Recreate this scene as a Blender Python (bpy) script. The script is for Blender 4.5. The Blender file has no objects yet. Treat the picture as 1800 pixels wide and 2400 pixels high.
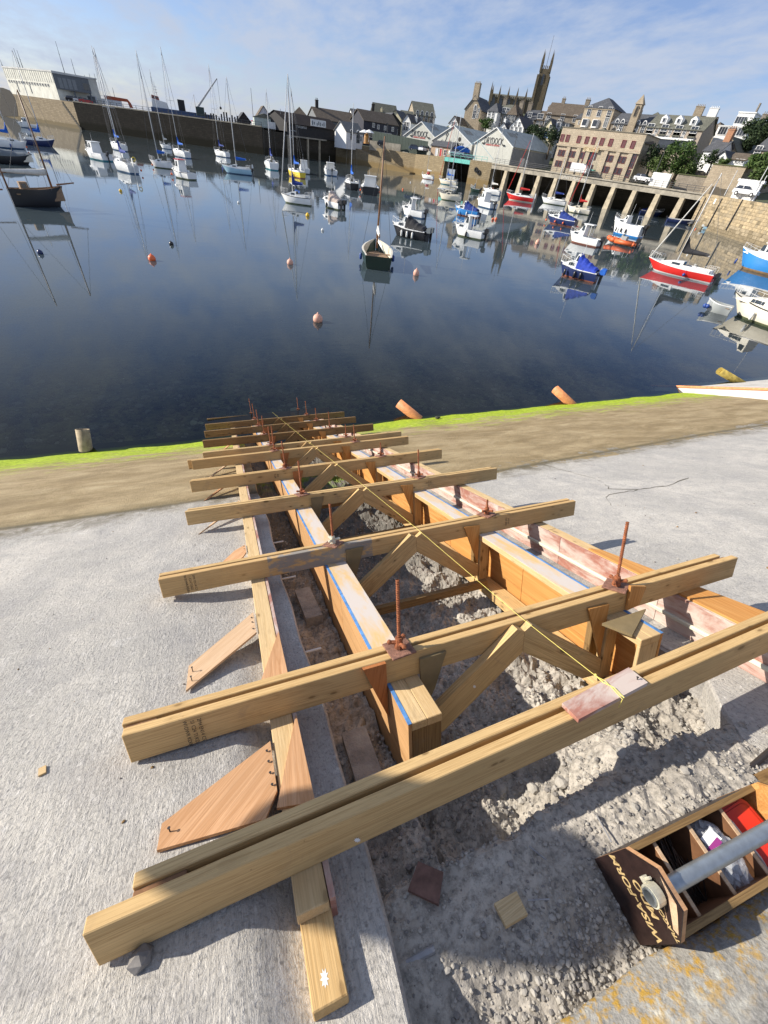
import bpy, bmesh, math, random
from mathutils import Vector, Matrix, noise
import numpy as np
rnd = random.Random(7)
R = math.radians
scene = bpy.context.scene
col = scene.collection

# ------------------------------------------------------------------ camera
HC = 6.2                                   # camera height above the harbour water (z = 0)
F, PITCH, ROLL, YAW = 942.49, R(42.1527), R(7.6411), R(25.2765)
fw = Vector((math.sin(YAW)*math.cos(PITCH), math.cos(YAW)*math.cos(PITCH), -math.sin(PITCH)))
_rt = Vector((math.cos(YAW), -math.sin(YAW), 0)); _up = _rt.cross(fw)
rt = math.cos(ROLL)*_rt + math.sin(ROLL)*_up
up = -math.sin(ROLL)*_rt + math.cos(ROLL)*_up
CAM = Vector((0, 0, HC))
cd = bpy.data.cameras.new('camera'); cam = bpy.data.objects.new('camera', cd); col.objects.link(cam)
cam.matrix_world = Matrix(((rt.x, up.x, -fw.x, 0), (rt.y, up.y, -fw.y, 0), (rt.z, up.z, -fw.z, HC), (0, 0, 0, 1)))
cd.sensor_fit = 'AUTO'; cd.sensor_width = 36.0; cd.lens = F/2400*36
cd.clip_start = 0.05; cd.clip_end = 6000
scene.camera = cam

# ------------------------------------------------------------------ light
SUN_DIR = Vector((-1.45, 0.76, 0.80)).normalized()      # towards the sun
sl = bpy.data.lights.new('sun', 'SUN'); sl.energy = 5.0; sl.angle = R(0.53); sl.color = (1.0, 0.93, 0.82)
so = bpy.data.objects.new('sun', sl); col.objects.link(so)
so.rotation_euler = SUN_DIR.to_track_quat('Z', 'Y').to_euler(); so.location = (-60, 30, 60)
world = bpy.data.worlds.new('World'); scene.world = world; world.use_nodes = True
wt = world.node_tree; wn = wt.nodes; wl = wt.links
for n in list(wn): wn.remove(n)
def wnode(t, **k):
    n = wn.new(t)
    for a, b in k.items(): setattr(n, a, b)
    return n
sky = wnode('ShaderNodeTexSky', sky_type='NISHITA', sun_disc=False)
sky.sun_elevation = math.asin(SUN_DIR.z); sky.sun_rotation = math.atan2(SUN_DIR.x, SUN_DIR.y)
sky.air_density = 1.0; sky.dust_density = 0.35; sky.ozone_density = 3.0; sky.altitude = 0
tc = wnode('ShaderNodeTexCoord'); sep = wnode('ShaderNodeSeparateXYZ'); wl.new(tc.outputs['Generated'], sep.inputs[0])
zc = wnode('ShaderNodeMath', operation='MAXIMUM'); wl.new(sep.outputs['Z'], zc.inputs[0]); zc.inputs[1].default_value = 0.0
za = wnode('ShaderNodeMath', operation='ADD'); wl.new(zc.outputs[0], za.inputs[0]); za.inputs[1].default_value = 0.16
dx = wnode('ShaderNodeMath', operation='DIVIDE'); wl.new(sep.outputs['X'], dx.inputs[0]); wl.new(za.outputs[0], dx.inputs[1])
dy = wnode('ShaderNodeMath', operation='DIVIDE'); wl.new(sep.outputs['Y'], dy.inputs[0]); wl.new(za.outputs[0], dy.inputs[1])
cmb = wnode('ShaderNodeCombineXYZ'); wl.new(dx.outputs[0], cmb.inputs[0]); wl.new(dy.outputs[0], cmb.inputs[1])
mp = wnode('ShaderNodeMapping'); mp.inputs['Rotation'].default_value = (0, 0, R(28)); mp.inputs['Scale'].default_value = (1.0, 0.55, 1)
wl.new(cmb.outputs[0], mp.inputs[0])
n1 = wnode('ShaderNodeTexNoise'); n1.inputs['Scale'].default_value = 0.95; n1.inputs['Detail'].default_value = 9; n1.inputs['Roughness'].default_value = 0.62; n1.inputs['Distortion'].default_value = 0.5
wl.new(mp.outputs[0], n1.inputs['Vector'])
n2 = wnode('ShaderNodeTexNoise'); n2.inputs['Scale'].default_value = 5.5; n2.inputs['Detail'].default_value = 6; n2.inputs['Roughness'].default_value = 0.6
wl.new(mp.outputs[0], n2.inputs['Vector'])
nm = wnode('ShaderNodeMix', data_type='FLOAT'); nm.inputs[0].default_value = 0.40; wl.new(n1.outputs['Fac'], nm.inputs[2]); wl.new(n2.outputs['Fac'], nm.inputs[3])
cr = wnode('ShaderNodeValToRGB'); cr.color_ramp.elements[0].position = 0.41; cr.color_ramp.elements[0].color = (0.15, 0.15, 0.15, 1)
cr.color_ramp.elements[1].position = 0.58; cr.color_ramp.elements[1].color = (0.92, 0.92, 0.92, 1)
wl.new(nm.outputs[0], cr.inputs[0])
mx = wnode('ShaderNodeMix', data_type='RGBA'); wl.new(cr.outputs[0], mx.inputs[0]); tn = wnode('ShaderNodeMix', data_type='RGBA', blend_type='MULTIPLY'); tn.inputs[0].default_value = 1.0; wl.new(sky.outputs[0], tn.inputs[6]); tn.inputs[7].default_value = (0.80, 0.80, 1.0, 1); wl.new(tn.outputs[2], mx.inputs[6]); mx.inputs[7].default_value = (3.7, 4.2, 5.2, 1)
bg = wnode('ShaderNodeBackground'); bg.inputs['Strength'].default_value = 0.10
ow = wnode('ShaderNodeOutputWorld'); wl.new(mx.outputs[2], bg.inputs[0]); wl.new(bg.outputs[0], ow.inputs[0])
vs = scene.view_settings; vs.view_transform = 'Standard'; vs.look = 'None'; vs.gamma = 1.0; vs.use_curve_mapping = False; vs.exposure = 0.55

# ------------------------------------------------------------------ geometry of the place
def ray(px, py):
    return (fw + rt*((px-900)/F) - up*((py-1200)/F)).normalized()
def at_z(px, py, z=0.0):
    r = ray(px, py); return CAM + r*((z-HC)/r.z)
def at_d(px, py, d):
    r = ray(px, py); return CAM + r*(d/math.hypot(r.x, r.y))
def z_at(px, py, d):
    r = ray(px, py); return HC + d*r.z/math.hypot(r.x, r.y)
AL = R(23.2537)                                  # slope of the slipway
U = Vector((1, 0, 0)); V = Vector((0, math.cos(AL), -math.sin(AL))); N = Vector((0, math.sin(AL), math.cos(AL)))
MS = Matrix.Translation((0, 0, HC-1.4236)) @ Matrix(((1, 0, 0, 0), (0, V.y, N.y, 0), (0, V.z, N.z, 0), (0, 0, 0, 1)))
T = Matrix.Translation
def RZ(a): return Matrix.Rotation(a, 4, 'Z')

# ------------------------------------------------------------------ object helpers
WM = {}
def link(name, mesh, parent=None, M=None, **props):
    o = bpy.data.objects.new(name, mesh); col.objects.link(o)
    M = M if M is not None else (WM[parent.name] if parent else Matrix.Identity(4))
    if parent:
        o.parent = parent; o.matrix_parent_inverse = Matrix.Identity(4)
        o.matrix_local = WM[parent.name].inverted() @ M
    else: o.matrix_world = M
    WM[o.name] = M.copy()
    for k, v in props.items(): o[k] = v
    return o
def thing(name, label, cat, M=None, group=None, mesh=None):
    o = link(name, mesh, None, M); o['label'] = label; o['category'] = cat
    if group: o['group'] = group
    if mesh is None: o.empty_display_size = 0.2
    return o
def copy_tree(o, M, label=None):
    def rec(s, parent):
        c = s.copy(); col.objects.link(c)
        if parent is None:
            c.matrix_world = M; WM[c.name] = M.copy()
        else:
            c.parent = parent; c.matrix_parent_inverse = Matrix.Identity(4); c.matrix_local = s.matrix_local.copy()
            WM[c.name] = WM[parent.name] @ c.matrix_local
        for ch in list(s.children): rec(ch, c)
        return c
    r = rec(o, None)
    if label: r['label'] = label
    return r

class MB:
    def __init__(s): s.v = []; s.f = []; s.m = []
    def add(s, vs, fs, mi=0):
        b = len(s.v); s.v += [tuple(x) for x in vs]; s.f += [tuple(i+b for i in f) for f in fs]; s.m += [mi]*len(fs); return s
    def box(s, x0, x1, y0, y1, z0, z1, mi=0, M=None):
        vs = [(x, y, z) for z in (z0, z1) for y in (y0, y1) for x in (x0, x1)]
        if M is not None: vs = [M @ Vector(p) for p in vs]
        return s.add(vs, [(0, 2, 3, 1), (4, 5, 7, 6), (0, 1, 5, 4), (2, 6, 7, 3), (0, 4, 6, 2), (1, 3, 7, 5)], mi)
    def prism(s, pts, axis, a, b, mi=0, M=None):
        def P(p, t):
            q = {'x': (t, p[0], p[1]), 'y': (p[0], t, p[1]), 'z': (p[0], p[1], t)}[axis]
            return M @ Vector(q) if M is not None else q
        n = len(pts); vs = [P(p, a) for p in pts] + [P(p, b) for p in pts]
        return s.add(vs, [tuple(range(n)), tuple(range(2*n-1, n-1, -1))] + [(i, i+n, (i+1) % n+n, (i+1) % n) for i in range(n)], mi)
    def tube(s, p0, p1, r0, r1=None, seg=8, mi=0, cap=True):
        p0, p1 = Vector(p0), Vector(p1); r1 = r0 if r1 is None else r1
        d = (p1-p0); 
        if d.length < 1e-6: return s
        d.normalize(); a = d.orthogonal().normalized(); b = d.cross(a)
        vs = []
        for p, r in ((p0, r0), (p1, r1)):
            for i in range(seg):
                t = 2*math.pi*i/seg; vs.append(p + a*(r*math.cos(t)) + b*(r*math.sin(t)))
        fs = [(i, (i+1) % seg, (i+1) % seg+seg, i+seg) for i in range(seg)]
        if cap: fs += [tuple(range(seg-1, -1, -1)), tuple(range(seg, 2*seg))]
        return s.add(vs, fs, mi)
    def path(s, pts, r, seg=6, mi=0):
        for a, b in zip(pts[:-1], pts[1:]): s.tube(a, b, r, r, seg, mi)
        return s
    def lathe(s, prof, seg=12, mi=0, c=(0, 0, 0)):
        vs = []; fs = []; n = len(prof)
        for r, z in prof:
            for i in range(seg):
                t = 2*math.pi*i/seg; vs.append((c[0]+r*math.cos(t), c[1]+r*math.sin(t), c[2]+z))
        for k in range(n-1):
            for i in range(seg): fs.append((k*seg+i, k*seg+(i+1) % seg, (k+1)*seg+(i+1) % seg, (k+1)*seg+i))
        return s.add(vs, fs, mi)
    def ball(s, c, r, seg=10, ring=6, mi=0, sz=1.0):
        return s.lathe([(max(1e-4, r*math.sin(math.pi*k/ring)), -r*sz*math.cos(math.pi*k/ring)) for k in range(ring+1)], seg, mi, c)
    def mesh(s, name, mats, smooth=False):
        me = bpy.data.meshes.new(name); me.from_pydata(s.v, [], s.f)
        for m in (mats if isinstance(mats, (list, tuple)) else [mats]): me.materials.append(m)
        if max(s.m, default=0): me.polygons.foreach_set('material_index', s.m)
        if smooth: me.polygons.foreach_set('use_smooth', [True]*len(me.polygons))
        me.update(); return me
    def part(s, name, mats, parent, M=None, smooth=False, **props):
        return link(name, s.mesh(name, mats, smooth), parent, M, **props)
_bc = {}
def bev_box(L, w, h, mat, bev=0.003):
    key = (round(L, 3), round(w, 4), round(h, 4), mat.name, bev)
    if key in _bc: return _bc[key]
    bm = bmesh.new(); bmesh.ops.create_cube(bm, size=1.0)
    bmesh.ops.scale(bm, vec=(L, w, h), verts=bm.verts)
    bmesh.ops.bevel(bm, geom=bm.edges[:], offset=bev, segments=1, affect='EDGES')
    me = bpy.data.meshes.new('timber'); bm.to_mesh(me); bm.free(); me.materials.append(mat); _bc[key] = me
    return me
def frame(p0, p1, upv):
    x = (Vector(p1)-Vector(p0)).normalized(); z = Vector(upv); z = (z - x*z.dot(x)).normalized(); y = z.cross(x)
    c = (Vector(p0)+Vector(p1))/2
    return Matrix(((x.x, y.x, z.x, c.x), (x.y, y.y, z.y, c.y), (x.z, y.z, z.z, c.z), (0, 0, 0, 1)))
def bar(name, parent, p0, p1, w, h, mat, upv=(0, 0, 1), base=MS, bev=0.003, **props):
    me = bev_box((Vector(p1)-Vector(p0)).length, w, h, mat, bev)
    return link(name, me, parent, base @ frame(p0, p1, upv), **props)
def grid_mesh(us, vs, f, mats, name, smooth=True):
    nu, nv = len(us), len(vs)
    pts = [(u, v, f(u, v)) for v in vs for u in us]
    fs = [(j*nu+i, j*nu+i+1, (j+1)*nu+i+1, (j+1)*nu+i) for j in range(nv-1) for i in range(nu-1)]
    return MB().add(pts, fs).mesh(name, mats, smooth)
def lin(a, b, n): return [a+(b-a)*i/(n-1) for i in range(n)]
def sst(a, b, x):
    t = min(1, max(0, (x-a)/(b-a))); return t*t*(3-2*t)
_tx = {}
def text_mesh(s, size, mat, ext=0.002, align='CENTER', shear=0.0, bold=0.0):
    c = bpy.data.curves.new('lettering', 'FONT'); c.body = s; c.size = size; c.extrude = ext; c.align_x = align; c.align_y = 'CENTER'; c.shear = shear; c.offset = bold; c.resolution_u = 3
    o = bpy.data.objects.new('lettering', c); col.objects.link(o)
    dg = bpy.context.evaluated_depsgraph_get(); me = bpy.data.meshes.new_from_object(o.evaluated_get(dg))
    bpy.data.objects.remove(o); bpy.data.curves.remove(c)
    me.materials.clear(); me.materials.append(mat); return me

# ------------------------------------------------------------------ materials
class NT:
    def __init__(s, name):
        s.m = bpy.data.materials.new(name); s.m.use_nodes = True; s.t = s.m.node_tree
        s.b = s.t.nodes['Principled BSDF']; s.o = s.t.nodes['Material Output']
    def n(s, t, **k):
        x = s.t.nodes.new(t)
        for a, b in k.items(): setattr(x, a, b)
        return x
    def l(s, a, b): s.t.links.new(a, b)
    def coord(s, scale=(1, 1, 1), rand=False, rot=(0, 0, 0)):
        tc = s.n('ShaderNodeTexCoord'); mp = s.n('ShaderNodeMapping'); mp.inputs['Scale'].default_value = scale; mp.inputs['Rotation'].default_value = rot
        if rand:
            oi = s.n('ShaderNodeObjectInfo'); ml = s.n('ShaderNodeVectorMath', operation='SCALE'); ml.inputs[0].default_value = (37.1, 17.3, 11.7)
            s.l(oi.outputs['Random'], ml.inputs['Scale']); ad = s.n('ShaderNodeVectorMath', operation='ADD')
            s.l(tc.outputs['Object'], ad.inputs[0]); s.l(ml.outputs[0], ad.inputs[1]); s.l(ad.outputs[0], mp.inputs[0])
        else: s.l(tc.outputs['Object'], mp.inputs[0])
        return mp.outputs[0]
    def noise(s, vec, scale, detail=4, rough=0.55, dist=0.0):
        x = s.n('ShaderNodeTexNoise'); x.inputs['Scale'].default_value = scale; x.inputs['Detail'].default_value = detail
        x.inputs['Roughness'].default_value = rough; x.inputs['Distortion'].default_value = dist; s.l(vec, x.inputs['Vector']); return x.outputs['Fac']
    def ramp(s, fac, stops):
        r = s.n('ShaderNodeValToRGB'); e = r.color_ramp.elements
        while len(e) < len(stops): e.new(0.5)
        for q, (p, c) in zip(e, stops):
            q.position = p; q.color = (c[0], c[1], c[2], 1) if not isinstance(c, (int, float)) else (c, c, c, 1)
        s.l(fac, r.inputs[0]); return r.outputs[0]
    def mix(s, fac, a, b, blend='MIX'):
        x = s.n('ShaderNodeMix', data_type='RGBA', blend_type=blend)
        for i, q in ((0, fac), (6, a), (7, b)):
            if isinstance(q, (int, float)): x.inputs[i].default_value = q if i == 0 else (q, q, q, 1)
            elif isinstance(q, tuple): x.inputs[i].default_value = (*q, 1)
            else: s.l(q, x.inputs[i])
        return x.outputs[2]
    def math(s, op, a, b=0.0):
        x = s.n('ShaderNodeMath', operation=op)
        for i, q in ((0, a), (1, b)):
            if isinstance(q, (int, float)): x.inputs[i].default_value = q
            else: s.l(q, x.inputs[i])
        return x.outputs[0]
    def sepxyz(s, vec):
        x = s.n('ShaderNodeSeparateXYZ'); s.l(vec, x.inputs[0]); return x.outputs
    def bump(s, h, strength=0.3, dist=0.01):
        x = s.n('ShaderNodeBump'); x.inputs['Strength'].default_value = strength; x.inputs['Distance'].default_value = dist
        s.l(h, x.inputs['Height']); s.l(x.outputs[0], s.b.inputs['Normal']); return x
    def base(s, c, rough=0.7, metal=0.0, spec=None):
        if isinstance(c, tuple): s.b.inputs['Base Color'].default_value = (*c, 1)
        else: s.l(c, s.b.inputs['Base Color'])
        if isinstance(rough, float): s.b.inputs['Roughness'].default_value = rough
        else: s.l(rough, s.b.inputs['Roughness'])
        s.b.inputs['Metallic'].default_value = metal
        if spec is not None: s.b.inputs['Specular IOR Level'].default_value = spec
        return s.m
MATS = {}
def simple(name, c, rough=0.6, var=0.12, scale=3.0, metal=0.0, bump=0.0, spec=None):
    if name in MATS: return MATS[name]
    k = NT(name); v = k.coord(rand=True)
    a = k.noise(v, scale, 5, 0.6)
    colr = k.mix(k.ramp(a, [(0.3, 0.0), (0.7, 1.0)]), tuple(x*(1-var) for x in c), tuple(min(1, x*(1+var)) for x in c))
    k.base(colr, float(rough), metal, spec)
    if bump: k.bump(k.noise(v, scale*6, 4, 0.6), bump, 0.02)
    MATS[name] = k.m; return k.m
def wood(name, dark, light, rings=1.0, knots=True, rough=0.75, stain=None, green=0.0, end=None):
    k = NT(name); v = k.coord((1, 1, 1), True)
    g = k.coord((0.55, 16, 16), True); w1 = k.noise(g, 2.6*rings, 5, 0.55, 1.3)
    band = k.math('PINGPONG', k.math('MULTIPLY', w1, 9.0*rings), 1.0)
    fine = k.noise(k.coord((3, 130, 130), True), 2.0, 3, 0.6)
    c = k.mix(k.ramp(band, [(0.0, 0.0), (0.35, 0.75), (0.8, 1.0)]), dark, light)
    c = k.mix(k.ramp(fine, [(0.36, 0.45), (0.56, 0.0)]), c, tuple(x*0.62 for x in dark))
    big = k.noise(k.coord((0.8, 2.5, 2.5), True), 1.6, 5, 0.6)
    c = k.mix(k.ramp(big, [(0.36, 0.55), (0.60, 0.0)]), c, tuple(x*y for x, y in zip(light, (0.66, 0.66, 0.64))))
    if knots:
        for sc, off in (((3.1, 8.0, 8.0), 0.0), ((5.3, 13.0, 13.0), 0.3)):
            vo = k.n('ShaderNodeTexVoronoi', feature='F1'); vo.inputs['Scale'].default_value = 1.0; vo.inputs['Randomness'].default_value = 1.0
            k.l(k.coord(sc, True, (off, 0, 0)), vo.inputs['Vector'])
            c = k.mix(k.ramp(vo.outputs['Distance'], [(0.05, 0.95), (0.085, 0.7), (0.10, 0.25), (0.17, 0.12), (0.19, 0.0)]), c, tuple(x*0.27 for x in dark))
        dirt = k.noise(v, 6.0, 7, 0.7, 0.5)
        c = k.mix(k.ramp(dirt, [(0.60, 0.0), (0.72, 0.5)]), c, (0.20, 0.165, 0.12))
        sp = k.noise(v, 45, 3, 0.6); c = k.mix(k.ramp(sp, [(0.70, 0.0), (0.76, 0.7)]), c, tuple(x*0.3 for x in dark))
    oi = k.n('ShaderNodeObjectInfo')
    c = k.mix(k.math('MULTIPLY', oi.outputs['Random'], 0.45), c, tuple(x*y for x, y in zip(light, (0.84, 0.72, 0.58))))
    if stain:
        st = k.noise(k.coord((2.2, 5, 5), False), 3.0, 7, 0.7)
        x = k.sepxyz(k.n('ShaderNodeTexCoord').outputs['Object'])[0]
        bnd = k.math('MULTIPLY', k.math('GREATER_THAN', x, stain[0]), k.math('LESS_THAN', x, stain[1]))
        c = k.mix(k.math('MULTIPLY', k.ramp(st, [(0.42, 0.0), (0.5, 0.9)]), bnd), c, (0.24, 0.23, 0.215))
    k.base(c, float(rough), spec=0.25); k.bump(k.mix(0.5, band, fine), 0.45, 0.002)
    MATS[name] = k.m; return k.m
# ------------------------------------------------------------------ materials of the near scene
pine = wood('pine_timber', (0.43, 0.275, 0.115), (0.66, 0.465, 0.225))
pine_pale = wood('pale_timber', (0.50, 0.345, 0.165), (0.70, 0.53, 0.30), knots=True)
pine_stain = wood('cement_stained_timber', (0.42, 0.27, 0.115), (0.64, 0.45, 0.22), stain=(-1.05, -0.25))
pine_dark = wood('weathered_timber', (0.15, 0.085, 0.035), (0.30, 0.19, 0.08))
ply_or = wood('fir_plywood', (0.45, 0.195, 0.05), (0.66, 0.36, 0.125), rings=0.45, knots=False)
ply_out = wood('outer_plywood', (0.38, 0.20, 0.085), (0.55, 0.33, 0.155), rings=0.35, knots=False)
ply_red = wood('red_plywood', (0.30, 0.10, 0.03), (0.50, 0.20, 0.07), rings=0.7, knots=False)
ply_pale = wood('birch_plywood', (0.52, 0.34, 0.20), (0.66, 0.48, 0.32), rings=0.5, knots=False)
ply_warm = wood('spruce_plywood', (0.46, 0.24, 0.11), (0.64, 0.38, 0.21), rings=0.5, knots=False)
ply_edge = simple('plywood_edge', (0.20, 0.10, 0.045), 0.85, 0.3, 30)
ply_dark = simple('shaded_plywood_back', (0.20, 0.15, 0.075), 0.7, 0.25, 6)  # olive plywood back with the shade on the gussets put into its colour
def film_mat():
    k = NT('film_faced_plywood'); v = k.coord((1, 1, 1), True)
    a = k.noise(k.coord((1.5, 5, 5), True), 2.0, 8, 0.68, 0.6); b = k.noise(v, 26, 4, 0.6)
    c = k.mix(k.ramp(b, [(0.3, 0.0), (0.7, 1.0)]), (0.30, 0.125, 0.09), (0.40, 0.19, 0.14))
    c = k.mix(k.ramp(a, [(0.40, 0.0), (0.58, 0.9)]), c, (0.56, 0.48, 0.42))
    k.base(c, 0.55); k.bump(a, 0.25, 0.003); return k.m
film = film_mat()
def top_film():
    k = NT('cement_smeared_plywood'); v = k.coord((1, 1, 1), True)
    a = k.noise(k.coord((1.2, 4, 4), True), 2.4, 8, 0.65, 0.4)
    c = k.mix(k.ramp(a, [(0.38, 0.0), (0.56, 1.0)]), (0.62, 0.42, 0.19), (0.55, 0.49, 0.44))
    k.base(c, 0.7); k.bump(a, 0.2, 0.002); return k.m
smear = top_film()
blue = simple('blue_edge_paint', (0.10, 0.25, 0.52), 0.5, 0.35, 22)
rust = simple('rusty_steel', (0.30, 0.095, 0.035), 0.8, 0.45, 40, 0.0, 0.5)
rust_plate = simple('rusty_plate', (0.27, 0.13, 0.085), 0.7, 0.5, 45, 0.0, 0.6)
galv = simple('galvanised_steel', (0.40, 0.43, 0.44), 0.38, 0.15, 30, 0.75)
zinc = simple('zinc_nut', (0.66, 0.62, 0.48), 0.4, 0.15, 30, 0.3)
steel_grey = simple('grey_steel', (0.30, 0.30, 0.31), 0.5, 0.2, 30, 0.3)
yellow = simple('yellow_line', (0.78, 0.66, 0.16), 0.8, 0.1, 90)
nail_m = simple('dark_nail', (0.07, 0.06, 0.055), 0.5, 0.2, 10, 0.6)
ink = simple('black_stamp_ink', (0.035, 0.028, 0.022), 0.9, 0.2, 40)
pvc = simple('white_plastic_pipe', (0.62, 0.63, 0.62), 0.4, 0.05, 9)
white_paint = simple('white_paint_splash', (0.75, 0.74, 0.72), 0.8, 0.1, 60)

def slab_mat():
    k = NT('brushed_concrete'); o = k.n('ShaderNodeTexCoord').outputs['Object']
    v = k.coord(); xyz = k.sepxyz(o); y = xyz[1]
    big = k.noise(v, 0.85, 6, 0.6, 0.3); mid = k.noise(v, 4.5, 6, 0.65, 0.5); fine = k.noise(v, 70, 3, 0.65)
    brush = k.noise(k.coord((62, 12, 40), False, (0, 0, R(-8))), 1.0, 5, 0.75, 1.6)
    pit = k.n('ShaderNodeTexVoronoi', feature='F1'); pit.inputs['Scale'].default_value = 21; k.l(v, pit.inputs['Vector'])
    gr = k.mix(k.ramp(big, [(0.36, 0.0), (0.64, 1.0)]), (0.42, 0.40, 0.365), (0.575, 0.54, 0.48))
    gr = k.mix(k.ramp(mid, [(0.34, 0.6), (0.54, 0.0)]), gr, (0.36, 0.345, 0.33)); gr = k.mix(k.ramp(k.noise(k.coord((1.6, .5, 1)), .9, 7, .68, .8), [(0.36, 0.55), (0.52, 0.0)]), gr, (0.33, 0.32, 0.31))
    gr = k.mix(k.ramp(mid, [(0.60, 0.0), (0.74, 0.6)]), gr, (0.63, 0.61, 0.57))
    gr = k.mix(k.ramp(fine, [(0.36, 0.6), (0.48, 0.0)]), gr, (0.24, 0.23, 0.215)); gr = k.mix(k.ramp(k.noise(v, 26, 6, .75), [(0.55, 0.0), (0.68, 0.6)]), gr, (0.66, 0.63, 0.585))
    gr = k.mix(k.ramp(brush, [(0.34, 0.6), (0.47, 0.0)]), gr, (0.26, 0.25, 0.235))
    gr = k.mix(k.ramp(pit.outputs['Distance'], [(0.06, 0.55), (0.13, 0.0)]), gr, (0.13, 0.125, 0.12))
    # silt and weed of the tidal zone
    s1 = k.noise(k.coord((0.55, 1.6, 1)), 1.5, 7, 0.62, 0.5); s2 = k.noise(k.coord((0.8, 1.5, 1)), 2.0, 8, 0.7, 0.6)
    tan = k.mix(k.ramp(s1, [(0.32, 0.0), (0.62, 1.0)]), (0.265, 0.195, 0.10), (0.41, 0.32, 0.185))
    tan = k.mix(k.ramp(s2, [(0.36, 0.4), (0.56, 0.0)]), tan, (0.19, 0.14, 0.07)); s3 = k.noise(k.coord((.8, 1.3, 1), False, (0, 0, R(14))), 1.1, 8, .72, 1.0); tan = k.mix(k.ramp(s3, [(0.38, 0.5), (0.54, 0.0)]), tan, (0.19, 0.14, 0.075)); tan = k.mix(k.ramp(s3, [(0.54, 0.0), (0.72, 0.5)]), tan, (0.48, 0.40, 0.26))
    tan = k.mix(k.ramp(fine, [(0.3, 0.35), (0.5, 0.0)]), tan, (0.16, 0.12, 0.07))
    wob = k.math('MULTIPLY', k.math('SUBTRACT', s1, 0.5), 1.0)
    def step(pos, w, wobble=1.0):
        q = k.math('ADD', y, k.math('MULTIPLY', wob, wobble))
        return k.ramp(k.math('DIVIDE', k.math('SUBTRACT', q, pos-w), 2*w), [(0.0, 0.0), (1.0, 1.0)])
    xs = k.math('MULTIPLY', xyz[0], 0.055)
    yj = k.math('SUBTRACT', y, k.math('MINIMUM', k.math('MAXIMUM', xs, 0.0), 0.55))
    joint = k.ramp(k.math('ABSOLUTE', k.math('SUBTRACT', yj, 4.83)), [(0.0, 0.85), (0.04, 0.5), (0.09, 0.0)])
    rgt = k.ramp(k.math('DIVIDE', xyz[0], 10.0), [(0.1, 0.25), (0.4, 1.0)]); below = k.ramp(k.math('SUBTRACT', k.math('ADD', yj, k.math('MULTIPLY', k.math('MULTIPLY', k.math('ADD', wob, k.math('SUBTRACT', mid, .5)), 1.6), rgt)), 4.33), [(0.46, 0.0), (0.56, 1.0)])
    band = k.math('MULTIPLY', k.ramp(k.math('ABSOLUTE', k.math('SUBTRACT', k.math('ADD', yj, wob), 4.75)), [(0.0, 0.9), (0.5, 0.0)]), k.ramp(mid, [(0.40, 1.0), (0.60, 0.3)]))
    c = k.mix(below, gr, tan)
    c = k.mix(band, c, (0.125, 0.10, 0.05))
    c = k.mix(joint, c, (0.11, 0.09, 0.05))
    gm = k.math('MULTIPLY', step(9.2, 1.2, 3.6), k.ramp(k.math('ADD', k.noise(k.coord((1.2, 2.6, 1)), 1.6, 8, 0.72, .5), k.math('MULTIPLY', k.math('SUBTRACT', y, 9.6), .11)), [(0.42, 0.0), (0.52, 1.0)]))
    green = k.mix(k.ramp(k.noise(v, 9, 5, 0.7), [(0.35, 0.0), (0.65, 1.0)]), (0.20, 0.29, 0.006), (0.42, 0.54, 0.02))
    c = k.mix(k.math('MULTIPLY', gm, 0.92), c, green)
    c = k.mix(step(11.35, 0.2, 0.15), c, (0.035, 0.042, 0.018))
    k.base(c, 0.88, spec=0.25)
    h = k.mix(0.5, k.mix(0.45, brush, fine), mid); k.bump(h, 1.0, 0.03); return k.m
conc = slab_mat()
conc_plain = simple('rough_concrete', (0.30, 0.285, 0.265), 0.9, 0.3, 12, 0, 0.6)
def rubble_mat():
    k = NT('chalky_rubble'); v = k.coord()
    a = k.noise(v, 3.0, 6, 0.65, 0.4); b = k.noise(v, 38, 5, 0.7)
    xyz = k.sepxyz(k.n('ShaderNodeTexCoord').outputs['Object'])
    c = k.mix(k.ramp(a, [(0.34, 0.0), (0.62, 1.0)]), (0.29, 0.265, 0.23), (0.52, 0.475, 0.41))
    c = k.mix(k.ramp(b, [(0.32, 0.75), (0.56, 0.0)]), c, (0.12, 0.112, 0.10))
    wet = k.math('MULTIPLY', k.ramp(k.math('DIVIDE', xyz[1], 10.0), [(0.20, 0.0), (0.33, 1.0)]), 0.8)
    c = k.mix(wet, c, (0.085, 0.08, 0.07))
    g = k.math('MULTIPLY', k.ramp(k.math('ABSOLUTE', k.math('SUBTRACT', xyz[1], 6.6)), [(0.3, 0.9), (0.9, 0.0)]), k.ramp(a, [(0.45, 0.0), (0.55, 1.0)]))
    c = k.mix(g, c, (0.13, 0.19, 0.02))
    k.base(c, 0.95, spec=0.15); k.bump(k.mix(0.5, a, b), 0.8, 0.02); return k.m
rubble = rubble_mat()
def stone_mat(name, a, b):
    k = NT(name); v = k.coord(rand=True); n_ = k.noise(v, 22, 4, 0.6)
    k.base(k.mix(k.ramp(n_, [(0.3, 0.0), (0.7, 1.0)]), a, b), 0.92, spec=0.2); k.bump(n_, 0.3, 0.01); return k.m
stone_l = stone_mat('pale_grey_stone', (0.30, 0.28, 0.25), (0.46, 0.43, 0.38))
stone_d = stone_mat('dark_grey_stone', (0.16, 0.15, 0.14), (0.29, 0.27, 0.25))
weed_stone = stone_mat('weedy_stone', (0.03, 0.035, 0.02), (0.12, 0.115, 0.08))

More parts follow.
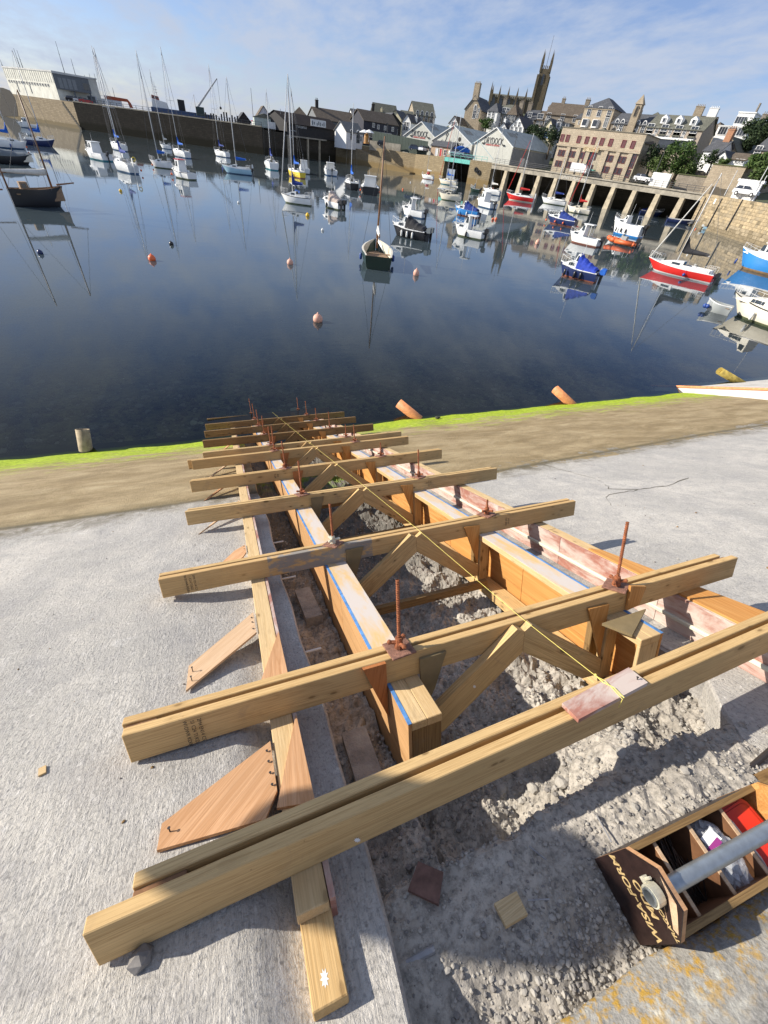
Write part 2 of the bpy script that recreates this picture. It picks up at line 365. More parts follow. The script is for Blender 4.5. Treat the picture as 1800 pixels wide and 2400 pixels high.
# ------------------------------------------------------------------ slipway slab and ground
def cl(x, a, b): return max(a, min(b, x))
def edge_w(u, v): return 0.035*sst(8.5, 10.5, v)*noise.fractal(Vector((u*.9, v*.5, 1.3)), 1.0, 2.1, 4)
def nl(v, u=0.0):
    far_ = -0.255 - 0.195*sst(4.5, 11.0, v)
    e_ = 1-sst(0.9, 1.7, v); near = -0.24 + (0.082*sst(0.03, 0.22, -u))*e_ + 0.07*sst(0.06, 0.75, -u)*(1-e_)
    t_ = sst(2.0, 4.2, v); return near*(1-t_) + far_*t_ + edge_w(u, v)
def nr(v, u=2.43):
    near = -0.395 - 0.07*cl(u-2.3, 0, .8) - 0.035*cl(v-1, -.5, 3)
    t_ = sst(4.6, 9.0, v); return near*(1-t_) - 0.45*t_ + edge_w(u, v)
# the slab edge beside the trench is a little ragged
edge_l = [(0.172 + 0.012*math.sin(v*2.1) + 0.008*math.sin(v*7.3)) for v in lin(-0.9, 12.5, 68)]
def left_slab():
    b = MB(); vv = lin(-0.9, 12.5, 68); uu = [-45, -20, -10]+lin(-7.5, -1.4, 32)+[-1.2, -.9, -.75, -.65, -.55, -.45, -.35, -.25, -.2, -.15, -.1, -.06, -.03, 0.0]
    pts = []
    for j, v in enumerate(vv):
        pts += [(u, v, nl(v, u)) for u in uu] + [(edge_l[j], v, nl(v)), (edge_l[j]+0.012, v, nl(v)-0.02), (edge_l[j]+0.02, v, nl(v)-0.65)]
    nu = len(uu)+3
    b.add(pts, [(j*nu+i, j*nu+i+1, (j+1)*nu+i+1, (j+1)*nu+i) for j in range(len(vv)-1) for i in range(nu-3)])
    b.add(pts, [(j*nu+i, j*nu+i+1, (j+1)*nu+i+1, (j+1)*nu+i) for j in range(len(vv)-1) for i in range(nu-3, nu-1)])
    link('slipway_slab', b.mesh('slab', conc, True), None, MS, kind='structure')
def right_slab():
    b = MB(); vv = lin(-0.9, 12.5, 68); uu = [45, 30, 24]+lin(20, 3.3, 80)+[3.1, 2.7, 2.42]
    pts = []
    for j, v in enumerate(vv):
        e = 2.24 - 0.33*(1-sst(0.22, 0.40, v)) + 0.01*math.sin(v*6.1) - 0.12*sst(0.1, -0.7, v)
        pts += [(u, v, nr(v, u)) for u in uu] + [(e, v, nr(v)), (e-0.012, v, nr(v)-0.02), (e-0.02, v, nr(v)-0.6)]
    nu = len(uu)+3
    b.add(pts, [(j*nu+i, (j+1)*nu+i, (j+1)*nu+i+1, j*nu+i+1) for j in range(len(vv)-1) for i in range(nu-1)])
    link('slipway_slab', b.mesh('slab', conc), None, MS, kind='structure')
left_slab(); right_slab()

def fbm(u, v, s, o=4):
    return noise.fractal(Vector((u*s, v*s, 3.7)), 1.0, 2.1, o)
def ground_n(u, v):
    e = 0.03*fbm(u, 0.3, 3.1, 3) + 0.012*fbm(u, v, 17, 2)
    pit = sst(0.19, 0.34, v+e)
    slope = sst(0.12, 0.95, v+0.6*e)
    t = sst(0.8, 1.45, u+2*e); k = pit*(1-t) + slope*t
    if u > 1.45: k = max(k, sst(0.24, 0.29, v+e)*sst(1.45, 1.6, u)*0.75)
    floor = -0.72
    if u < 0.49: floor = -0.58
    if u > 2.0: floor = -0.66
    top = -0.332 + 0.36*max(-0.25, min(0.0, v)) + 0.02*v - 0.06*sst(1.5, 2.0, u)*sst(-.15, .1, v)
    n_ = top*(1-k) + floor*k
    amp = 0.02 + 0.035*k + 0.02*t*sst(-0.1, 0.4, v)
    return n_ + amp*fbm(u, v, 7, 4) + 0.45*amp*fbm(u+9, v, 21, 3)
gus = lin(0.165, 2.32, 110)
gv = lin(-0.75, 2.4, 150) + lin(2.43, 5.0, 64)[0:] + lin(5.1, 12.6, 50)
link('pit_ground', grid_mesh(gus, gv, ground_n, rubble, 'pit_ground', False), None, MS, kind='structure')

# loose gravel, one mass nobody could count
def rock_proto(r, sub=1):
    bm = bmesh.new(); bmesh.ops.create_icosphere(bm, subdivisions=sub, radius=1.0)
    s = Vector((r.uniform(.8, 1.25), r.uniform(.75, 1.1), r.uniform(.5, .85)))
    vs = [Vector((v.co.x*s.x, v.co.y*s.y, v.co.z*s.z))*r.uniform(.78, 1.18) for v in bm.verts]
    fs = [tuple(x.index for x in f.verts) for f in bm.faces]; bm.free(); return np.array(vs), fs
def scatter(name, pts, protos, mats, M=MS, seed=1, parent=None):
    r = random.Random(seed); V_ = []; F_ = []; mi = []; b = 0
    for (u, v, n_, s) in pts:
        pv, pf = r.choice(protos); a = r.uniform(0, 6.283); ca, sa = math.cos(a), math.sin(a)
        q = pv.copy(); q[:, 0], q[:, 1] = pv[:, 0]*ca-pv[:, 1]*sa, pv[:, 0]*sa+pv[:, 1]*ca
        V_.append(q*s + np.array((u, v, n_))); F_ += [tuple(i+b for i in f) for f in pf]; mi += [r.randrange(len(mats))]*len(pf); b += len(pv)
    me = bpy.data.meshes.new(name); me.from_pydata(np.concatenate(V_).tolist(), [], F_)
    for m in mats: me.materials.append(m)
    me.polygons.foreach_set('material_index', mi); me.update()
    return link(name, me, parent, M, kind='stuff')
rr = random.Random(11); protos = [rock_proto(rr, 1) for _ in range(14)]
pts = []
for _ in range(20000):
    u = rr.uniform(0.2, 2.2); v = rr.uniform(-0.45, 1.0) if rr.random() < .62 else rr.uniform(1.0, 4.2)
    if v < -0.16 and u > 0.25 and rr.random() < .5: continue
    s = 0.002 + 0.0095*rr.random()**4.5
    if u < 0.9 and v < 0.2: s *= 0.7
    if v > 0.25: s *= 1.25
    pts.append((u, v, ground_n(u, v)+s*0.25, s))
for _ in range(1300):
    u = rr.uniform(0.55, 1.0)+rr.uniform(-.3, .25); v = rr.gauss(-0.14, 0.09); s = 0.0035+0.0078*rr.random()**2.2
    pts.append((u, v, ground_n(u, v)+s*0.3, s))
scatter('gravel', pts, protos, [stone_l, stone_d, stone_l], MS, 2)
dpts = []
for _ in range(150):
    u = rr.uniform(-2.2, -.1); v = rr.uniform(.1, 4.2); s = .002+.006*rr.random()**3; dpts.append((u, v, nl(v, u)+s*.4, s))
for _ in range(130):
    u = rr.uniform(2.7, 8); v = rr.uniform(.4, 4.6); s = .003+.010*rr.random()**3; dpts.append((u, v, nr(v, u)+s*.4, s))
scatter('slab_grit', dpts, protos, [stone_d, stone_l, pine_dark], MS, 9)
# lumps one can pick out singly
lump_me = []
for i in range(6):
    pv, pf = rock_proto(rr, 2); b = MB(); b.add([tuple(x) for x in pv], pf); lump_me.append(b.mesh('rubble_lump', stone_l))
lumps = [(1.16, .40, .03), (1.38, .30, .028), (1.28, .20, .022), (1.5, .36, .034), (1.62, .33, .03), (1.42, .55, .04), (1.1, .62, .032), (1.55, .72, .042), (1.65, .55, .03), (1.3, .8, .034), (.95, .55, .028), (1.7, .9, .034), (1.45, 1.05, .04), (.40, .32, .03), (.55, .36, .026), (.68, .34, .03), (1.2, .1, .018), (1.34, .02, .017), (.83, .2, .02), (1.5, .12, .018), (1.05, .46, .03), (1.6, .44, .035), (1.36, .66, .03)]
for i, (u, v, s) in enumerate(lumps):
    M = MS @ T((u, v, ground_n(u, v)+s*0.2)) @ RZ(rr.uniform(0, 6)) @ Matrix.Scale(s, 4)
    thing('rubble_lump', 'pale chalky rubble lump lying in the dug out pit under the timber frame', 'stone', M, 'loose rubble lumps in the pit', lump_me[i % 6])

# two old dressed blocks in the left hand trench
for (u, v, a, l, lb) in [(.34, 2.33, .03, .46, 'flat weathered stone block in the narrow trench beside the third cross beam'), (.33, .80, -.02, .42, 'flat stone slab in the narrow trench just behind the nearest cross beam')]:
    b = MB(); b.box(-.065, .065, -l/2, l/2, -.08, .04); me = b.mesh('stone_block', conc_plain)
    thing('stone_block', lb, 'stone', MS @ T((u, v, -.55)) @ RZ(a), None, me)

# quay coping the photographer stands behind
def lichen_mat():
    k = NT('lichened_stone'); v = k.coord(); y = k.sepxyz(k.n('ShaderNodeTexCoord').outputs['Object'])[1]
    a = k.noise(v, 5, 7, 0.7, 0.3); b = k.noise(v, 65, 4, 0.7); d = k.noise(v, 24, 5, 0.7)
    c = k.mix(k.ramp(b, [(0.34, 0.0), (0.64, 1.0)]), (0.10, 0.097, 0.09), (0.34, 0.325, 0.30))
    near = k.ramp(k.math('ADD', k.math('MULTIPLY', y, -1.0), 0.0), [(0.20, 1.0), (0.36, 1.0), (0.42, 0.0)])
    rim = k.ramp(k.math('MULTIPLY', y, -1.0), [(0.17, 0.0), (0.22, 1.0), (0.30, 1.0), (0.40, 0.1)])
    c = k.mix(k.math('MULTIPLY', near, 0.45), c, (0.40, 0.38, 0.33))
    c = k.mix(k.math('MULTIPLY', k.ramp(d, [(0.49, 0.0), (0.60, 0.9)]), rim), c, (0.46, 0.27, 0.035))
    c = k.mix(k.math('MULTIPLY', k.ramp(a, [(0.56, 0.0), (0.64, 0.8)]), rim), c, (0.58, 0.57, 0.50))
    k.base(c, 0.92, spec=0.2); k.bump(k.mix(0.5, b, d), 0.9, 0.012); return k.m
lich = lichen_mat()
def wall_top():
    b = MB(); uu = lin(0.05, 4.4, 100); prof = [(-.205, -.52), (-.208, -.33), (-.212, -.302), (-.225, -.292), (-.30, -.283), (-.38, -.275), (-.52, -.262), (-.8, -.235), (-1.5, -.16)]
    pts = []
    for u in uu:
        for i, (v, n_) in enumerate(prof):
            w = 0.02*fbm(u, v, 5, 4)*(1 if i < 6 else .4)
            pts.append((u, v + w*.6 - 0.02*max(0, u-.3), n_ + 0.008*fbm(u, v+5, 9, 4)))
    k = len(prof); b.add(pts, [(j*k+i, (j+1)*k+i, (j+1)*k+i+1, j*k+i+1) for j in range(len(uu)-1) for i in range(k-1)])
    b.add([(0.05, v, n_) for v, n_ in prof] + [(0.05, -1.5, -.6), (0.05, -.2, -.6)], [tuple(range(k+2))])
    thing('quay_wall', 'low grey quay wall with orange lichen along its rounded edge beside the tool box', 'wall', MS, None, b.mesh('coping', lich, True))
wall_top()

# ------------------------------------------------------------------ cross beams of the formwork
def plate(name, parent, poly, off, thick, mat, plane='un', ang=0.0, base=MS, **props):
    """flat board: poly in two slip axes, 'off' along the third; grain along 'ang' in that plane"""
    cx = sum(p[0] for p in poly)/len(poly); cy = sum(p[1] for p in poly)/len(poly)
    ca, sa = math.cos(ang), math.sin(ang)
    q = [((x-cx)*ca+(y-cy)*sa, -(x-cx)*sa+(y-cy)*ca) for x, y in poly]
    if plane == 'un':   M = Matrix(((ca, 0, -sa, cx), (0, 1, 0, off), (sa, 0, ca, cy), (0, 0, 0, 1))); b = MB().prism(q, 'y', 0, thick)
    elif plane == 'uv': M = Matrix(((ca, -sa, 0, cx), (sa, ca, 0, cy), (0, 0, 1, off), (0, 0, 0, 1))); b = MB().prism(q, 'z', 0, thick)
    else:               M = Matrix(((0, 0, 1, off), (ca, -sa, 0, cx), (sa, ca, 0, cy), (0, 0, 0, 1))); b = MB().prism(q, 'z', 0, thick)
    return link(name, b.mesh(name, mat), parent, base @ M, **props)
def wing_nut(parent, M, mat):
    b = MB(); b.lathe([(.013, 0), (.024, .002), (.022, .02), (.017, .034), (.019, .05), (.0165, .06), (.009, .06)], 10)
    for i in range(3):
        a = i*2.094; c, s = math.cos(a), math.sin(a)
        b.tube((.012*c, .012*s, .03), (.047*c, .047*s, .034), .011, .009, 6)
        b.ball((.046*c, .046*s, .034), .0125, 6, 4)
    b.part('wing_nut', mat, parent, M)
def rod_mesh(h0, h1):
    b = MB(); z = h0; b.tube((0, 0, h0), (0, 0, h1), .0075, .0075, 8)
    n_ = int((h1-max(0, h0))/0.012)
    for i in range(n_):
        zz = h1-0.006-i*0.012; b.lathe([(.0072, zz), (.0098, zz+.003), (.0098, zz+.006), (.0072, zz+.009)], 8)
    return b
def tie_rod(beam, u, v, h, nutm=None, ang=0.1, plate_m=None):
    M = MS @ T((u, v, 0))
    ro = rod_mesh(-0.62, h).part('tie_rod', rust, beam, M @ Matrix.Rotation(rr.uniform(-.02, .02), 4, 'Y'))
    pb = bev_box(.125, .125, .010, plate_m or rust_plate, .002)
    link('washer_plate', pb, ro, M @ T((0, 0, .0065)) @ RZ(ang))
    wing_nut(ro, M @ T((0, 0, .012)) @ RZ(ang*1.7+.6), nutm or rust)
# (vL, vR, uL, uR, rod heights)
BEAMS = [(.255, .325, -.56, 3.06, None), (.887, .842, -.597, 2.949, (.38, .41)), (2.209, 2.151, -.638, 2.888, (.33, .14)),
         (3.626, 3.504, -.581, 2.981, (.37, .33)), (4.86, 4.847, -.62, 2.935, (.37, .2)), (6.191, 6.147, -.687, 2.953, (.40, .3)),
         (6.767, 6.722, -.55, 3.056, (.44, .3)), (8.073, 8.007, -.604, 2.927, (.5, .45)), (9.385, 9.486, -.614, 2.972, (.5, .4)),
         (10.70, 10.806, -.643, 3.032, (.55, .5)), (12.007, 12.29, -.638, 2.96, (.6, .5))]
LAB = ['nearest double timber cross beam, carrying the red plywood scrap', 'second double cross beam from the camera, with both front braces and a loose triangle on it',
       'third cross beam, smeared with grey cement on its left front face', 'fourth cross beam from the camera, between the cement stained beam and the brown zone',
       'fifth cross beam from the camera, just above the start of the brown zone', 'sixth cross beam, its rear timber sticking out beyond the front one at the left end',
       'seventh cross beam, the rear one of the closely set pair', 'eighth cross beam from the camera, level with the green weed band',
       'third cross beam from the water end of the frame, dark and damp', 'last but one cross beam at the water end of the frame', 'farthest cross beam, standing over the dark water']
beams = []
for i, (vl, vr, ul, ur, rods) in enumerate(BEAMS):
    o = thing('cross_beam', LAB[i], 'beam', MS @ T((1.25, (vl+vr)/2, -.145)), 'double timber cross beams of the slipway formwork'); beams.append(o)
    d = Vector((ur-ul, vr-vl, 0)).normalized(); pr = Vector((-d.y, d.x, 0))
    m = pine if i < 7 else pine_dark
    p0, p1 = Vector((ul, vl, -.0725)), Vector((ur, vr, -.0725))
    bar('timber', o, p0+pr*.021, p1+pr*.021, .042, .145, pine_stain if i == 2 else m)
    s2 = {0: .10, 5: -.06}.get(i, rr.uniform(-.015, .02)); e2 = {1: -.07}.get(i, rr.uniform(-.05, .02))
    bar('timber', o, p0+pr*.083+d*s2, p1+pr*.083+d*e2, .040, .143, m)
    for (a, b_) in ([(.0, .115), (1.8, 1.9), (3.4, 3.5)] if i else [(.1, .235), (1.75, 1.9), (3.4, 3.5)]):
        x0 = max(a, s2); bar('packer', o, p0+pr*.0525+d*x0+Vector((0, 0, -.004)), p0+pr*.0525+d*b_+Vector((0, 0, -.004)), .0205, .128, ply_edge)
    if i == 0: continue
    vf = (vl+vr)/2+.02
    if rods:
        tie_rod(o, .575, vf+.03, rods[0]*(1 if i < 6 else .75), zinc if i == 2 else None, .06 if i == 1 else (.75 if i in (2, 4) else .3))
        tie_rod(o, 1.955, vf+.02, rods[1]*(1 if i < 6 else .75), None, .5 if i == 1 else .35)
    # gussets tie the beam to the two box forms
    vg = vl + (vr-vl)*.35 - .004
    plate('gusset', o, [(.657, -.042), (.80, -.042), (.735, -.25), (.665, -.40)], vg-.014, .014, ply_dark if i < 4 else ply_red, 'un', 1.3)
    vg2 = vl + (vr-vl)*.68 - .004
    plate('gusset', o, [(1.69, -.04), (1.842, -.05), (1.838, -.42)], vg2-.014, .014, ply_or, 'un', 1.4)
    if i == 1:
        plate('gusset', o, [(.372, -.002), (.484, -.004), (.482, -.335)], vl+(vr-vl)*.29-.02, .018, ply_red, 'un', 1.35)
        plate('gusset', o, [(1.985, .035), (2.115, .0), (2.085, -.12), (1.99, -.13)], vl+(vr-vl)*.74-.02, .016, ply_or, 'un', 1.5)
    # inverted V of diagonal braces, nailed to the front face
    if i < 10:
        vb = vl+(vr-vl)*.5-.046
        plate('diagonal_brace', o, [(1.19, -.006), (1.236, -.034), (1.236, -.165), (.77, -.515), (.665, -.515), (.665, -.40)], vb, .043, m, 'un', .64)
        plate('diagonal_brace', o, [(1.283, -.006), (1.238, -.034), (1.238, -.165), (1.70, -.515), (1.83, -.53), (1.83, -.42)], vb, .043, m, 'un', -.64)

_nb = MB(); _nb.tube((0, 0, -.006), (0, 0, 1), .0024, .0024, 5); _nb.tube((0, 0, 1), (0, 0, 1.06), .0055, .0055, 6); nail_me = _nb.mesh('nail', nail_m)
def nails(parent, pts):
    for (p, h) in pts: link('nail', nail_me, parent, MS @ T(p) @ Matrix.Diagonal((1, 1, h, 1)))

# loose triangle on the far box form and the red scrap with the builder's line
t = thing('plywood_offcut', 'loose triangular offcut lying on the end of the right box form', 'plywood', MS @ T((1.9, .78, -.13)))
plate('board', t, [(1.76, .80), (2.10, .80), (1.82, .66)], -.143, .016, ply_dark, 'uv', .2)
t = thing('plywood_offcut', 'red plywood scrap laid across the nearest cross beam, yellow line tied over it', 'plywood', MS @ T((1.22, .32, .0)))
plate('board', t, [(1.03, .262), (1.425, .292), (1.43, .385), (1.03, .345)], .002, .018, film, 'uv', .08)
nails(t, [((1.40, .32, .02), .012)])
b = MB(); line = [(1.255, .275, -.028), (1.257, .268, .02), (1.262, .31, .024), (1.27, .36, .026), (1.263, .40, .02), (1.25, .86, .014), (1.252, 2.2, .03), (1.25, 3.6, .02), (1.235, 4.9, .02), (1.21, 6.7, .02), (1.19, 9.4, .02), (1.17, 12.1, .02)]
b.path(line, .0013, 5); b.path([(1.268, .27, .021), (1.27, .32, .027), (1.258, .36, .024), (1.264, .41, .021)], .0022, 5); b.ball((1.264, .405, .022), .006, 6, 4)
thing('builders_line', 'thin yellow line stretched down the middle of the whole timber frame', 'string', MS, None, b.mesh('line', yellow))

# ------------------------------------------------------------------ edge forms and box forms
def run(name, parent, segs, f, mat):
    for (a, b_) in segs: f(name, parent, a, b_, mat)
lf = thing('side_form', 'long edge form of stacked pine boards and plywood along the left slab edge', 'formwork', MS @ T((0, 0, -.24)))
for a, b_ in ((.165, 2.46), (2.465, 5.3), (5.31, 8.4), (8.41, 12.2)): bar('board', lf, (-.012, a, -.1685), (-.012, b_, -.1685), .094, .046, pine_pale)
for a, b_ in ((-.015, 3.2), (3.21, 6.3), (6.31, 9.4), (9.41, 12.2)): bar('board', lf, (-.008, a, -.2155), (-.008, b_, -.2155-.19*sst(3, 11, b_)*.0), .092, .046, pine)
for a, b_ in ((.17, 1.30), (1.304, 3.74), (3.744, 6.18), (6.184, 8.62), (8.624, 11.06), (11.064, 12.2)): bar('plywood_panel', lf, (.047, a, -.2075 if a < 3 else -.29), (.047, b_, -.2075 if a < 3 else -.29), .018, .122 if a < 3 else .29, film, bev=.001)
for (a, b_, c_) in ((1.15, 1.49, 0), (.50, .86, 0)): plate('gusset', lf, [(.053, b_), (-.075, a-.02), (.055, a-.05)], -.1445, .012, ply_warm, 'uv', 1.5)
bx = thing('box_form', 'left hollow box form with a blue painted edge, open on its right side', 'formwork', MS @ T((.57, .62, -.68)))
bx2 = thing('box_form', 'right hollow box form with orange plywood inside, open towards the pit', 'formwork', MS @ T((1.92, .62, -.68)))
SEG = ((.622, 2.2), (2.203, 4.86), (4.863, 7.3), (7.303, 9.7), (9.703, 12.2))
for o, s, uc in ((bx, 1, .5785), (bx2, -1, 1.9175)):
    for k, (a, b_) in enumerate(SEG):
        cov = a > 1.0
        for w in (-.0365, .0365): bar('flange_board', o, (uc+w, a, -.168), (uc+w, b_, -.168), .0725, .045, pine_pale if k == 0 else pine)
        if True:
            v0 = a+.35 if k == 0 else a
            plate('cover_strip', o, [(uc-.0715, v0), (uc+.0715, v0), (uc+.0715, b_-.002), (uc-.0715, b_-.002)], -.1452, .0032, smear, 'uv', 1.5708)
        for z in (-.608, -.656): bar('flange_board', o, (uc+s*.01, a+.01, z), (uc+s*.01, b_-.002, z), .122, .046, pine)
    upx = uc - s*.0815
    for a, b_ in ((.622, 1.74), (1.744, 2.9), (2.904, 5.34), (5.344, 7.78), (7.784, 10.2), (10.204, 12.2)):
        bar('plywood_panel', o, (upx, a, -.4145), (upx, b_, -.4145), .0165, .535, ply_out if s > 0 else ply_or, bev=.001)
        bar('painted_edge', o, (upx, a, -.1455), (upx, b_, -.1455), .0175, .004, blue, bev=.0005)
    bar('end_board', o, (uc, .633, -.191), (uc, .633, -.58), .143, .020, pine_dark if s > 0 else pine_pale, (0, 1, 0))
    for vl, vr, *_ in BEAMS[1:]:
        v = vl+(vr-vl)*(.33 if s > 0 else .71)
        for dv in (-.005, .092): bar('post', o, (uc+s*.025, v+dv, -.191), (uc+s*.025, v+dv, -.585), .045, .09, pine_dark if dv > 0 else pine, (1, 0, 0))
rf = thing('side_form', 'long edge form of pinkish plywood with a pale batten along the right slab', 'formwork', MS @ T((2.44, 2, -.40)))
for a, b_ in ((-.2, .95), (.953, 1.83), (1.833, 2.7), (2.703, 5.1), (5.103, 7.5), (7.503, 9.9), (9.903, 12.2)): bar('plywood_panel', rf, (2.44, a, -.278), (2.44, b_, -.278), .018, .246, film, bev=.001)
for a, b_ in ((-.1, 2.0), (2.005, 4.6), (4.61, 7.5), (7.51, 10.2), (10.21, 12.2)): bar('board', rf, (2.498, a, -.178), (2.498, b_, -.178), .094, .045, pine_pale)
bar('batten', rf, (2.42, -.1, -.30), (2.42, 6.0, -.30), .020, .026, simple('cream_batten', (.60, .60, .48), .6, .08), bev=.004)
bar('batten', rf, (2.42, 6.0, -.30), (2.42, 12.0, -.30), .020, .026, MATS['cream_batten'], bev=.004)
plate('gusset', rf, [(2.452, 1.56), (2.52, 1.50), (2.69, .50), (2.452, .45)], -.1545, .014, ply_or, 'uv', 1.6)
for v in (.2, 1.4, 2.7, 4.2, 5.6, 7): bar('outer_post', rf, (2.57, v, -.19), (2.57, v, -.50), .045, .07, pine, (1, 0, 0))
# concrete shelf under the right form
b = MB(); b.box(2.20, 2.60, -.1, 12.3, -.55, -.4015); b.part('shelf', conc_plain, None, MS, kind='structure')

# struts between the box forms
for v, lb in ((2.02, 'low timber strut between the box forms in front of the third cross beam'), (3.42, 'low timber strut between the box forms in front of the fourth cross beam'), (4.7, 'low timber strut between the box forms in front of the fifth cross beam')):
    t = thing('strut', lb, 'timber', MS @ T((1.25, v, -.56))); bar('timber', t, (.655, v, -.545), (1.842, v, -.545), .045, .07, pine_dark)

# boards that hold the left edge form, nailed down to the slab
def brace_board(poly, mat, label, nl_=()):
    # polygon (u, v); height follows the line from slab to the top of the edge form
    lo = nl(min(p[1] for p in poly), -.45)+.004
    def h(u): return lo + (u+.46)*((-.148-lo)/.395)
    b = MB(); n_ = len(poly); top = [(u, v, h(u)+.013) for u, v in poly]; bot = [(u, v, h(u)) for u, v in poly]
    b.add(top+bot, [tuple(range(n_)), tuple(range(2*n_-1, n_-1, -1))] + [(i, i+n_, (i+1) % n_+n_, (i+1) % n_) for i in range(n_)])
    cu = sum(p[0] for p in poly)/n_; cv = sum(p[1] for p in poly)/n_
    M = MS @ T((cu, cv, 0)) @ RZ(.75); Mi = (MS.inverted() @ M).inverted()
    b.v = [tuple(Mi @ Vector(p)) for p in b.v]
    me = b.mesh('brace_board', [mat]); t = thing('brace_board', label, 'board', M, 'boards bracing the left edge form to the slab', me)
    nails(t, [((u, v, h(u)+.012), hh) for (u, v, hh) in nl_])
def ccw(p): return p if sum(p[i][0]*p[(i+1) % len(p)][1]-p[(i+1) % len(p)][0]*p[i][1] for i in range(len(p))) > 0 else p[::-1]
brace_board(ccw([(-.455, .50), (-.45, .585), (-.068, .765), (-.066, .545), (-.115, .46)]), ply_warm, 'widest warm brown plywood brace board beside the nearest cross beam', [(-.42, .545, .02), (-.085, .72, .008), (-.083, .67, .008), (-.082, .62, .008), (-.08, .57, .008)])
brace_board(ccw([(-.425, 1.235), (-.425, 1.42), (-.072, 1.76), (-.068, 1.54)]), ply_pale, 'pale plywood brace board between the second and third cross beams', [(-.40, 1.29, .03), (-.40, 1.36, .03), (-.085, 1.70, .006), (-.084, 1.65, .006), (-.083, 1.58, .006)])
brace_board(ccw([(-.515, 2.30), (-.40, 2.42), (-.16, 2.80), (-.068, 2.86), (-.066, 2.70), (-.10, 2.62)]), ply_warm, 'pinkish plywood brace board passing under the third cross beam', [(-.08, 2.83, .005), (-.08, 2.77, .005)])
brace_board(ccw([(-.50, 3.58), (-.42, 3.68), (-.07, 4.22), (-.067, 4.05)]), ply_pale, 'narrow pale brace board passing under the fourth cross beam', [(-.085, 4.17, .005)])
brace_board(ccw([(-.50, 4.78), (-.41, 4.85), (-.07, 5.45), (-.067, 5.27)]), ply_warm, 'narrow brace board passing under the fifth cross beam')
brace_board(ccw([(-.52, 6.05), (-.42, 6.12), (-.07, 6.74), (-.067, 6.55)]), ply_pale, 'small brace board under the closely set pair of cross beams')
brace_board(ccw([(-.52, 7.75), (-.42, 7.85), (-.07, 8.5), (-.067, 8.3)]), ply_warm, 'farthest brace board, under the eighth cross beam by the green weed')

# pipes cast through the slab edge, offcuts and bits on the ground
def rod_thing(name, p0, p1, r, mat, label, cat):
    b = MB(); b.tube((0, 0, 0), Vector(p1)-Vector(p0), r, r, 12); thing(name, label, cat, MS @ T(p0), None, b.mesh(name, mat))
rod_thing('dowel', (.10, .035, -.335), (.305, .03, -.335), .011, steel_grey, 'grey steel dowel sticking out of the slab edge near the bottom of the frame', 'bar')
rod_thing('dowel', (.10, .60, -.36), (.335, .62, -.36), .011, steel_grey, 'grey steel dowel in the trench just behind the nearest cross beam', 'bar')
for v, lb in ((1.53, 'second'), (2.52, 'third'), (3.3, 'fourth'), (4.4, 'fifth')): rod_thing('dowel', (.10, v, -.36), (.29, v, -.36), .008, pvc, 'pale dowel crossing the trench, %s one from the camera' % lb, 'bar')
def scrap(poly, n_, th, mat, label, ang=0.0):
    t = thing('plywood_offcut', label, 'plywood', MS @ T((poly[0][0], poly[0][1], n_)))
    plate('board', t, ccw(poly), n_, th, mat, 'uv', ang)
scrap([(.35, .235), (.415, .175), (.36, .105), (.285, .175)], -.315, .012, simple('brown_film_plywood', (.16, .085, .065), .55, .35, 30), 'dark brown square plywood scrap lying tilted in the shade by the pit edge', .9)
scrap([(.525, .045), (.61, .045), (.605, -.015), (.525, -.015)], -.325, .015, pine_pale, 'small square pale timber offcut lying on the gravel', .1)
b = MB(); b.box(-.012, .012, -.02, .02, 0, .008); thing('wood_chip', 'tiny wood chip alone on the left slab', 'chip', MS @ T((-.93, 1.0, nl(1, -.93))) @ RZ(.3), None, b.mesh('chip', pine_pale))
b = MB(); b.add(*[[tuple(x) for x in rock_proto(random.Random(5), 1)[0]*.03], rock_proto(random.Random(5), 1)[1]]); thing('stone', 'single dark stone lying on the left slab at the bottom', 'stone', MS @ T((-.46, .235, nl(.2, -.46)+.015)), None, b.mesh('stone', stone_d))
for (u, v, a, l, lb) in ((1.02, .08, 1.3, .09, 'long thin nail on the rubble in front of the nearest beam'), (.75, .11, 2.0, .06, 'short nail standing out of the rubble by the tool box'), (.66, .0, -.35, .07, 'blue grey nail lying on the shaded gravel')):
    b = MB(); b.tube((-l/2, 0, 0), (l/2, 0, 0), .0025, .0025, 6); thing('nail', lb, 'nail', MS @ T((u, v, ground_n(u, v)+.016)) @ RZ(a), None, b.mesh('nail', steel_grey))
b = MB(); b.tube((0, 0, 0), (.35, .03, .03), .012, .012, 10); thing('steel_bar', 'dark round steel bar on the slab at the right edge above the tool box', 'bar', MS @ T((1.79, .045, -.37)), None, b.mesh('bar', nail_m))
t = thing('timber_offcut', 'dark plank end beside the tool box at the right edge', 'timber', MS @ T((1.9, -.03, -.38))); bar('timber', t, (1.70, -.03, -.37), (2.2, -.05, -.37), .1, .045, pine_dark)
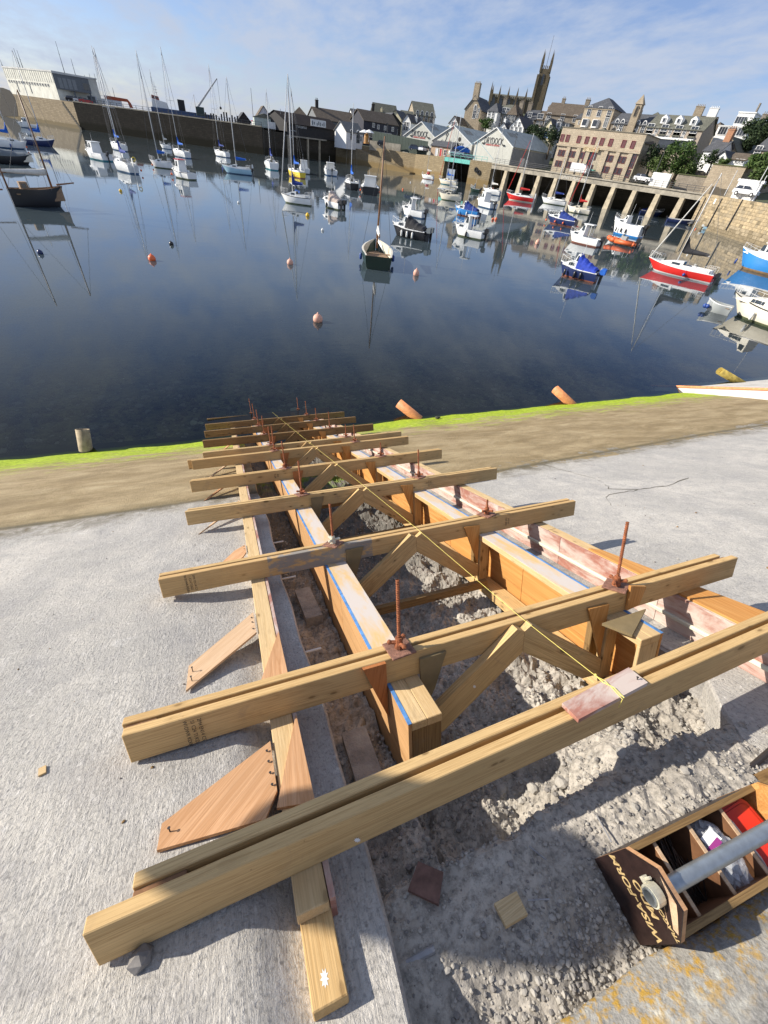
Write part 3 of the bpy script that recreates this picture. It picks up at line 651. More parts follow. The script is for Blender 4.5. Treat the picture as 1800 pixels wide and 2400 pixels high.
# stamped grading marks and paint splashes
def stamp(parent, lines, u, v, n_, size):
    for i, s in enumerate(lines):
        me = text_mesh(s, size, ink, .0002)
        link('stamp', me, parent, MS @ T((u+i*size*1.25, v-.0008, n_)) @ Matrix.Rotation(R(90), 4, 'X') @ RZ(R(-90)))
stamp(beams[1], ['W1DWR KD01', 'S1 C24 TI KD', '2M4 EN14 C5'], -.375, .874, -.0725, .021)
stamp(beams[2], ['W1DWR KD01', ') C24 TI KD', '2M4 EN14 C5'], -.475, 2.206, -.0725, .021)
stamp(beams[2], ['C24 DRY', 'KD 01'], 2.12, 2.163, -.0725, .02)
stamp(beams[3], ['C24 DRY', 'KD 01'], 2.05, 3.534, -.0725, .02)
stamp(beams[4], ['TLSR', 'KD'], .42, 4.855, -.0725, .03)
me = text_mesh('1 C24  T2  KD  DRY  160-1', .024, ink, .0002); link('stamp', me, bx2, MS @ T((1.885, 1.25, -.5848)) @ RZ(R(-90)))
me = text_mesh('50 J', .03, ink, .0002); link('stamp', me, beams[0], MS @ T((.80, .3525, -.05)) @ Matrix.Rotation(R(90), 4, 'X'))
def splash(parent, M, r):
    k = random.Random(int(r*1e4)); n_ = 18; b = MB()
    b.add([(r*(1 if i % 2 else k.uniform(.45, .75))*math.cos(i*2*math.pi/n_)*.6, r*(1 if i % 2 else k.uniform(.45, .75))*math.sin(i*2*math.pi/n_), 0) for i in range(n_)], [tuple(range(n_))])
    b.part('paint_splash', white_paint, parent, M)
splash(lf, MS @ T((-.012, .035, -.1918)), .02)
splash(beams[0], MS @ T((.155, .2665, -.115)) @ Matrix.Rotation(R(90), 4, 'X') @ RZ(.5), .016)
splash(beams[1], MS @ T((.945, .817, -.285)) @ Matrix.Rotation(R(90), 4, 'X') @ RZ(.5), .014)
# ------------------------------------------------------------------ tool tote
MO = T((0, 0, HC-1.4236))                    # level frame at the slip origin
def tote():
    x0, x1, y0, y1, zb = .905, 1.515, -.315, -.105, -.292
    M = MO @ T((x0, (y0+y1)/2, zb)) @ RZ(R(-2))
    t = thing('tool_tote', 'open wooden tool tote with a steel pipe handle and dark lettered end panel', 'tool box', M)
    L = x1-x0; h = .105
    dark = simple('dark_film_plywood', (.022, .011, .009), .42, .35, 40, 0, .1)
    inner = simple('tote_inner_plywood', (.16, .075, .035), .6, .3, 20)
    prof = [(-h, 0), (h, 0), (h, .205), (.045, .30), (-.045, .30), (-h, .205)]
    b = MB().prism(prof, 'x', 0, .0035, 0).prism([(y*.997, z*.998) for y, z in prof], 'x', .0036, .018, 1)
    b.m[0:2] = [0, 0]; e = b.part('end_panel', [dark, ply_warm], t, M)
    b = MB().prism(prof, 'x', L-.018, L-.0036, 0).prism(prof, 'x', L-.0035, L, 1); b.part('end_panel', [ply_or, dark], t, M)
    for s in (-1, 1): bar('side_panel', t, (.018, s*(h-.009), .098), (L-.018, s*(h-.009), .098), .018, .17, dark if s > 0 else inner, base=M); bar('top_edge', t, (.018, s*(h-.009), .184), (L-.018, s*(h-.009), .184), .0182, .0035, pine_dark, base=M, bev=.001)
    bar('bottom', t, (.018, 0, .009), (L-.018, 0, .009), .19, .014, inner, base=M)
    for x in (.125, .275, .425):
        b = MB().box(x-.006, x+.006, -h+.018, h-.018, .016, .168, 0).box(x-.006, x+.006, -h+.018, h-.018, .1682, .172, 1); b.part('divider', [inner, ply_pale], t, M)
    b = MB(); b.tube((-.035, 0, .245), (L+.06, 0, .245), .0215, .0215, 18, 0, False); b.tube((-.035, 0, .245), (.2, 0, .245), .0175, .0175, 18, 0, False)
    b.add([(-.035, r*math.cos(i*math.pi/9), .245+r*math.sin(i*math.pi/9)) for r in (.0215, .0175) for i in range(18)], [(i, (i+1) % 18, (i+1) % 18+18, i+18) for i in range(18)])
    hd = b.part('handle', galv, t, M, True)
    b = MB(); b.lathe([(.022, 0), (.0275, 0), (.0275, .026), (.022, .026)], 18); b.box(-.008, .008, .024, .042, .006, .02); b.tube((-.004, .034, .013), (-.03, .034, .013), .004, .004, 6)
    b.part('collar', zinc, hd, M @ T((-.030, 0, .245)) @ Matrix.Rotation(R(90), 4, 'Y'))
    tan_ink = simple('stencil_lettering', (.46, .33, .15), .7, .15, 60)
    # lettering runs along the panel, read from the far side
    LM = M @ T((-.0009, 0, 0)) @ Matrix(((0, 0, -1, 0), (1, 0, 0, 0), (0, -1, 0, 0), (0, 0, 0, 1)))
    for w_, yy, zz, sz in (('WISA-FORM', -.004, .118, .040), ('MDO', -.012, .164, .040), ('TRAGCARD', -.052, .205, .021)):
        link('lettering', text_mesh(w_, sz*.95, tan_ink, .0003, 'CENTER', .25, sz*.022), e, LM @ T((yy, -zz, 0)))
    # torn strip of bare veneer
    b = MB(); b.add([(-.0006, -.03, .292), (-.0006, .03, .296), (-.0006, -.012, .278), (-.0006, -.05, .27), (-.0006, -.075, .215), (-.0006, -.088, .222)], [(0, 1, 2), (0, 2, 3), (3, 2, 4), (3, 4, 5)])
    b.part('torn_veneer', ply_pale, e, M)
    b = MB(); b.add([(-.0007, -.022, .238), (-.0007, -.034, .232), (-.0007, -.075, .19), (-.0007, -.06, .21)], [(0, 3, 2, 1)]); b.part('torn_veneer', ply_pale, e, M)
    return M, L, h
TM, TL, th_ = tote()
def lunch_box():
    red = simple('red_plastic_lid', (.62, .035, .018), .32, .06, 8); clear = simple('frosted_plastic', (.62, .60, .58), .3, .05, 8)
    M = TM @ T((.508, -.004, .125)) @ RZ(R(4)) @ Matrix.Rotation(R(-9), 4, 'Y')
    t = thing('food_box', 'red lidded plastic food box jammed in the far compartment of the tool tote', 'plastic box', M)
    def rrect(w, l, r, n=6): return [(sx*(w-r)+r*math.cos(a), sy*(l-r)+r*math.sin(a)) for sx, sy, a0 in ((1, 1, 0), (-1, 1, 90), (-1, -1, 180), (1, -1, 270)) for a in [R(a0+90*i/n) for i in range(n+1)]]
    b = MB().prism(rrect(.060, .086, .025), 'z', -.06, .0); b.part('tub', clear, t, M)
    b = MB().prism(rrect(.064, .090, .028), 'z', .0005, .012); b.prism(rrect(.050, .075, .018), 'z', .0125, .0165)
    ring = rrect(.057, .083, .024); inn = rrect(.052, .077, .02); n_ = len(ring); b.add([(x, y, .017) for x, y in ring]+[(x, y, .017) for x, y in inn]+[(x, y, .012) for x, y in ring], [(i, (i+1) % n_, (i+1) % n_+n_, i+n_) for i in range(n_)]+[(i+2*n_, (i+1) % n_+2*n_, (i+1) % n_, i) for i in range(n_)])
    b.part('lid', red, t, M)
    b = MB(); b.path([(-.050, -.098, -.02), (-.050, -.094, .012), (-.044, -.05, .021), (-.042, .05, .021), (-.05, .096, .012), (-.05, .1, -.02)], .004, 8); b.part('clip_handle', clear, t, M)
lunch_box()
def bag():
    k = NT('clear_plastic_bag'); k.base((.72, .74, .78), .12, spec=.6); k.b.inputs['Alpha'].default_value = .42
    bm = bmesh.new(); bmesh.ops.create_icosphere(bm, subdivisions=4, radius=1)
    for v in bm.verts:
        q = v.co.copy(); w = noise.fractal(q*2.6, 1, 2.2, 5); v.co = Vector((q.x*.058, q.y*.088, q.z*.05))*(1+.30*w+.12*abs(noise.noise(q*9)))
    me = bpy.data.meshes.new('plastic_bag'); bm.to_mesh(me); bm.free(); me.materials.append(k.m)
    M = TM @ T((.352, -.01, .115))
    t = thing('plastic_bag', 'crumpled clear plastic bag of fixings in the middle compartment of the tool tote', 'bag', M, None, me)
    b = MB().box(-.024, .024, -.018, .018, -.001, .001); b.part('label_card', simple('white_card', (.7, .7, .72), .5, .05), t, M @ T((-.028, .045, .052)) @ Matrix.Rotation(R(-30), 4, 'Y') @ RZ(.3))
    b = MB().box(-.026, .026, -.008, .008, -.001, .001); b.part('label_band', simple('purple_print', (.22, .02, .16), .5, .05), t, M @ T((-.034, .028, .0525)) @ Matrix.Rotation(R(-30), 4, 'Y') @ RZ(.3))
bag()
b = MB(); r_ = random.Random(4)
for _ in range(170):
    x = r_.uniform(.14, .26); y = r_.uniform(-.07, .07); a = r_.uniform(.9, 2.2); z = .03+r_.uniform(0, .05); l = r_.uniform(.03, .05)
    b.tube((x-l*math.cos(a)*.5, y-l*math.sin(a), z-.012), (x+l*math.cos(a)*.5, y+l*math.sin(a), z+r_.uniform(-.01, .025)), .0017, .0017, 4)
for _ in range(40):
    x = r_.uniform(.45, .56); y = r_.uniform(-.085, -.05); a = r_.uniform(1.2, 1.9); z = .03+r_.uniform(0, .04); b.tube((x, y-.02, z), (x+.04*math.cos(a), y+.03, z+.01), .0016, .0016, 4)
link('nails', b.mesh('nails', nail_m), None, TM, kind='stuff')

# ------------------------------------------------------------------ water, sea bed
def water_mat():
    k = NT('harbour_water'); k.t.nodes.remove(k.b)
    tr = k.n('ShaderNodeBsdfTransparent'); tr.inputs[0].default_value = (.62, .68, .54, 1)
    gl = k.n('ShaderNodeBsdfGlossy'); gl.inputs['Roughness'].default_value = 0.015; gl.inputs[0].default_value = (.95, .97, 1, 1)
    fr = k.n('ShaderNodeFresnel'); fr.inputs['IOR'].default_value = 1.33
    v1 = k.noise(k.coord((.16, .40, 1), False, (0, 0, R(12))), 1.0, 3, .5); v2 = k.noise(k.coord((1.3, 2.6, 1), False, (0, 0, R(-15))), 1.0, 3, .55); v3 = k.noise(k.coord((6, 11, 1), False, (0, 0, R(20))), 1.0, 2, .5)
    patch = k.ramp(k.noise(k.coord((.02, .045, 1)), 1.0, 4, .6), [(.42, .25), (.62, 1.0)])
    h = k.math('ADD', k.math('ADD', k.math('MULTIPLY', v1, .55), k.math('MULTIPLY', v2, .20)), k.math('MULTIPLY', v3, .035))
    bp = k.n('ShaderNodeBump'); bp.inputs['Distance'].default_value = .05; k.l(k.math('MULTIPLY', patch, .26), bp.inputs['Strength']); k.l(h, bp.inputs['Height'])
    k.l(bp.outputs[0], gl.inputs['Normal']); k.l(bp.outputs[0], fr.inputs['Normal'])
    df = k.n('ShaderNodeBsdfDiffuse'); df.inputs[0].default_value = (.060, .082, .092, 1)
    yy = k.sepxyz(k.n('ShaderNodeTexCoord').outputs['Object'])[1]; turb = k.ramp(k.math('DIVIDE', yy, 60.0), [(.20, 0.0), (.42, .75), (.9, .95)])
    ub = k.n('ShaderNodeMixShader'); k.l(turb, ub.inputs[0]); k.l(tr.outputs[0], ub.inputs[1]); k.l(df.outputs[0], ub.inputs[2])
    mx_ = k.n('ShaderNodeMixShader'); k.l(fr.outputs[0], mx_.inputs[0]); k.l(ub.outputs[0], mx_.inputs[1]); k.l(gl.outputs[0], mx_.inputs[2])
    k.l(mx_.outputs[0], k.o.inputs['Surface']); return k.m
b = MB(); b.add([(-3000, 9.0, 0), (3000, 9.0, 0), (3000, 4000, 0), (-3000, 4000, 0)], [(0, 1, 2, 3)]); link('water', b.mesh('water', water_mat()), None, None, kind='structure')
def bed_mat():
    k = NT('weedy_sea_bed'); v = k.coord(); a = k.noise(v, .5, 8, .68, .5); c_ = k.noise(v, 5, 6, .7)
    c = k.mix(k.ramp(a, [(.35, 0.), (.65, 1.)]), (.05, .055, .024), (.21, .19, .105)); c = k.mix(k.ramp(c_, [(.38, .8), (.56, 0.)]), c, (.014, .02, .010)); k.base(c, .9); return k.m
def bed_z(x, y):
    d = max(0, y-10.6); return -.50 - min(2.4, .045*d + .0012*d*d) + .07*fbm(x, y, .8, 4) - .25*sst(10.9, 10.2, y)
link('seabed', grid_mesh([-1500, -120, -60]+lin(-30, 40, 90)+[70, 140, 1500], lin(9.6, 22, 60)+[26, 32, 45, 80, 400, 4000], bed_z, bed_mat(), 'seabed'), None, None, kind='structure')
pts = []
for _ in range(6500):
    y = 10.7+abs(rr.gauss(0, 4.2)); x = rr.uniform(-11, 24); s = .03+.13*rr.random()**3.5; pts.append((x, y, bed_z(x, y)+s*.25, s))
scatter('drowned_stones', pts, protos, [weed_stone, weed_stone, stone_d], None, 5)
for (px, py, s, lb) in ((690, 955, .13, 'largest stone showing through the shallow water right of the beam ends'), (715, 950, .1, 'stone in the shallow water touching the largest one'), (455, 988, .12, 'stone in the shallow water left of the beam ends'), (470, 990, .09, 'smaller stone beside the one left of the beam ends')):
    p = at_z(px, py, -.42); thing('drowned_stone', lb, 'stone', T((p.x, p.y, bed_z(p.x, p.y)+s*.4)) @ RZ(s*30) @ Matrix.Scale(s, 4), None, lump_me[int(s*100) % 6])

# ducts sticking out of the slab toe
duct_m = simple('orange_duct', (.62, .25, .10), .55, .3, 7); duct_old = simple('weathered_duct', (.34, .27, .17), .8, .4, 7)
for (px, py, m, l, ax, lb) in ((200, 1050, duct_old, .62, (.1, .35, .8), 'weathered pipe stub standing in the water left of the frame'), (975, 976, duct_m, .85, (-.70, .45, .48), 'orange pipe stub at the weed edge just right of the beams'), (1337, 944, duct_m, .95, (-.70, .45, .48), 'orange pipe stub at the far end of the green weed band'), (1735, 896, simple('green_orange_duct', (.36, .27, .06), .8, .5, 5), 1.5, (-.85, .3, .3), 'big weed stained pipe end by the raised slab at the right')):
    p = at_z(px, py, .02); r0 = .145
    b = MB(); b.lathe([(r0, 0), (r0, l), (r0*.93, l), (r0*.93, l-.2), (.001, l-.2)], 20)
    thing('drain_pipe', lb, 'pipe', T((p.x, p.y, .0)) @ Vector(ax).to_track_quat('Z', 'Y').to_matrix().to_4x4() @ T((0, 0, -.15)), None, b.mesh('drain_pipe', m, True))
b = MB()
q = [MS @ Vector((u, v, nr(9)-.25)) for u, v in ((16.0, 5.5), (17.6, 13.6), (60, 13.6), (60, 5.5))]
tp = [(MS @ Vector((u, v, nr(9)+h))) for u, v, h in ((16.3, 5.5, .30), (17.9, 13.6, .10), (60, 13.6, .10), (60, 5.5, .30))]
b.add(q+tp, [(0, 1, 5, 4), (1, 2, 6, 5), (4, 5, 6, 7), (3, 0, 4, 7)])
link('raised_slab', b.mesh('raised_slab', simple('pale_concrete', (.50, .47, .42), .9, .25, 2, 0, .4)), None, None, kind='structure')
b = MB(); b.tube(tp[0]+Vector((.12, 0, .05)), tp[1]+Vector((.12, 0, .05)), .05, .05, 10); thing('duct', 'long orange duct laid along the top of the raised slab at the right', 'pipe', None, None, b.mesh('duct', duct_m))
# small drift rope knot on the weed
b = MB(); b.ball((0, 0, .03), .07, 8, 6, 0, .5); b.ball((.08, .02, .02), .05, 8, 6, 0, .5); p = MS @ Vector((5.95, 10.75, -.44)); thing('seaweed_clump', 'small dark seaweed clump on the green weed edge', 'seaweed', T(p), None, b.mesh('seaweed', weed_stone))
# crack in the right slab is a thin dark seam
def crack(pts, w):
    b = MB(); vs = []; 
    q = []
    for (a, c) in zip(pts[:-1], pts[1:]):
        for t_ in range(5): f = t_/5; q.append((a[0]+(c[0]-a[0])*f + rr.uniform(-.02, .02), a[1]+(c[1]-a[1])*f + rr.uniform(-.02, .02)))
    for i, (u, v) in enumerate(q): ww = w*(.4+.6*rr.random()); vs += [(u-ww*.5, v-ww, nr(v, u)+.003), (u+ww*.5, v+ww, nr(v, u)+.003)]
    b.add(vs, [(2*i, 2*i+2, 2*i+3, 2*i+1) for i in range(len(q)-1)]); link('slab_crack', b.mesh('slab_crack', simple('dark_crack', (.12, .11, .085), .95, .2, 9)), None, MS, kind='structure')
crack([(5.03, 5.25), (5.08, 4.64), (5.13, 4.01), (5.03, 3.68), (4.85, 3.45), (5.15, 3.2), (5.6, 3.16), (6.4, 3.3)], .014)
crack([(5.1, 3.2), (4.73, 3.24), (4.49, 3.19), (4.2, 2.8)], .010)

# unseen arm with a hung load, added only to shade the gravel; real caster unknown
def shade_caster():
    t = thing('shade_caster', 'made-up steel arm and hung load added out of view to shade the gravel', 'shade_caster', MO @ T((-4.4, -1.6, -.2)))
    b = MB(); b.tube((-4.4, -1.6, -.6), (-4.4, -1.6, 3.4), .06, .06, 10); b.tube((-4.4, -1.6, 3.4), (-3.05, 1.86, 3.4), .05, .04, 10); b.tube((-4.4, -1.6, 2.4), (-3.9, -.3, 3.4), .03, .03, 8); b.part('arm', nail_m, t, MO)
    b = MB(); b.tube((-3.05, 1.86, 1.95), (-3.05, 1.86, 3.4), .008, .008, 6); b.part('rope', yellow, t, MO)
    b = MB(); b.lathe([(.02, 1.30), (.15, 1.33), (.19, 1.42), (.20, 1.62), (.185, 1.78), (.12, 1.86), (.03, 1.96)], 16, 0, (-3.05, 1.86, 0)); b.part('shade_sack', simple('shade_sack_canvas', (.20, .20, .17), .9, .2, 6), t, MO, True)
shade_caster()
# ------------------------------------------------------------------ boats
def paint(name, c, rough=.32, var=.07): return simple(name, c, rough, var, 1.3, 0, 0, .5)
WHITE = paint('white_gelcoat', (.76, .76, .73)); CREAM = paint('cream_gelcoat', (.72, .66, .52)); OFFW = paint('grey_white_gelcoat', (.60, .61, .60))
NAVY = paint('navy_paint', (.018, .03, .10)); BLUEP = paint('mid_blue_paint', (.03, .20, .50)); LBLUE = paint('pale_blue_paint', (.33, .52, .62)); TEAL = paint('teal_antifoul', (.03, .22, .26), .6)
RED = paint('bright_red_paint', (.60, .025, .02)); YEL = paint('yellow_paint', (.70, .52, .03)); BLACK = paint('black_paint', (.018, .018, .02)); DGREEN = paint('dark_green_paint', (.014, .035, .025))
RUSTA = paint('red_brown_antifoul', (.22, .075, .045), .7, .3); BLUEA = paint('blue_antifoul', (.04, .10, .20), .7, .3); GREENA = paint('weedy_antifoul', (.09, .11, .05), .85, .4); BROWNA = paint('fouled_brown_hull', (.22, .14, .065), .9, .45)
ORANGE = paint('orange_rib_tube', (.62, .12, .03), .5); GREYP = paint('grey_boat_paint', (.33, .35, .34)); SLATE = paint('slate_grey_tarp', (.14, .16, .17), .8)
SAILB = simple('blue_canvas', (.012, .115, .50), .8, .25, 5, 0, .4); SAILN = simple('navy_canvas', (.015, .04, .22), .8, .25, 5, 0, .4); SAILR = simple('red_canvas', (.55, .03, .025), .8, .2, 5, 0, .4); SAILW = simple('white_canvas', (.66, .64, .58), .8, .12, 5, 0, .4); SAILK = simple('black_canvas', (.022, .022, .025), .8, .3, 5, 0, .4); BEIGE = simple('beige_canvas', (.47, .38, .32), .85, .15, 5, 0, .4)
ROYAL = simple('royal_blue_canvas', (.02, .055, .42), .7, .25, 5, 0, .5)
ALU = simple('mast_aluminium', (.58, .58, .57), .5, .1, 2, 0); SPAR = simple('varnished_spar', (.24, .115, .05), .5, .3, 3); WIRE = simple('rigging_wire', (.10, .10, .10), .5, .1, 3)
GLASSD = simple('dark_boat_window', (.03, .04, .045), .08, .1, 2, 0, 0, .8); TEAK = simple('teak_deck', (.26, .17, .10), .8, .25, 8); FEND = simple('fender_blue', (.02, .06, .25), .4, .1, 3); FENW = simple('fender_white', (.70, .70, .66), .4, .1, 3); FENR = simple('float_orange', (.80, .16, .05), .5, .1, 3)
SOLE = simple('grey_boat_sole', (.40, .39, .36), .8, .15, 6); OBM = simple('outboard_black', (.02, .02, .022), .3, .2, 4)

def hull_st(L, B, fb, tw, rise, n=13):
    st = []
    for i in range(n):
        t = i/(n-1); w = B/2*((tw+(1-tw)*sst(0, .45, t)) if t < .45 else max(.015, 1-((t-.45)/.55)**2.3))
        z = fb*(1+rise*max(0, (t-.3)/.7)**2+.05*(1-t)**2); st.append((t, w, z))
    return st
def make_hull(root, L, B, fb, cols, tw=.75, rise=.4, lift=.0, keel=.4):
    """cols: topsides, rub/sheer stripe, below the boot line"""
    st = hull_st(L, B, fb, tw, rise); rows = []
    for t, w, z in st:
        pr = [(w, z), (w*1.015, z-.09*fb), (w*.97, .5*z), (w*.9, .14*fb+lift), (w*.80, .0), (w*.55, -.18), (.01, -keel)]
        rows.append([(-L/2+L*t-(.16*L*t**5)*(1-max(-.25, zz/z)), y, zz) for y, zz in pr])
    b = MB(); k = len(rows[0]); n = len(rows)
    for s in (1, -1):
        b0 = len(b.v); b.v += [(x, s*y, z) for r_ in rows for x, y, z in r_]
        for i in range(n-1):
            for j in range(k-1):
                q = (b0+i*k+j, b0+(i+1)*k+j, b0+(i+1)*k+j+1, b0+i*k+j+1); b.f.append(q if s < 0 else q[::-1]); b.m.append(1 if j == 0 else (0 if j < 3 else 2))
    tr = [(x, y, z) for x, y, z in rows[0]]; b.add([(x, y, z) for x, y, z in tr[:4]]+[(x, -y, z) for x, y, z in tr[:4][::-1]], [tuple(range(8))], 0); b.add([(x, y, z) for x, y, z in tr[3:]]+[(x, -y, z) for x, y, z in tr[3:][::-1]], [tuple(range(8))], 2)
    return b.part('hull', list(cols), root, None, True), st
def deck_strip(root, name, L, st, t0, t1, dz, k, mat, z0=None):
    b = MB(); p = []
    T_ = lin(t0, t1, 9)
    def at(t):
        i = min(len(st)-2, int(t*(len(st)-1))); f = t*(len(st)-1)-i; return (st[i][1]*(1-f)+st[i+1][1]*f, st[i][2]*(1-f)+st[i+1][2]*f)
    for t in T_:
        w, z = at(t); z = z+dz if z0 is None else z0; p += [(-L/2+L*t, w*k, z), (-L/2+L*t, 0, z+.03), (-L/2+L*t, -w*k, z)]
    b.add(p, [(i*3+j, i*3+j+1, i*3+j+4, i*3+j+3) for i in range(8) for j in range(2)]); return b.part(name, mat, root)
def cabin(root, name, prof, wb, wt, mat, wins=(), fronts=(), wmat=None, crease=0):
    zs = [z for _, z in prof]; z0, z1 = min(zs), max(zs)
    def w(z): return wb+(wt-wb)*((z-z0)/max(.01, z1-z0))
    n = len(prof); b = MB(); b.add([(x, w(z), z) for x, z in prof]+[(x, -w(z), z) for x, z in prof], [tuple(range(n)), tuple(range(2*n-1, n-1, -1))]+[(i, i+n, (i+1) % n+n, (i+1) % n) for i in range(n)])
    c = b.part(name, mat, root); wmat = wmat or GLASSD
    for (xa, xb, za, zb) in wins:
        for s in (1, -1):
            q = MB(); e = .012
            q.add([(xa, s*(w(za)+e), za), (xb, s*(w(za)+e), za), (xb-.12*(zb-za), s*(w(zb)+e), zb), (xa+.12*(zb-za), s*(w(zb)+e), zb)], [(0, 1, 2, 3) if s < 0 else (3, 2, 1, 0)]); q.part('window', wmat, c, WM[root.name])
    for i in fronts:
        (xa, za), (xb, zb) = prof[i], prof[(i+1) % n]; dx, dz = xb-xa, zb-za; l = math.hypot(dx, dz); nx, nz = dz/l, -dx/l
        if nx*(xa-sum(p[0] for p in prof)/n) < 0: nx, nz = -nx, -nz
        m = lambda f: (xa+dx*f+nx*.012, za+dz*f+nz*.012)
        (x1, z1_), (x2, z2) = m(.18), m(.86)
        for y0, y1 in ((-.9, -.06), (.06, .9)):
            q = MB(); q.add([(x1, w(z1_)*y0, z1_), (x1, w(z1_)*y1, z1_), (x2, w(z2)*y1, z2), (x2, w(z2)*y0, z2)], [(0, 1, 2, 3)]); q.part('window', wmat, c, WM[root.name])
    return c
def outboard(root, x, y, z, s=1.0, mat=None):
    b = MB(); mat = mat or OBM
    b.prism([(-.12*s, 0), (.20*s, -.02*s), (.24*s, .22*s), (.10*s, .36*s), (-.12*s, .34*s)], 'y', -.13*s, .13*s, 0, T((x-.28*s, y, z))); b.prism([(-.05*s, -.75*s), (.08*s, -.75*s), (.14*s, 0), (-.06*s, 0)], 'y', -.05*s, .05*s, 1, T((x-.25*s, y, z))); b.box(x-.12*s, x+.08*s, y-.1*s, y+.1*s, z-.12*s, z-.02*s, 1)
    b.tube((x-.42*s, y, z-.66*s), (x-.18*s, y, z-.66*s), .06*s, .05*s, 6, 1); return b.part('outboard_motor', [mat, OBM], root)
def fender(root, x, y, z, mat, r=.09, l=.4, ball=False):
    b = MB()
    if ball: b.ball((0, 0, 0), r, 8, 6)
    else: b.lathe([(.02, -l/2), (r, -l/2+.06), (r, l/2-.06), (.02, l/2)], 8)
    b.tube((0, 0, l/2-.02), (0, -.05 if y > 0 else .05, l/2+.28), .008, .008, 4); b.part('fender', mat, root, WM[root.name] @ T((x, y, z)), True)
def rails(root, L, st, t0, t1, h, r=.012, k=.96):
    b = MB(); 
    for s in (1, -1):
        pts = []
        for t in lin(t0, t1, 6):
            i = min(len(st)-2, int(t*(len(st)-1))); f = t*(len(st)-1)-i; w = st[i][1]*(1-f)+st[i+1][1]*f; z = st[i][2]*(1-f)+st[i+1][2]*f
            p = (-L/2+L*t, s*w*k, z+h); pts.append(p); b.tube(p, (p[0], p[1], z), r, r, 5)
        b.path(pts, r, 5)
        if s == 1: e1 = pts[-1]
        else: b.tube(e1, pts[-1], r, r, 5)
    b.part('guard_rail', ALU, root)
def rig(root, L, B, fb, mx, H, mat=None, boom=None, cover=None, cov_r=.16, mr=.06, furl=None, lean=0.0, boomz=None, spread=True, bowx=None, drop=False):
    mat = mat or ALU; z0 = fb*.9; b = MB(); top = (mx+lean, 0, H); b.tube((mx, 0, z0), top, mr, mr*.65, 8)
    m = b.part('mast', mat, root, None, True)
    if spread:
        b = MB(); zz = z0+(H-z0)*.52; b.tube((mx+lean*.5, -B*.34, zz), (mx+lean*.5, B*.34, zz), .025, .025, 5); b.part('spreader', mat, m, WM[root.name])
    b = MB(); r = .014; bx_ = L*.48 if bowx is None else bowx
    b.tube(top, (bx_, 0, fb*1.35), r, r, 4); b.tube(top, (-L*.48, 0, fb*1.05), r, r, 4)
    for s in (1, -1):
        b.tube((top[0], 0, H*.97), (mx+lean*.5, s*(B*.34 if spread else B*.4), z0+(H-z0)*.52) if spread else (mx-.2, s*B*.47, fb), r, r, 4)
        if spread: b.tube((mx+lean*.5, s*B*.34, z0+(H-z0)*.52), (mx-.1, s*B*.46, fb), r, r, 4)
    b.part('rigging', WIRE, root)
    if furl:
        b = MB(); b.tube((bx_-.05, 0, fb*1.45), (mx+lean+(bx_-mx-lean)*.12, 0, H*.9), .07, .035, 7); b.part('furled_sail', furl, root, None, True)
    if boom:
        bz = boomz or fb+1.15; b = MB(); b.tube((mx-.05, 0, bz), (mx-boom, 0, bz+.02), .05, .05, 7); bm_ = b.part('boom', mat, root)
        if cover:
            b = MB(); n = 8; pr = []
            for i in range(n+1):
                f = i/n; rr_ = cov_r*(1-.55*f)*(1 if i else .75); x = mx-.02-(boom-.1)*f; zt = bz+.10+ (.9 if i == 0 and drop else (.35 if i == 1 and drop else (.10 if i == 0 else 0)))*1.0
                for j in range(8):
                    a = j*math.pi/4; pr.append((x, rr_*.8*math.cos(a), (zt if math.sin(a) > 0 else bz+.08)+rr_*1.25*math.sin(a)))
            b.add(pr, [(i*8+j, i*8+(j+1) % 8, (i+1)*8+(j+1) % 8, (i+1)*8+j) for i in range(n) for j in range(8)]+[tuple(range(8)), tuple(range(n*8+7, n*8-1, -1))]); b.part('sail_cover', cover, bm_, WM[root.name], True)
    return m
def sway(root, p): pass

def boat(label, cat, px, py, w, head, kind, cols, grp=None, beam=.34, fb=None, top=None, roll=0.0, Lx=None, **k):
    """px, py: middle of the waterline in the photograph; w: hull width there; head: 0 bow right, 90 bow away"""
    P = at_z(px, py, 0.0); d = (P-CAM); mpp = d.dot(fw)/F*1.0
    h = R(head); az = math.atan2(P.x, P.y)
    rgt = Vector((math.cos(az), -math.sin(az), 0)); awy = Vector((math.sin(az), math.cos(az), 0))
    dirv = rgt*math.cos(h)+awy*math.sin(h)
    L = Lx or w*mpp/(abs(math.cos(h))+abs(math.sin(h))*beam*.92); B = L*beam
    if B > 2.9: B = 2.9
    M = T(P) @ RZ(math.atan2(dirv.y, dirv.x)) @ Matrix.Rotation(R(roll), 4, 'X')
    root = thing(cat.replace(' ', '_'), label, cat, M, grp)
    D = math.hypot(P.x, P.y); fb = fb or (.42+.075*L); H = z_at(top[0], top[1], D) if top else None
    BK[kind](root, L, B, fb, cols, H, **k); return root
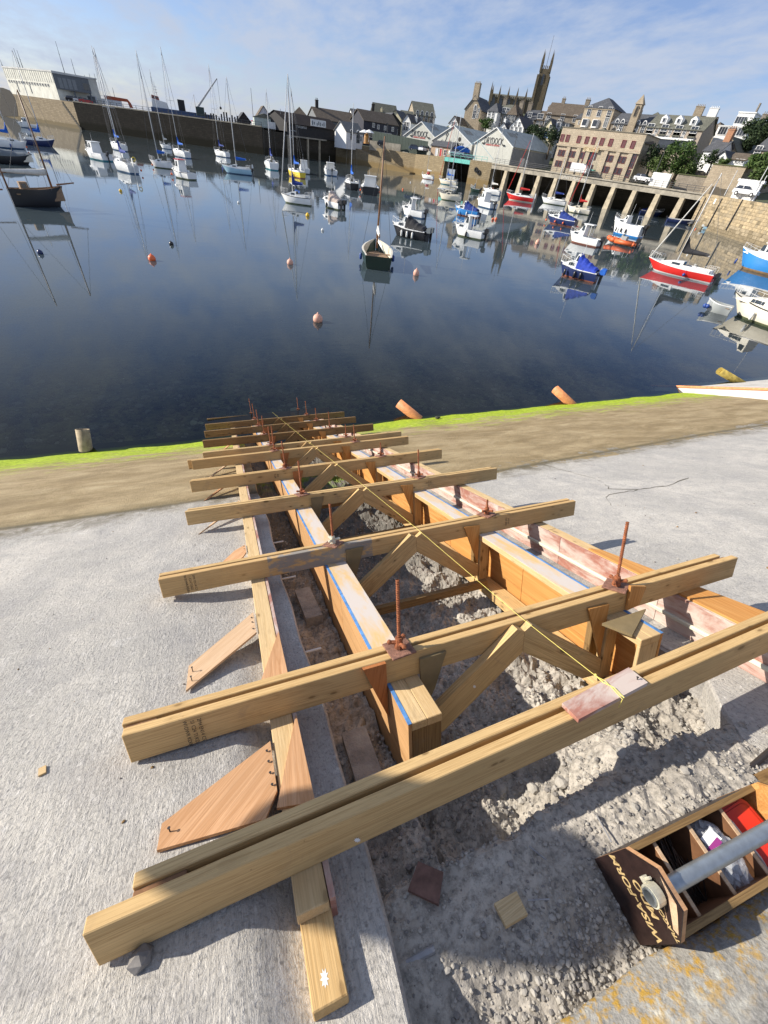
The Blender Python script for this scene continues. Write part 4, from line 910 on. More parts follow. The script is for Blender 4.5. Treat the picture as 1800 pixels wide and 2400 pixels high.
def b_yacht(root, L, B, fb, cols, H, cover=SAILB, mx=.08, boom=.36, cab=.34, dark=None, furl=None, hood=None, spar=None, rud=False, mot=False, fen=(), lean=0.0, drop=True, mr=.065, mizzen=None, rise=.4, deckm=None):
    hu, st = make_hull(root, L, B, fb, cols, .62, rise, .02, .5); deckm = deckm or (WHITE if cols[0] is not CREAM else CREAM)
    deck_strip(root, 'deck', L, st, .02, .985, -.03, .97, deckm)
    z = fb; cw = B*.30
    c = cabin(root, 'cabin', [(-.04*L, z-.05), (.30*L, z+.05), (.27*L, z+.20), (.10*L, z+.42), (-.04*L, z+.50)], cw, cw*.78, deckm, [(.0, .12*L, z+.16, z+.33)] if L < 7 else [(-.02*L, .07*L, z+.16, z+.36), (.09*L, .17*L, z+.16, z+.32)])
    b = MB().box(-.40*L, -.05*L, -cw*.9, cw*.9, z+.0, z+.02, 1)
    for s in (1, -1): b.box(-.42*L, -.05*L, s*cw*.95-.04, s*cw*.95+.04, z-.02, z+.24, 0)
    b.box(-.43*L, -.40*L, -cw, cw, z-.02, z+.22, 0); b.part('cockpit', [deckm, TEAK], root)
    b = MB().box(-.045*L-.02, -.045*L-.005, -.25, .25, z+.05, z+.5); b.part('hatch', dark or GLASSD, root)
    if hood: cabin(root, 'spray_hood', [(-.12*L, z+.42), (.02*L, z+.45), (-.02*L, z+.85), (-.12*L, z+.92)], cw*1.0, cw*.85, hood, [(-.10*L, -.04*L, z+.55, z+.78)])
    rails(root, L, st, .80, .985, .5); rails(root, L, st, .02, .16, .5)
    if H: rig(root, L, B, fb, mx*L, H, spar, boom*L, cover, .19, mr, furl, lean*L, None, True, None, drop)
    if rud: b = MB().prism([(-.02, -.5), (-.28, -.5), (-.36, fb*1.4), (-.30, fb*1.9), (-.12, fb*1.9)], 'y', -.04, .04, 0, T((-L/2, 0, 0))); b.part('rudder', WHITE, root)
    if mot: outboard(root, -L/2-.02, B*.18, fb*.85, 1.0)
    for (t, s, m, ball) in fen: fender(root, -L/2+L*t, s*B*.53, fb*.45, m, .13 if ball else .10, .30 if ball else .5, ball)
def b_motor(root, L, B, fb, cols, H, style='cuddy', cover=None, mot=1, motm=None, fen=(), roofm=None, aerial=True, glass=None, deckm=None, arch=False):
    hu, st = make_hull(root, L, B, fb, cols, .88, .45, .03, .35); z = fb; w = B*.40; dm = deckm or WHITE; roofm = roofm or dm
    deck_strip(root, 'deck', L, st, .52, .985, -.02, .97, dm); deck_strip(root, 'cockpit_floor', L, st, .03, .54, -.42, .86, SOLE)
    b = MB()
    for s in (1, -1):
        pr = []
        for t in lin(.02, .55, 6):
            i = min(len(st)-2, int(t*(len(st)-1))); f = t*(len(st)-1)-i; ww = st[i][1]*(1-f)+st[i+1][1]*f; zz = st[i][2]; pr += [(-L/2+L*t, s*ww*.99, zz+.0), (-L/2+L*t, s*ww*.80, zz+.02), (-L/2+L*t, s*ww*.80, zz-.42)]
        b.add(pr, [(i*3+j, i*3+j+1, i*3+j+4, i*3+j+3) for i in range(5) for j in range(2)])
    b.box(-L/2+.02, -L/2+.16, -B*.36, B*.36, z-.3, z+.03); b.part('side_deck', dm, root)
    if style in ('cuddy', 'cover'):
        cabin(root, 'cuddy', [(.02*L, z-.04), (.40*L, z+.12), (.30*L, z+.34), (.12*L, z+.5), (.08*L, z+.95), (.02*L, z+.95)], w, w*.72, dm, [(.10*L, .24*L, z+.16, z+.36), (.03*L, .09*L, z+.5, z+.85)], (3,), glass)
    if style == 'cover' or cover:
        b = MB(); pr = []; n = 10
        for i in range(n+1):
            f = i/n; x = .04*L-f*.50*L; hgt = (1.0-.78*f**.8); dip = .05*math.sin(i*2.3)
            for j in range(9):
                a = math.pi*j/8; pr.append((x, B*.46*math.cos(a), z+.02+max(0, hgt*(math.sin(a)**.75)+dip*math.sin(a)*.8)))
        b.add(pr, [(i*9+j, i*9+j+1, (i+1)*9+j+1, (i+1)*9+j) for i in range(n) for j in range(8)]+[tuple(range(9))]); b.part('boat_cover', cover, root)
    if style == 'wheelhouse':
        cabin(root, 'wheelhouse', [(-.06*L, z-.1), (.24*L, z-.05), (.20*L, z+.55), (.12*L, z+1.25), (-.06*L, z+1.25)], w*.92, w*.76, dm, [(.12*L, .185*L, z+.55, z+1.08), (.0, .10*L, z+.55, z+1.08)], (2,), glass)
        b = MB().box(-.10*L, .16*L, -w*.86, w*.86, z+1.25, z+1.31); b.part('wheelhouse_roof', roofm, root)
        cabin(root, 'fore_cabin', [(.22*L, z-.05), (.42*L, z+.15), (.36*L, z+.32), (.22*L, z+.42)], w*.72, w*.55, dm, [(.24*L, .33*L, z+.12, z+.28)])
    if style == 'hardtop':
        cabin(root, 'cuddy', [(.0, z-.04), (.42*L, z+.15), (.33*L, z+.36), (.17*L, z+.5), (.0, z+.5)], w, w*.78, dm, [(.16*L, .30*L, z+.16, z+.34)])
        cabin(root, 'windscreen', [(.0, z+.5), (.17*L, z+.5), (.07*L, z+1.15), (.0, z+1.15)], w*.82, w*.7, dm, [(.02*L, .11*L, z+.56, z+1.05)], (1,), glass)
        b = MB().box(-.2*L, .10*L, -w*.75, w*.75, z+1.15, z+1.22)
        for s in (1, -1): b.tube((-.17*L, s*w*.7, z+.0), (-.15*L, s*w*.68, z+1.16), .025, .025, 6)
        b.part('hardtop_roof', roofm, root)
    if arch:
        b = MB(); b.path([(-.30*L, w*.95, z), (-.27*L, w*.8, z+1.1), (-.27*L, -w*.8, z+1.1), (-.30*L, -w*.95, z)], .03, 6); b.part('arch', ALU, root)
    rails(root, L, st, .62, .985, .42)
    if aerial: b = MB(); b.tube((.0, .2, z+1.2 if style in ('wheelhouse', 'hardtop') else z+.9), (-.05, .2, z+2.3), .018, .01, 5); b.part('aerial', ALU, root)
    for i in range(mot): outboard(root, -L/2-.02, (i-(mot-1)/2)*.55, fb*.95, 1.15, motm)
    for (t, s, m, ball) in fen: fender(root, -L/2+L*t, s*B*.53, fb*.45, m, .14 if ball else .09, .30 if ball else .5, ball)
def b_open(root, L, B, fb, cols, H, inner=None, mast=None, thw=3, mot=0, tarp=None, fen=(), sail=None, rise=.35, tw=.7, boomk=None, bowsprit=0, mizzen=None, mx=.12, motm=None):
    hu, st = make_hull(root, L, B, fb, cols, tw, rise, .02, .35); inner = inner or CREAM
    deck_strip(root, 'sole', L, st, .03, .93, 0, .80, TEAK if inner is CREAM else SOLE, fb*.35)
    b = MB()
    for s in (1, -1):
        pr = []
        for t in lin(.01, .97, 10):
            i = min(len(st)-2, int(t*(len(st)-1))); f = t*(len(st)-1)-i; ww = st[i][1]*(1-f)+st[i+1][1]*f; zz = st[i][2]*(1-f)+st[i+1][2]*f
            pr += [(-L/2+L*t, s*ww*1.02, zz+.015), (-L/2+L*t, s*ww*.90, zz+.02), (-L/2+L*t, s*ww*.86, fb*.35)]
        b.add(pr, [(i*3+j, i*3+j+1, i*3+j+4, i*3+j+3) for i in range(9) for j in range(2)])
    b.part('inner_side', inner, root)
    for i in range(thw):
        x = -L*.36+i*L*.27; bw = B*.42; b = MB().box(x-.11, x+.11, -bw, bw, fb*.72, fb*.78); b.part('thwart', TEAK, root)
    if tarp:
        b = MB(); pr = []; n = 12
        for i in range(n+1):
            t = .02+.95*i/n; k_ = min(len(st)-2, int(t*(len(st)-1))); f = t*(len(st)-1)-k_; ww = st[k_][1]*(1-f)+st[k_+1][1]*f; zz = st[k_][2]*(1-f)+st[k_+1][2]*f
            for j in range(7): a = math.pi*j/6; pr.append((-L/2+L*t, ww*1.04*math.cos(a), zz-.06+(.42+.2*math.sin(t*5)+.05*math.sin(i*2.1))*math.sin(a)*(1-.6*abs(t-.4))))
        b.add(pr, [(i*7+j, i*7+j+1, (i+1)*7+j+1, (i+1)*7+j) for i in range(n) for j in range(6)]); b.part('boat_cover', tarp, root)
    if H: rig(root, L, B, fb, mx*L, H, mast, boomk, sail, .16, .07, None, 0, fb+.95, False, L*.48+bowsprit)
    if bowsprit: b = MB(); b.tube((L*.40, 0, fb*1.3), (L*.5+bowsprit, 0, fb*1.45), .06, .04, 7); b.part('bowsprit', SPAR, root)
    if mot: outboard(root, -L/2-.02, 0, fb*.95, 1.0, motm)
    for (t, s, m, ball) in fen: fender(root, -L/2+L*t, s*B*.53, fb*.5, m, .14 if ball else .09, .3 if ball else .42, ball)
def b_rib(root, L, B, fb, cols, H):
    b = MB(); r = .24
    for s in (1, -1): b.path([(-L/2, s*B*.38, .34), (L*.15, s*B*.38, .36), (L*.36, s*B*.24, .44), (L*.48, 0, .52)], r, 10)
    for s in (1, -1): b.tube((-L/2-.25, s*B*.38, .33), (-L/2, s*B*.38, .34), .08, r, 10)
    b.part('inflatable_tube', cols[0], root, None, True)
    b = MB(); b.add([(-L/2, B*.3, .1), (L*.2, B*.3, .1), (L*.44, 0, .25), (L*.2, -B*.3, .1), (-L/2, -B*.3, .1), (-L/2, 0, -.25), (L*.3, 0, -.2)], [(0, 1, 6, 5), (1, 2, 6), (2, 3, 6), (3, 4, 5, 6), (0, 4, 3, 2, 1)]); b.part('hull', GREYP, root)
    b = MB().box(-.18*L, -.02*L, -.32, .32, .15, .95); b.prism([(-.02*L, .7), (.03*L, .7), (-.0*L, 1.15), (-.03*L, 1.1)], 'y', -.3, .3); b.part('console', GREYP, root)
    outboard(root, -L/2-.02, 0, .62, 1.2)
BK = dict(yacht=b_yacht, motor=b_motor, open=b_open, rib=b_rib)

YG = 'yachts moored in the harbour'; MG = 'motor boats moored in the harbour'; OG = 'open boats moored in the harbour'
W3 = (WHITE, WHITE, BLUEA)
# left part of the harbour
k_ = boat('black wooden ketch with two brown masts and a furled white sail on its boom', 'sailing boat', 100, 484, 112, 12, 'open', (BLACK, BLACK, BLACK), OG, .30, 1.05, (56, 212), 0, None, inner=TEAK, mast=SPAR, thw=2, mx=.30, boomk=2.9, sail=SAILW, bowsprit=.9, rise=.25, tw=.45)
def ketch_mizzen():
    M = WM[k_.name]; L = 5.2; b = MB(); b.tube((-1.75, 0, .9), (-1.75, 0, 7.0), .065, .04, 8); b.part('mizzen_mast', SPAR, k_, None, True)
    b = MB(); b.tube((-2.1, 0, 1.0), (-3.3, 0, 1.0), .05, .035, 6); b.part('boomkin', SPAR, k_)
    b = MB(); 
    for s in (1, -1): b.tube((-1.75, 0, 6.8), (-1.9, s*.65, 1.0), .014, .014, 4)
    b.tube((-1.75, 0, 6.9), (-3.3, 0, 1.0), .014, .014, 4); b.part('rigging', WIRE, k_)
    cabin(k_, 'companionway', [(-1.0, 1.0), (-.45, 1.0), (-.5, 1.5), (-1.0, 1.5)], .3, .26, TEAK, [(-.9, -.6, 1.15, 1.4)])
ketch_mizzen()
boat('open boat under a dark grey tarpaulin at the left edge', 'dinghy', 30, 384, 92, 5, 'open', (BLACK, GREYP, BLACK), OG, .36, .8, tarp=SLATE, thw=1)
boat('white yacht with dropped blue sail cover and red bow fender at the left edge', 'yacht', 30, 348, 68, 8, 'yacht', W3, YG, .33, None, (0, 62), cover=SAILB, mx=.05, fen=((.9, -1, FENR, True), (.45, -1, FEND, False)))
boat('white cabin boat nearest the curved harbour wall at the far left', 'motor boat', 66, 300, 40, 190, 'motor', (WHITE, WHITE, BLUEA), MG, .36, None, style='wheelhouse', mot=0)
boat('navy hulled yacht with upright grey stern board and blue sail cover', 'yacht', 97, 342, 64, 5, 'yacht', (NAVY, WHITE, NAVY), YG, .33, None, (40, 118), cover=SAILB, mx=.12, rud=True)
boat('white cabin cruiser with pale blue bottom, stern towards the camera', 'motor boat', 231, 374, 62, 118, 'motor', (WHITE, WHITE, TEAL), MG, .38, None, style='wheelhouse', mot=1)
boat('white yacht with blue cover half hidden behind the one with the yellow lifebuoy', 'yacht', 279, 352, 44, 110, 'yacht', W3, YG, .34, None, (224, 108), cover=SAILB)
y_ = boat('grey white yacht seen stern on, yellow lifebuoy on its rail', 'yacht', 296, 402, 64, 108, 'yacht', (OFFW, WHITE, BLUEA), YG, .36, None, (228, 112), cover=SAILN, rud=True, fen=((.1, -1, FENR, True),))
def lifebuoy():
    b = MB(); n = 16; m = 6
    pr = [((.2+.055*math.cos(j*6.283/m))*math.cos(i*6.283/n), (.2+.055*math.cos(j*6.283/m))*math.sin(i*6.283/n), .055*math.sin(j*6.283/m)) for i in range(n) for j in range(m)]
    b.add(pr, [(i*m+j, i*m+(j+1) % m, ((i+1) % n)*m+(j+1) % m, ((i+1) % n)*m+j) for i in range(n) for j in range(m)])
    t = thing('lifebuoy', 'yellow horseshoe lifebuoy hung on the rail of the grey white yacht', 'lifebuoy', WM[y_.name] @ T((-3.1, -.3, 1.55)) @ Matrix.Rotation(R(80), 4, 'Y'), None, b.mesh('lifebuoy', YEL, True))
lifebuoy()
boat('small white yacht with a grey furled sail, far side of the blue covered pair', 'yacht', 389, 349, 26, 150, 'yacht', W3, YG, .36, None, (359, 164), cover=SAILW)
boat('white yacht with a thin blue boom cover and orange fender, left of the workboat', 'yacht', 380, 394, 52, 160, 'yacht', (WHITE, WHITE, GREENA), YG, .34, None, (322, 119), cover=SAILB, drop=False, fen=((.85, 1, FENR, True),))
boat('white yacht with bright blue sail bundle behind the yellow striped workboat', 'yacht', 425, 368, 50, 115, 'yacht', (OFFW, WHITE, BLUEA), YG, .36, None, (382, 110), cover=SAILB)
boat('white workboat with black belting and yellow stripe, wheelhouse to the camera', 'motor boat', 430, 418, 60, 125, 'motor', (WHITE, BLACK, GREENA), MG, .42, None, style='wheelhouse', mot=0, roofm=RED, fen=((.2, -1, FENR, True), (.8, 1, FENR, True)))
# middle of the harbour
boat('white yacht with black spray hood near the dark quay', 'yacht', 519, 367, 44, 122, 'yacht', W3, YG, .36, None, (485, 150), cover=SAILN, hood=SAILK)
boat('pale blue hulled yacht pointing left, bright blue boom cover and white stern board', 'yacht', 556, 408, 70, 168, 'yacht', (LBLUE, WHITE, BLUEA), YG, .34, None, (522, 179), cover=SAILB, mx=.0, rud=True, mot=True, drop=False)
boat('white yacht with teal bottom seen stern on, alone in the middle distance', 'yacht', 637, 396, 40, 97, 'yacht', (WHITE, WHITE, TEAL), YG, .36, None, (621, 207), cover=SAILN, fen=((.3, 1, OBM, False), (.3, -1, OBM, False)))
boat('yellow hulled yacht with red brown bottom and blue sail cover', 'yacht', 693, 415, 52, 118, 'yacht', (YEL, YEL, RUSTA), YG, .36, None, (677, 207), cover=SAILB, fen=((.35, 1, OBM, True), (.75, 1, OBM, True)))
boat('white cabin boat just behind the yellow yacht', 'motor boat', 713, 406, 27, 96, 'motor', (OFFW, WHITE, BLACK), MG, .38, None, style='wheelhouse', mot=0, fen=((.3, -1, OBM, False),))
boat('large white yacht with black sheer stripe, rolled blue headsail on deck', 'yacht', 694, 478, 78, 158, 'yacht', (WHITE, BLACK, GREENA), YG, .34, None, (664, 171), cover=SAILN, mx=.10, rise=.3, furl=ALU, rud=True)
boat('small white cruiser stern on with one outboard, alone before the boathouse', 'motor boat', 774, 410, 34, 96, 'motor', W3, MG, .40, None, style='hardtop', mot=1, fen=((.3, 1, OBM, False), (.3, -1, OBM, False)))
boat('white cruiser under a beige canopy with two outboards', 'motor boat', 779, 488, 58, 132, 'motor', (WHITE, WHITE, GREENA), MG, .42, None, style='cover', cover=BEIGE, mot=2, fen=((.6, 1, OBM, False), (.2, -1, YEL, True)))
boat('black hulled yacht stern on with an upright blue sail bundle', 'yacht', 823, 442, 42, 100, 'yacht', (BLACK, WHITE, BLACK), YG, .36, None, (823, 240), cover=SAILB, fen=((.4, 1, FENW, False), (.25, -1, FENW, False), (.55, 1, FENW, False)))
boat('black and white workboat with a boxy white wheelhouse', 'motor boat', 866, 453, 42, 92, 'motor', (BLACK, WHITE, BLACK), MG, .42, None, style='wheelhouse', mot=0, fen=((.25, 1, FENR, True), (.25, -1, FENR, True)))
boat('dark green open sailing boat with cream inside and a tall brown mast, in the foreground', 'sailing boat', 882, 612, 74, 93, 'open', (DGREEN, DGREEN, DGREEN), OG, .40, .72, (925, 322), 0, None, inner=CREAM, mast=SPAR, thw=2, mx=.16, fen=((.35, 1, FEND, False), (.4, -1, FEND, False)), boomk=2.6, sail=SAILW, tw=.8)
boat('white motor boat with a hardtop, behind the black covered one', 'motor boat', 966, 508, 64, 150, 'motor', W3, MG, .40, None, style='hardtop', mot=1)
boat('black hulled cruiser with a black cover and white fenders', 'motor boat', 957, 556, 98, 153, 'motor', (BLACK, WHITE, BLACK), MG, .38, None, style='cover', cover=SAILK, mot=2, motm=SLATE, fen=((.3, 1, FENW, False), (.45, 1, FENW, False), (.6, 1, FENW, False)))
boat('white yacht with red bottom lying before the ramp wall', 'yacht', 1001, 420, 34, 150, 'yacht', (WHITE, WHITE, RUSTA), YG, .36, None, (1013, 256), cover=SAILW, hood=SAILR, drop=False)
boat('cream yacht with blue rail lying by the swing bridge', 'yacht', 1048, 433, 50, 155, 'yacht', (CREAM, BLUEP, TEAL), YG, .34, None, (1064, 264), cover=SAILB, furl=SAILR)
boat('cream yacht with white dropped sail, left of the blue canopied boat', 'yacht', 1053, 470, 56, 172, 'yacht', (CREAM, CREAM, GREENA), YG, .34, None, (1072, 269), cover=SAILW)
boat('bright blue fishing boat with a blue canopy and wood bottom', 'motor boat', 1091, 506, 66, 158, 'motor', (BLUEP, BLUEP, RUSTA), MG, .38, None, style='cover', cover=SAILN, mot=1, motm=WHITE, fen=((.75, 1, FENW, False), (.4, 1, FENW, False)))
boat('white cabin motor boat with big windows right of the blue canopied boat', 'motor boat', 1136, 486, 58, 128, 'motor', W3, MG, .40, None, style='wheelhouse', mot=1)
boat('white yacht with a black and white flag by the bridge abutment', 'yacht', 1150, 456, 50, 150, 'yacht', (OFFW, WHITE, BLUEA), YG, .34, None, (1165, 292), cover=SAILW, dark=FENR)
boat('low dark green motor boat by the bridge abutment', 'motor boat', 1112, 450, 26, 160, 'motor', (DGREEN, GREYP, DGREEN), MG, .38, None, style='cuddy', mot=1, deckm=GREYP)
boat('white motor boat with clear windscreen and black outboard, centre right', 'motor boat', 1096, 556, 78, 158, 'motor', (WHITE, WHITE, GREENA), MG, .38, None, style='hardtop', mot=1, fen=((.5, 1, OBM, False),))
# right part
boat('red hulled yacht with a red boom cover before the bridge piers', 'yacht', 1215, 471, 68, 170, 'yacht', (RED, WHITE, CREAM), YG, .33, None, (1247, 312), cover=SAILR, furl=SAILR, rud=True, drop=False, mx=.06)
boat('white yacht with a thin blue boom cover before the bridge piers', 'yacht', 1294, 479, 62, 166, 'yacht', (WHITE, BLACK, GREENA), YG, .34, None, (1321, 352), cover=SAILN, drop=False, mx=.02)
boat('cream white yacht with a drooping red sail before the bridge piers', 'yacht', 1352, 500, 56, 170, 'yacht', (CREAM, WHITE, GREENA), YG, .36, None, (1390, 326), cover=SAILR, furl=SAILR, fen=((.4, 1, FENW, False), (.6, 1, FENW, False)))
boat('navy motor boat with a blue cover and three orange fenders', 'motor boat', 1312, 527, 76, 160, 'motor', (NAVY, WHITE, RUSTA), MG, .36, None, style='cover', cover=SAILN, mot=0, fen=((.92, 1, FENR, True), (.62, 1, FENR, True), (.35, 1, FENR, True)))
boat('white cruiser with hardtop beside the navy boat with orange fenders', 'motor boat', 1364, 572, 82, 156, 'motor', (WHITE, WHITE, RUSTA), MG, .38, None, style='hardtop', mot=1)
boat('navy and red boat with royal blue cover and blue wrapped outboard, nearest covered boat', 'motor boat', 1348, 652, 98, 164, 'motor', (NAVY, WHITE, RUSTA), MG, .36, None, style='cover', cover=ROYAL, mot=1, motm=SAILB, fen=((.35, 1, OBM, False), (.5, 1, OBM, False), (.75, 1, OBM, False)))
boat('big white cruiser with bright blue lower hull behind the orange inflatable', 'motor boat', 1462, 552, 82, 152, 'motor', (WHITE, WHITE, BLUEP), MG, .38, 1.35, style='cuddy', mot=2, cover=None, fen=((.4, 1, OBM, False), (.55, 1, OBM, False), (.7, 1, OBM, False), (.85, 1, OBM, False)), arch=True)
boat('orange inflatable boat alongside the big white and blue cruiser', 'inflatable boat', 1452, 574, 70, 158, 'rib', (ORANGE,), None, .40)
boat('small navy boat with a blue cover in the shade of the bridge', 'motor boat', 1524, 505, 52, 12, 'motor', (NAVY, WHITE, NAVY), MG, .36, None, style='cover', cover=SAILN, mot=1)
boat('navy launch with open rails moored by the end of the bridge', 'dinghy', 1592, 524, 60, 12, 'open', (NAVY, WHITE, NAVY), OG, .36, .7, thw=2, inner=WHITE, mot=1, fen=((.05, 1, FENR, True),))
boat('pale blue dinghy lying under the stone quay wall', 'dinghy', 1672, 542, 48, 8, 'open', (LBLUE, BLUEP, GREYP), OG, .36, .5, thw=2, inner=WHITE, mot=1, motm=WHITE)
boat('red sailing boat with white cabin, black sail bundle and blue fender, nearest yacht', 'yacht', 1584, 645, 158, 166, 'yacht', (RED, WHITE, OFFW), YG, .32, .66, (1680, 404), cover=SAILK, furl=SAILW, mx=.08, boom=.38, mot=True, fen=((.36, 1, FEND, True),), mr=.05)
boat('blue and white fishing boat with fouled brown bottom, cut by the right edge', 'motor boat', 1788, 640, 150, 160, 'motor', (BLUEP, WHITE, BROWNA), MG, .36, 1.3, style='wheelhouse', mot=0, fen=((.9, 1, FEND, False),))
boat('grey black motor boat with two orange floats at the right edge', 'motor boat', 1790, 574, 90, 12, 'motor', (GREYP, BLACK, GREYP), MG, .36, .95, style='cuddy', mot=1, motm=WHITE, fen=((.45, -1, FENR, True), (.75, -1, FENR, True)))
boat('large cream white boat with black stripes and a hanging fender, cut by the right edge', 'motor boat', 1800, 762, 225, 158, 'motor', (CREAM, BLACK, GREENA), MG, .34, .85, style='cuddy', mot=0, deckm=CREAM, fen=((.62, 1, FENW, False),))
boat('small grey dinghy full of rope with blue fenders, tied behind the cream boat', 'dinghy', 1676, 732, 56, 172, 'open', (GREYP, WHITE, GREYP), OG, .42, .55, thw=1, inner=GREYP, fen=((.95, 1, FEND, True), (.85, 1, FEND, True)))
boat('tiny white tender moored against the dark quay wall', 'dinghy', 218, 296, 16, 5, 'open', (WHITE, WHITE, WHITE), OG, .36, .4, thw=1)
boat('long white rowing boat under the dark quay wall', 'dinghy', 320, 310, 32, 5, 'open', (WHITE, WHITE, WHITE), OG, .30, .4, thw=2)
boat('black gaff boat with a bare brown mast alongside the dark quay', 'sailing boat', 478, 332, 74, 170, 'open', (BLACK, BLACK, BLACK), OG, .28, .9, (457, 222), 0, None, mast=SPAR, thw=2, mx=.1, bowsprit=1.2)

# mooring buoys
def buoy(px, py, r, mat, label, tall=1.0):
    p = at_z(px, py, 0); b = MB(); b.ball((0, 0, r*.45*tall), r, 12, 8, 0, tall); b.lathe([(r*.2, r*.45*tall+r*tall*.95), (r*.14, r*.45*tall+r*tall*1.25), (.005, r*.45*tall+r*tall*1.25)], 8)
    thing('mooring_buoy', label, 'buoy', T(p), 'mooring buoys on the water', b.mesh('buoy', mat, True))
PINK = simple('faded_pink_buoy', (.66, .36, .26), .6, .2, 9); YB = simple('yellow_buoy', (.78, .48, .02), .5, .1, 9)
for a in ((357, 610, .20, FENR, 'orange buoy left of centre below the moored yachts'), (680, 619, .20, PINK, 'pink buoy with weed below the large white yacht'), (745, 753, .22, PINK, 'pale pink ball buoy nearest the slipway'), (975, 645, .20, PINK, 'pink pear buoy right of the dark green open boat', 1.25),
          (721, 507, .20, YB, 'yellow buoy at the stern of the large white yacht'), (95, 595, .14, NAVY, 'dark blue buoy alone near the left edge'), (402, 574, .14, OBM, 'small black buoy below the left hand yachts'), (756, 541, .13, FENW, 'small white buoy below the beige canopied cruiser'), (559, 476, .12, FENW, 'tiny white buoy below the pale blue yacht'),
          (944, 445, .16, FENR, 'tiny red buoy in the gap left of the swing bridge'), (962, 428, .14, FENW, 'tiny white buoy below the white yacht with red bottom'), (1259, 572, .24, PINK, 'pale orange buoy left of the white hardtop cruiser', 1.2), (1155, 516, .18, FENR, 'left one of two red buoys floating together'), (1162, 515, .18, FENR, 'right one of two red buoys floating together'), (283, 449, .15, YB, 'small yellow buoy under the stern on grey white yacht'), (518, 378, .2, FENW, 'white buoy by the yacht with the black spray hood'), (1630, 538, .14, FENR, 'tiny red buoy near the stone quay wall'), (586, 375, .14, OBM, 'tiny black buoy off the pale blue yacht')): buoy(*a)
# ------------------------------------------------------------------ quays
def stonework(name, a, b, mortar, bw=1.0, bh=.42, dark=None, weed=1.6, rough=.92):
    k = NT(name); v = k.coord(); xyz = k.sepxyz(v); cb = k.n('ShaderNodeCombineXYZ'); k.l(xyz[0], cb.inputs[0]); k.l(xyz[2], cb.inputs[1])
    br = k.n('ShaderNodeTexBrick'); br.inputs['Scale'].default_value = 1.0; br.inputs['Brick Width'].default_value = bw; br.inputs['Row Height'].default_value = bh; br.inputs['Mortar Size'].default_value = .025; br.inputs['Bias'].default_value = 0.0
    br.inputs['Color1'].default_value = (*a, 1); br.inputs['Color2'].default_value = (*b, 1); br.inputs['Mortar'].default_value = (*mortar, 1); k.l(cb.outputs[0], br.inputs['Vector'])
    n_ = k.noise(v, .6, 7, .65); n3 = k.noise(v, 3.2, 5, .65); c = k.mix(k.ramp(n_, [(.35, .55), (.6, 0.)]), br.outputs['Color'], tuple(x*.55 for x in a)); c = k.mix(k.ramp(n3, [(.36, .45), (.56, 0.)]), c, tuple(x*.5 for x in b))
    if dark is not None:
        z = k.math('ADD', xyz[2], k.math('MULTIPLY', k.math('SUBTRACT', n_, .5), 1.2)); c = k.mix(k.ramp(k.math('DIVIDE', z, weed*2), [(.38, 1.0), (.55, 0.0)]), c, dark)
    k.base(c, rough, spec=.2); k.bump(br.outputs['Fac'], .4, .03); MATS[name] = k.m; return k.m
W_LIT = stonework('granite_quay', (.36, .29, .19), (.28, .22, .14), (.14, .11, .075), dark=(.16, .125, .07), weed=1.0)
W_DARK = stonework('weedy_shaded_quay', (.075, .062, .045), (.055, .046, .034), (.03, .026, .02), dark=(.03, .026, .016), weed=2.0)  # dark tone holds the shade on these walls as well as their weed
W_TAN = stonework('tan_quay', (.34, .27, .165), (.27, .21, .125), (.13, .105, .07), dark=(.21, .15, .07), weed=1.6)
STONE_B = stonework('granite_house_wall', (.44, .365, .26), (.36, .29, .205), (.30, .26, .21), .7, .3)
STONE_G = stonework('grey_house_wall', (.33, .285, .225), (.26, .22, .17), (.22, .195, .16), .7, .3)
STONE_D = stonework('dark_church_stone', (.19, .155, .10), (.15, .12, .08), (.10, .085, .06), .8, .35)
WAREH = stonework('warehouse_stone', (.56, .47, .345), (.50, .415, .30), (.40, .34, .26), .8, .35)
LAND = simple('tarmac', (.09, .088, .085), .95, .2, .6); GRASS_G = simple('hill_ground', (.075, .085, .035), .95, .4, .3)
DECK = simple('pale_deck_concrete', (.30, .27, .215), .92, .35, .8, 0, .4); PIER = simple('pier_concrete', (.40, .34, .24), .92, .3, 1.2, 0, .4)
RENDER = simple('white_render', (.74, .74, .72), .85, .06, 1.5); CREAMR = simple('cream_render', (.62, .56, .38), .85, .08, 1.5); SLATE_R = stonework('slate_roof', (.13, .135, .145), (.10, .105, .115), (.07, .07, .078), .5, .3); GREENR = stonework('lichen_slate_roof', (.19, .19, .15), (.15, .15, .12), (.09, .09, .075), .5, .3); BROWNR = stonework('brown_slate_roof', (.185, .15, .115), (.145, .115, .085), (.09, .075, .06), .5, .3)
BLACKW = simple('black_boarding', (.022, .020, .020), .75, .3, 3); GREYW = simple('grey_blue_boarding', (.15, .16, .165), .8, .15, 3)
WFR = simple('white_window_frame', (.72, .72, .70), .5, .05, 2); RFR = simple('dark_red_frame', (.20, .035, .04), .5, .1, 2); GL = simple('house_glass', (.035, .04, .05), .08, .3, 2, 0, 0, .8); TEALP = simple('teal_steel', (.10, .42, .36), .5, .15, 2)
def tri_local(A, B):
    d = (Vector((B[0], B[1], 0))-Vector((A[0], A[1], 0))); L = d.length; d.normalize(); y = Vector((-d.y, d.x, 0))
    return Matrix(((d.x, y.x, 0, A[0]), (d.y, y.y, 0, A[1]), (0, 0, 1, 0), (0, 0, 0, 1))), L
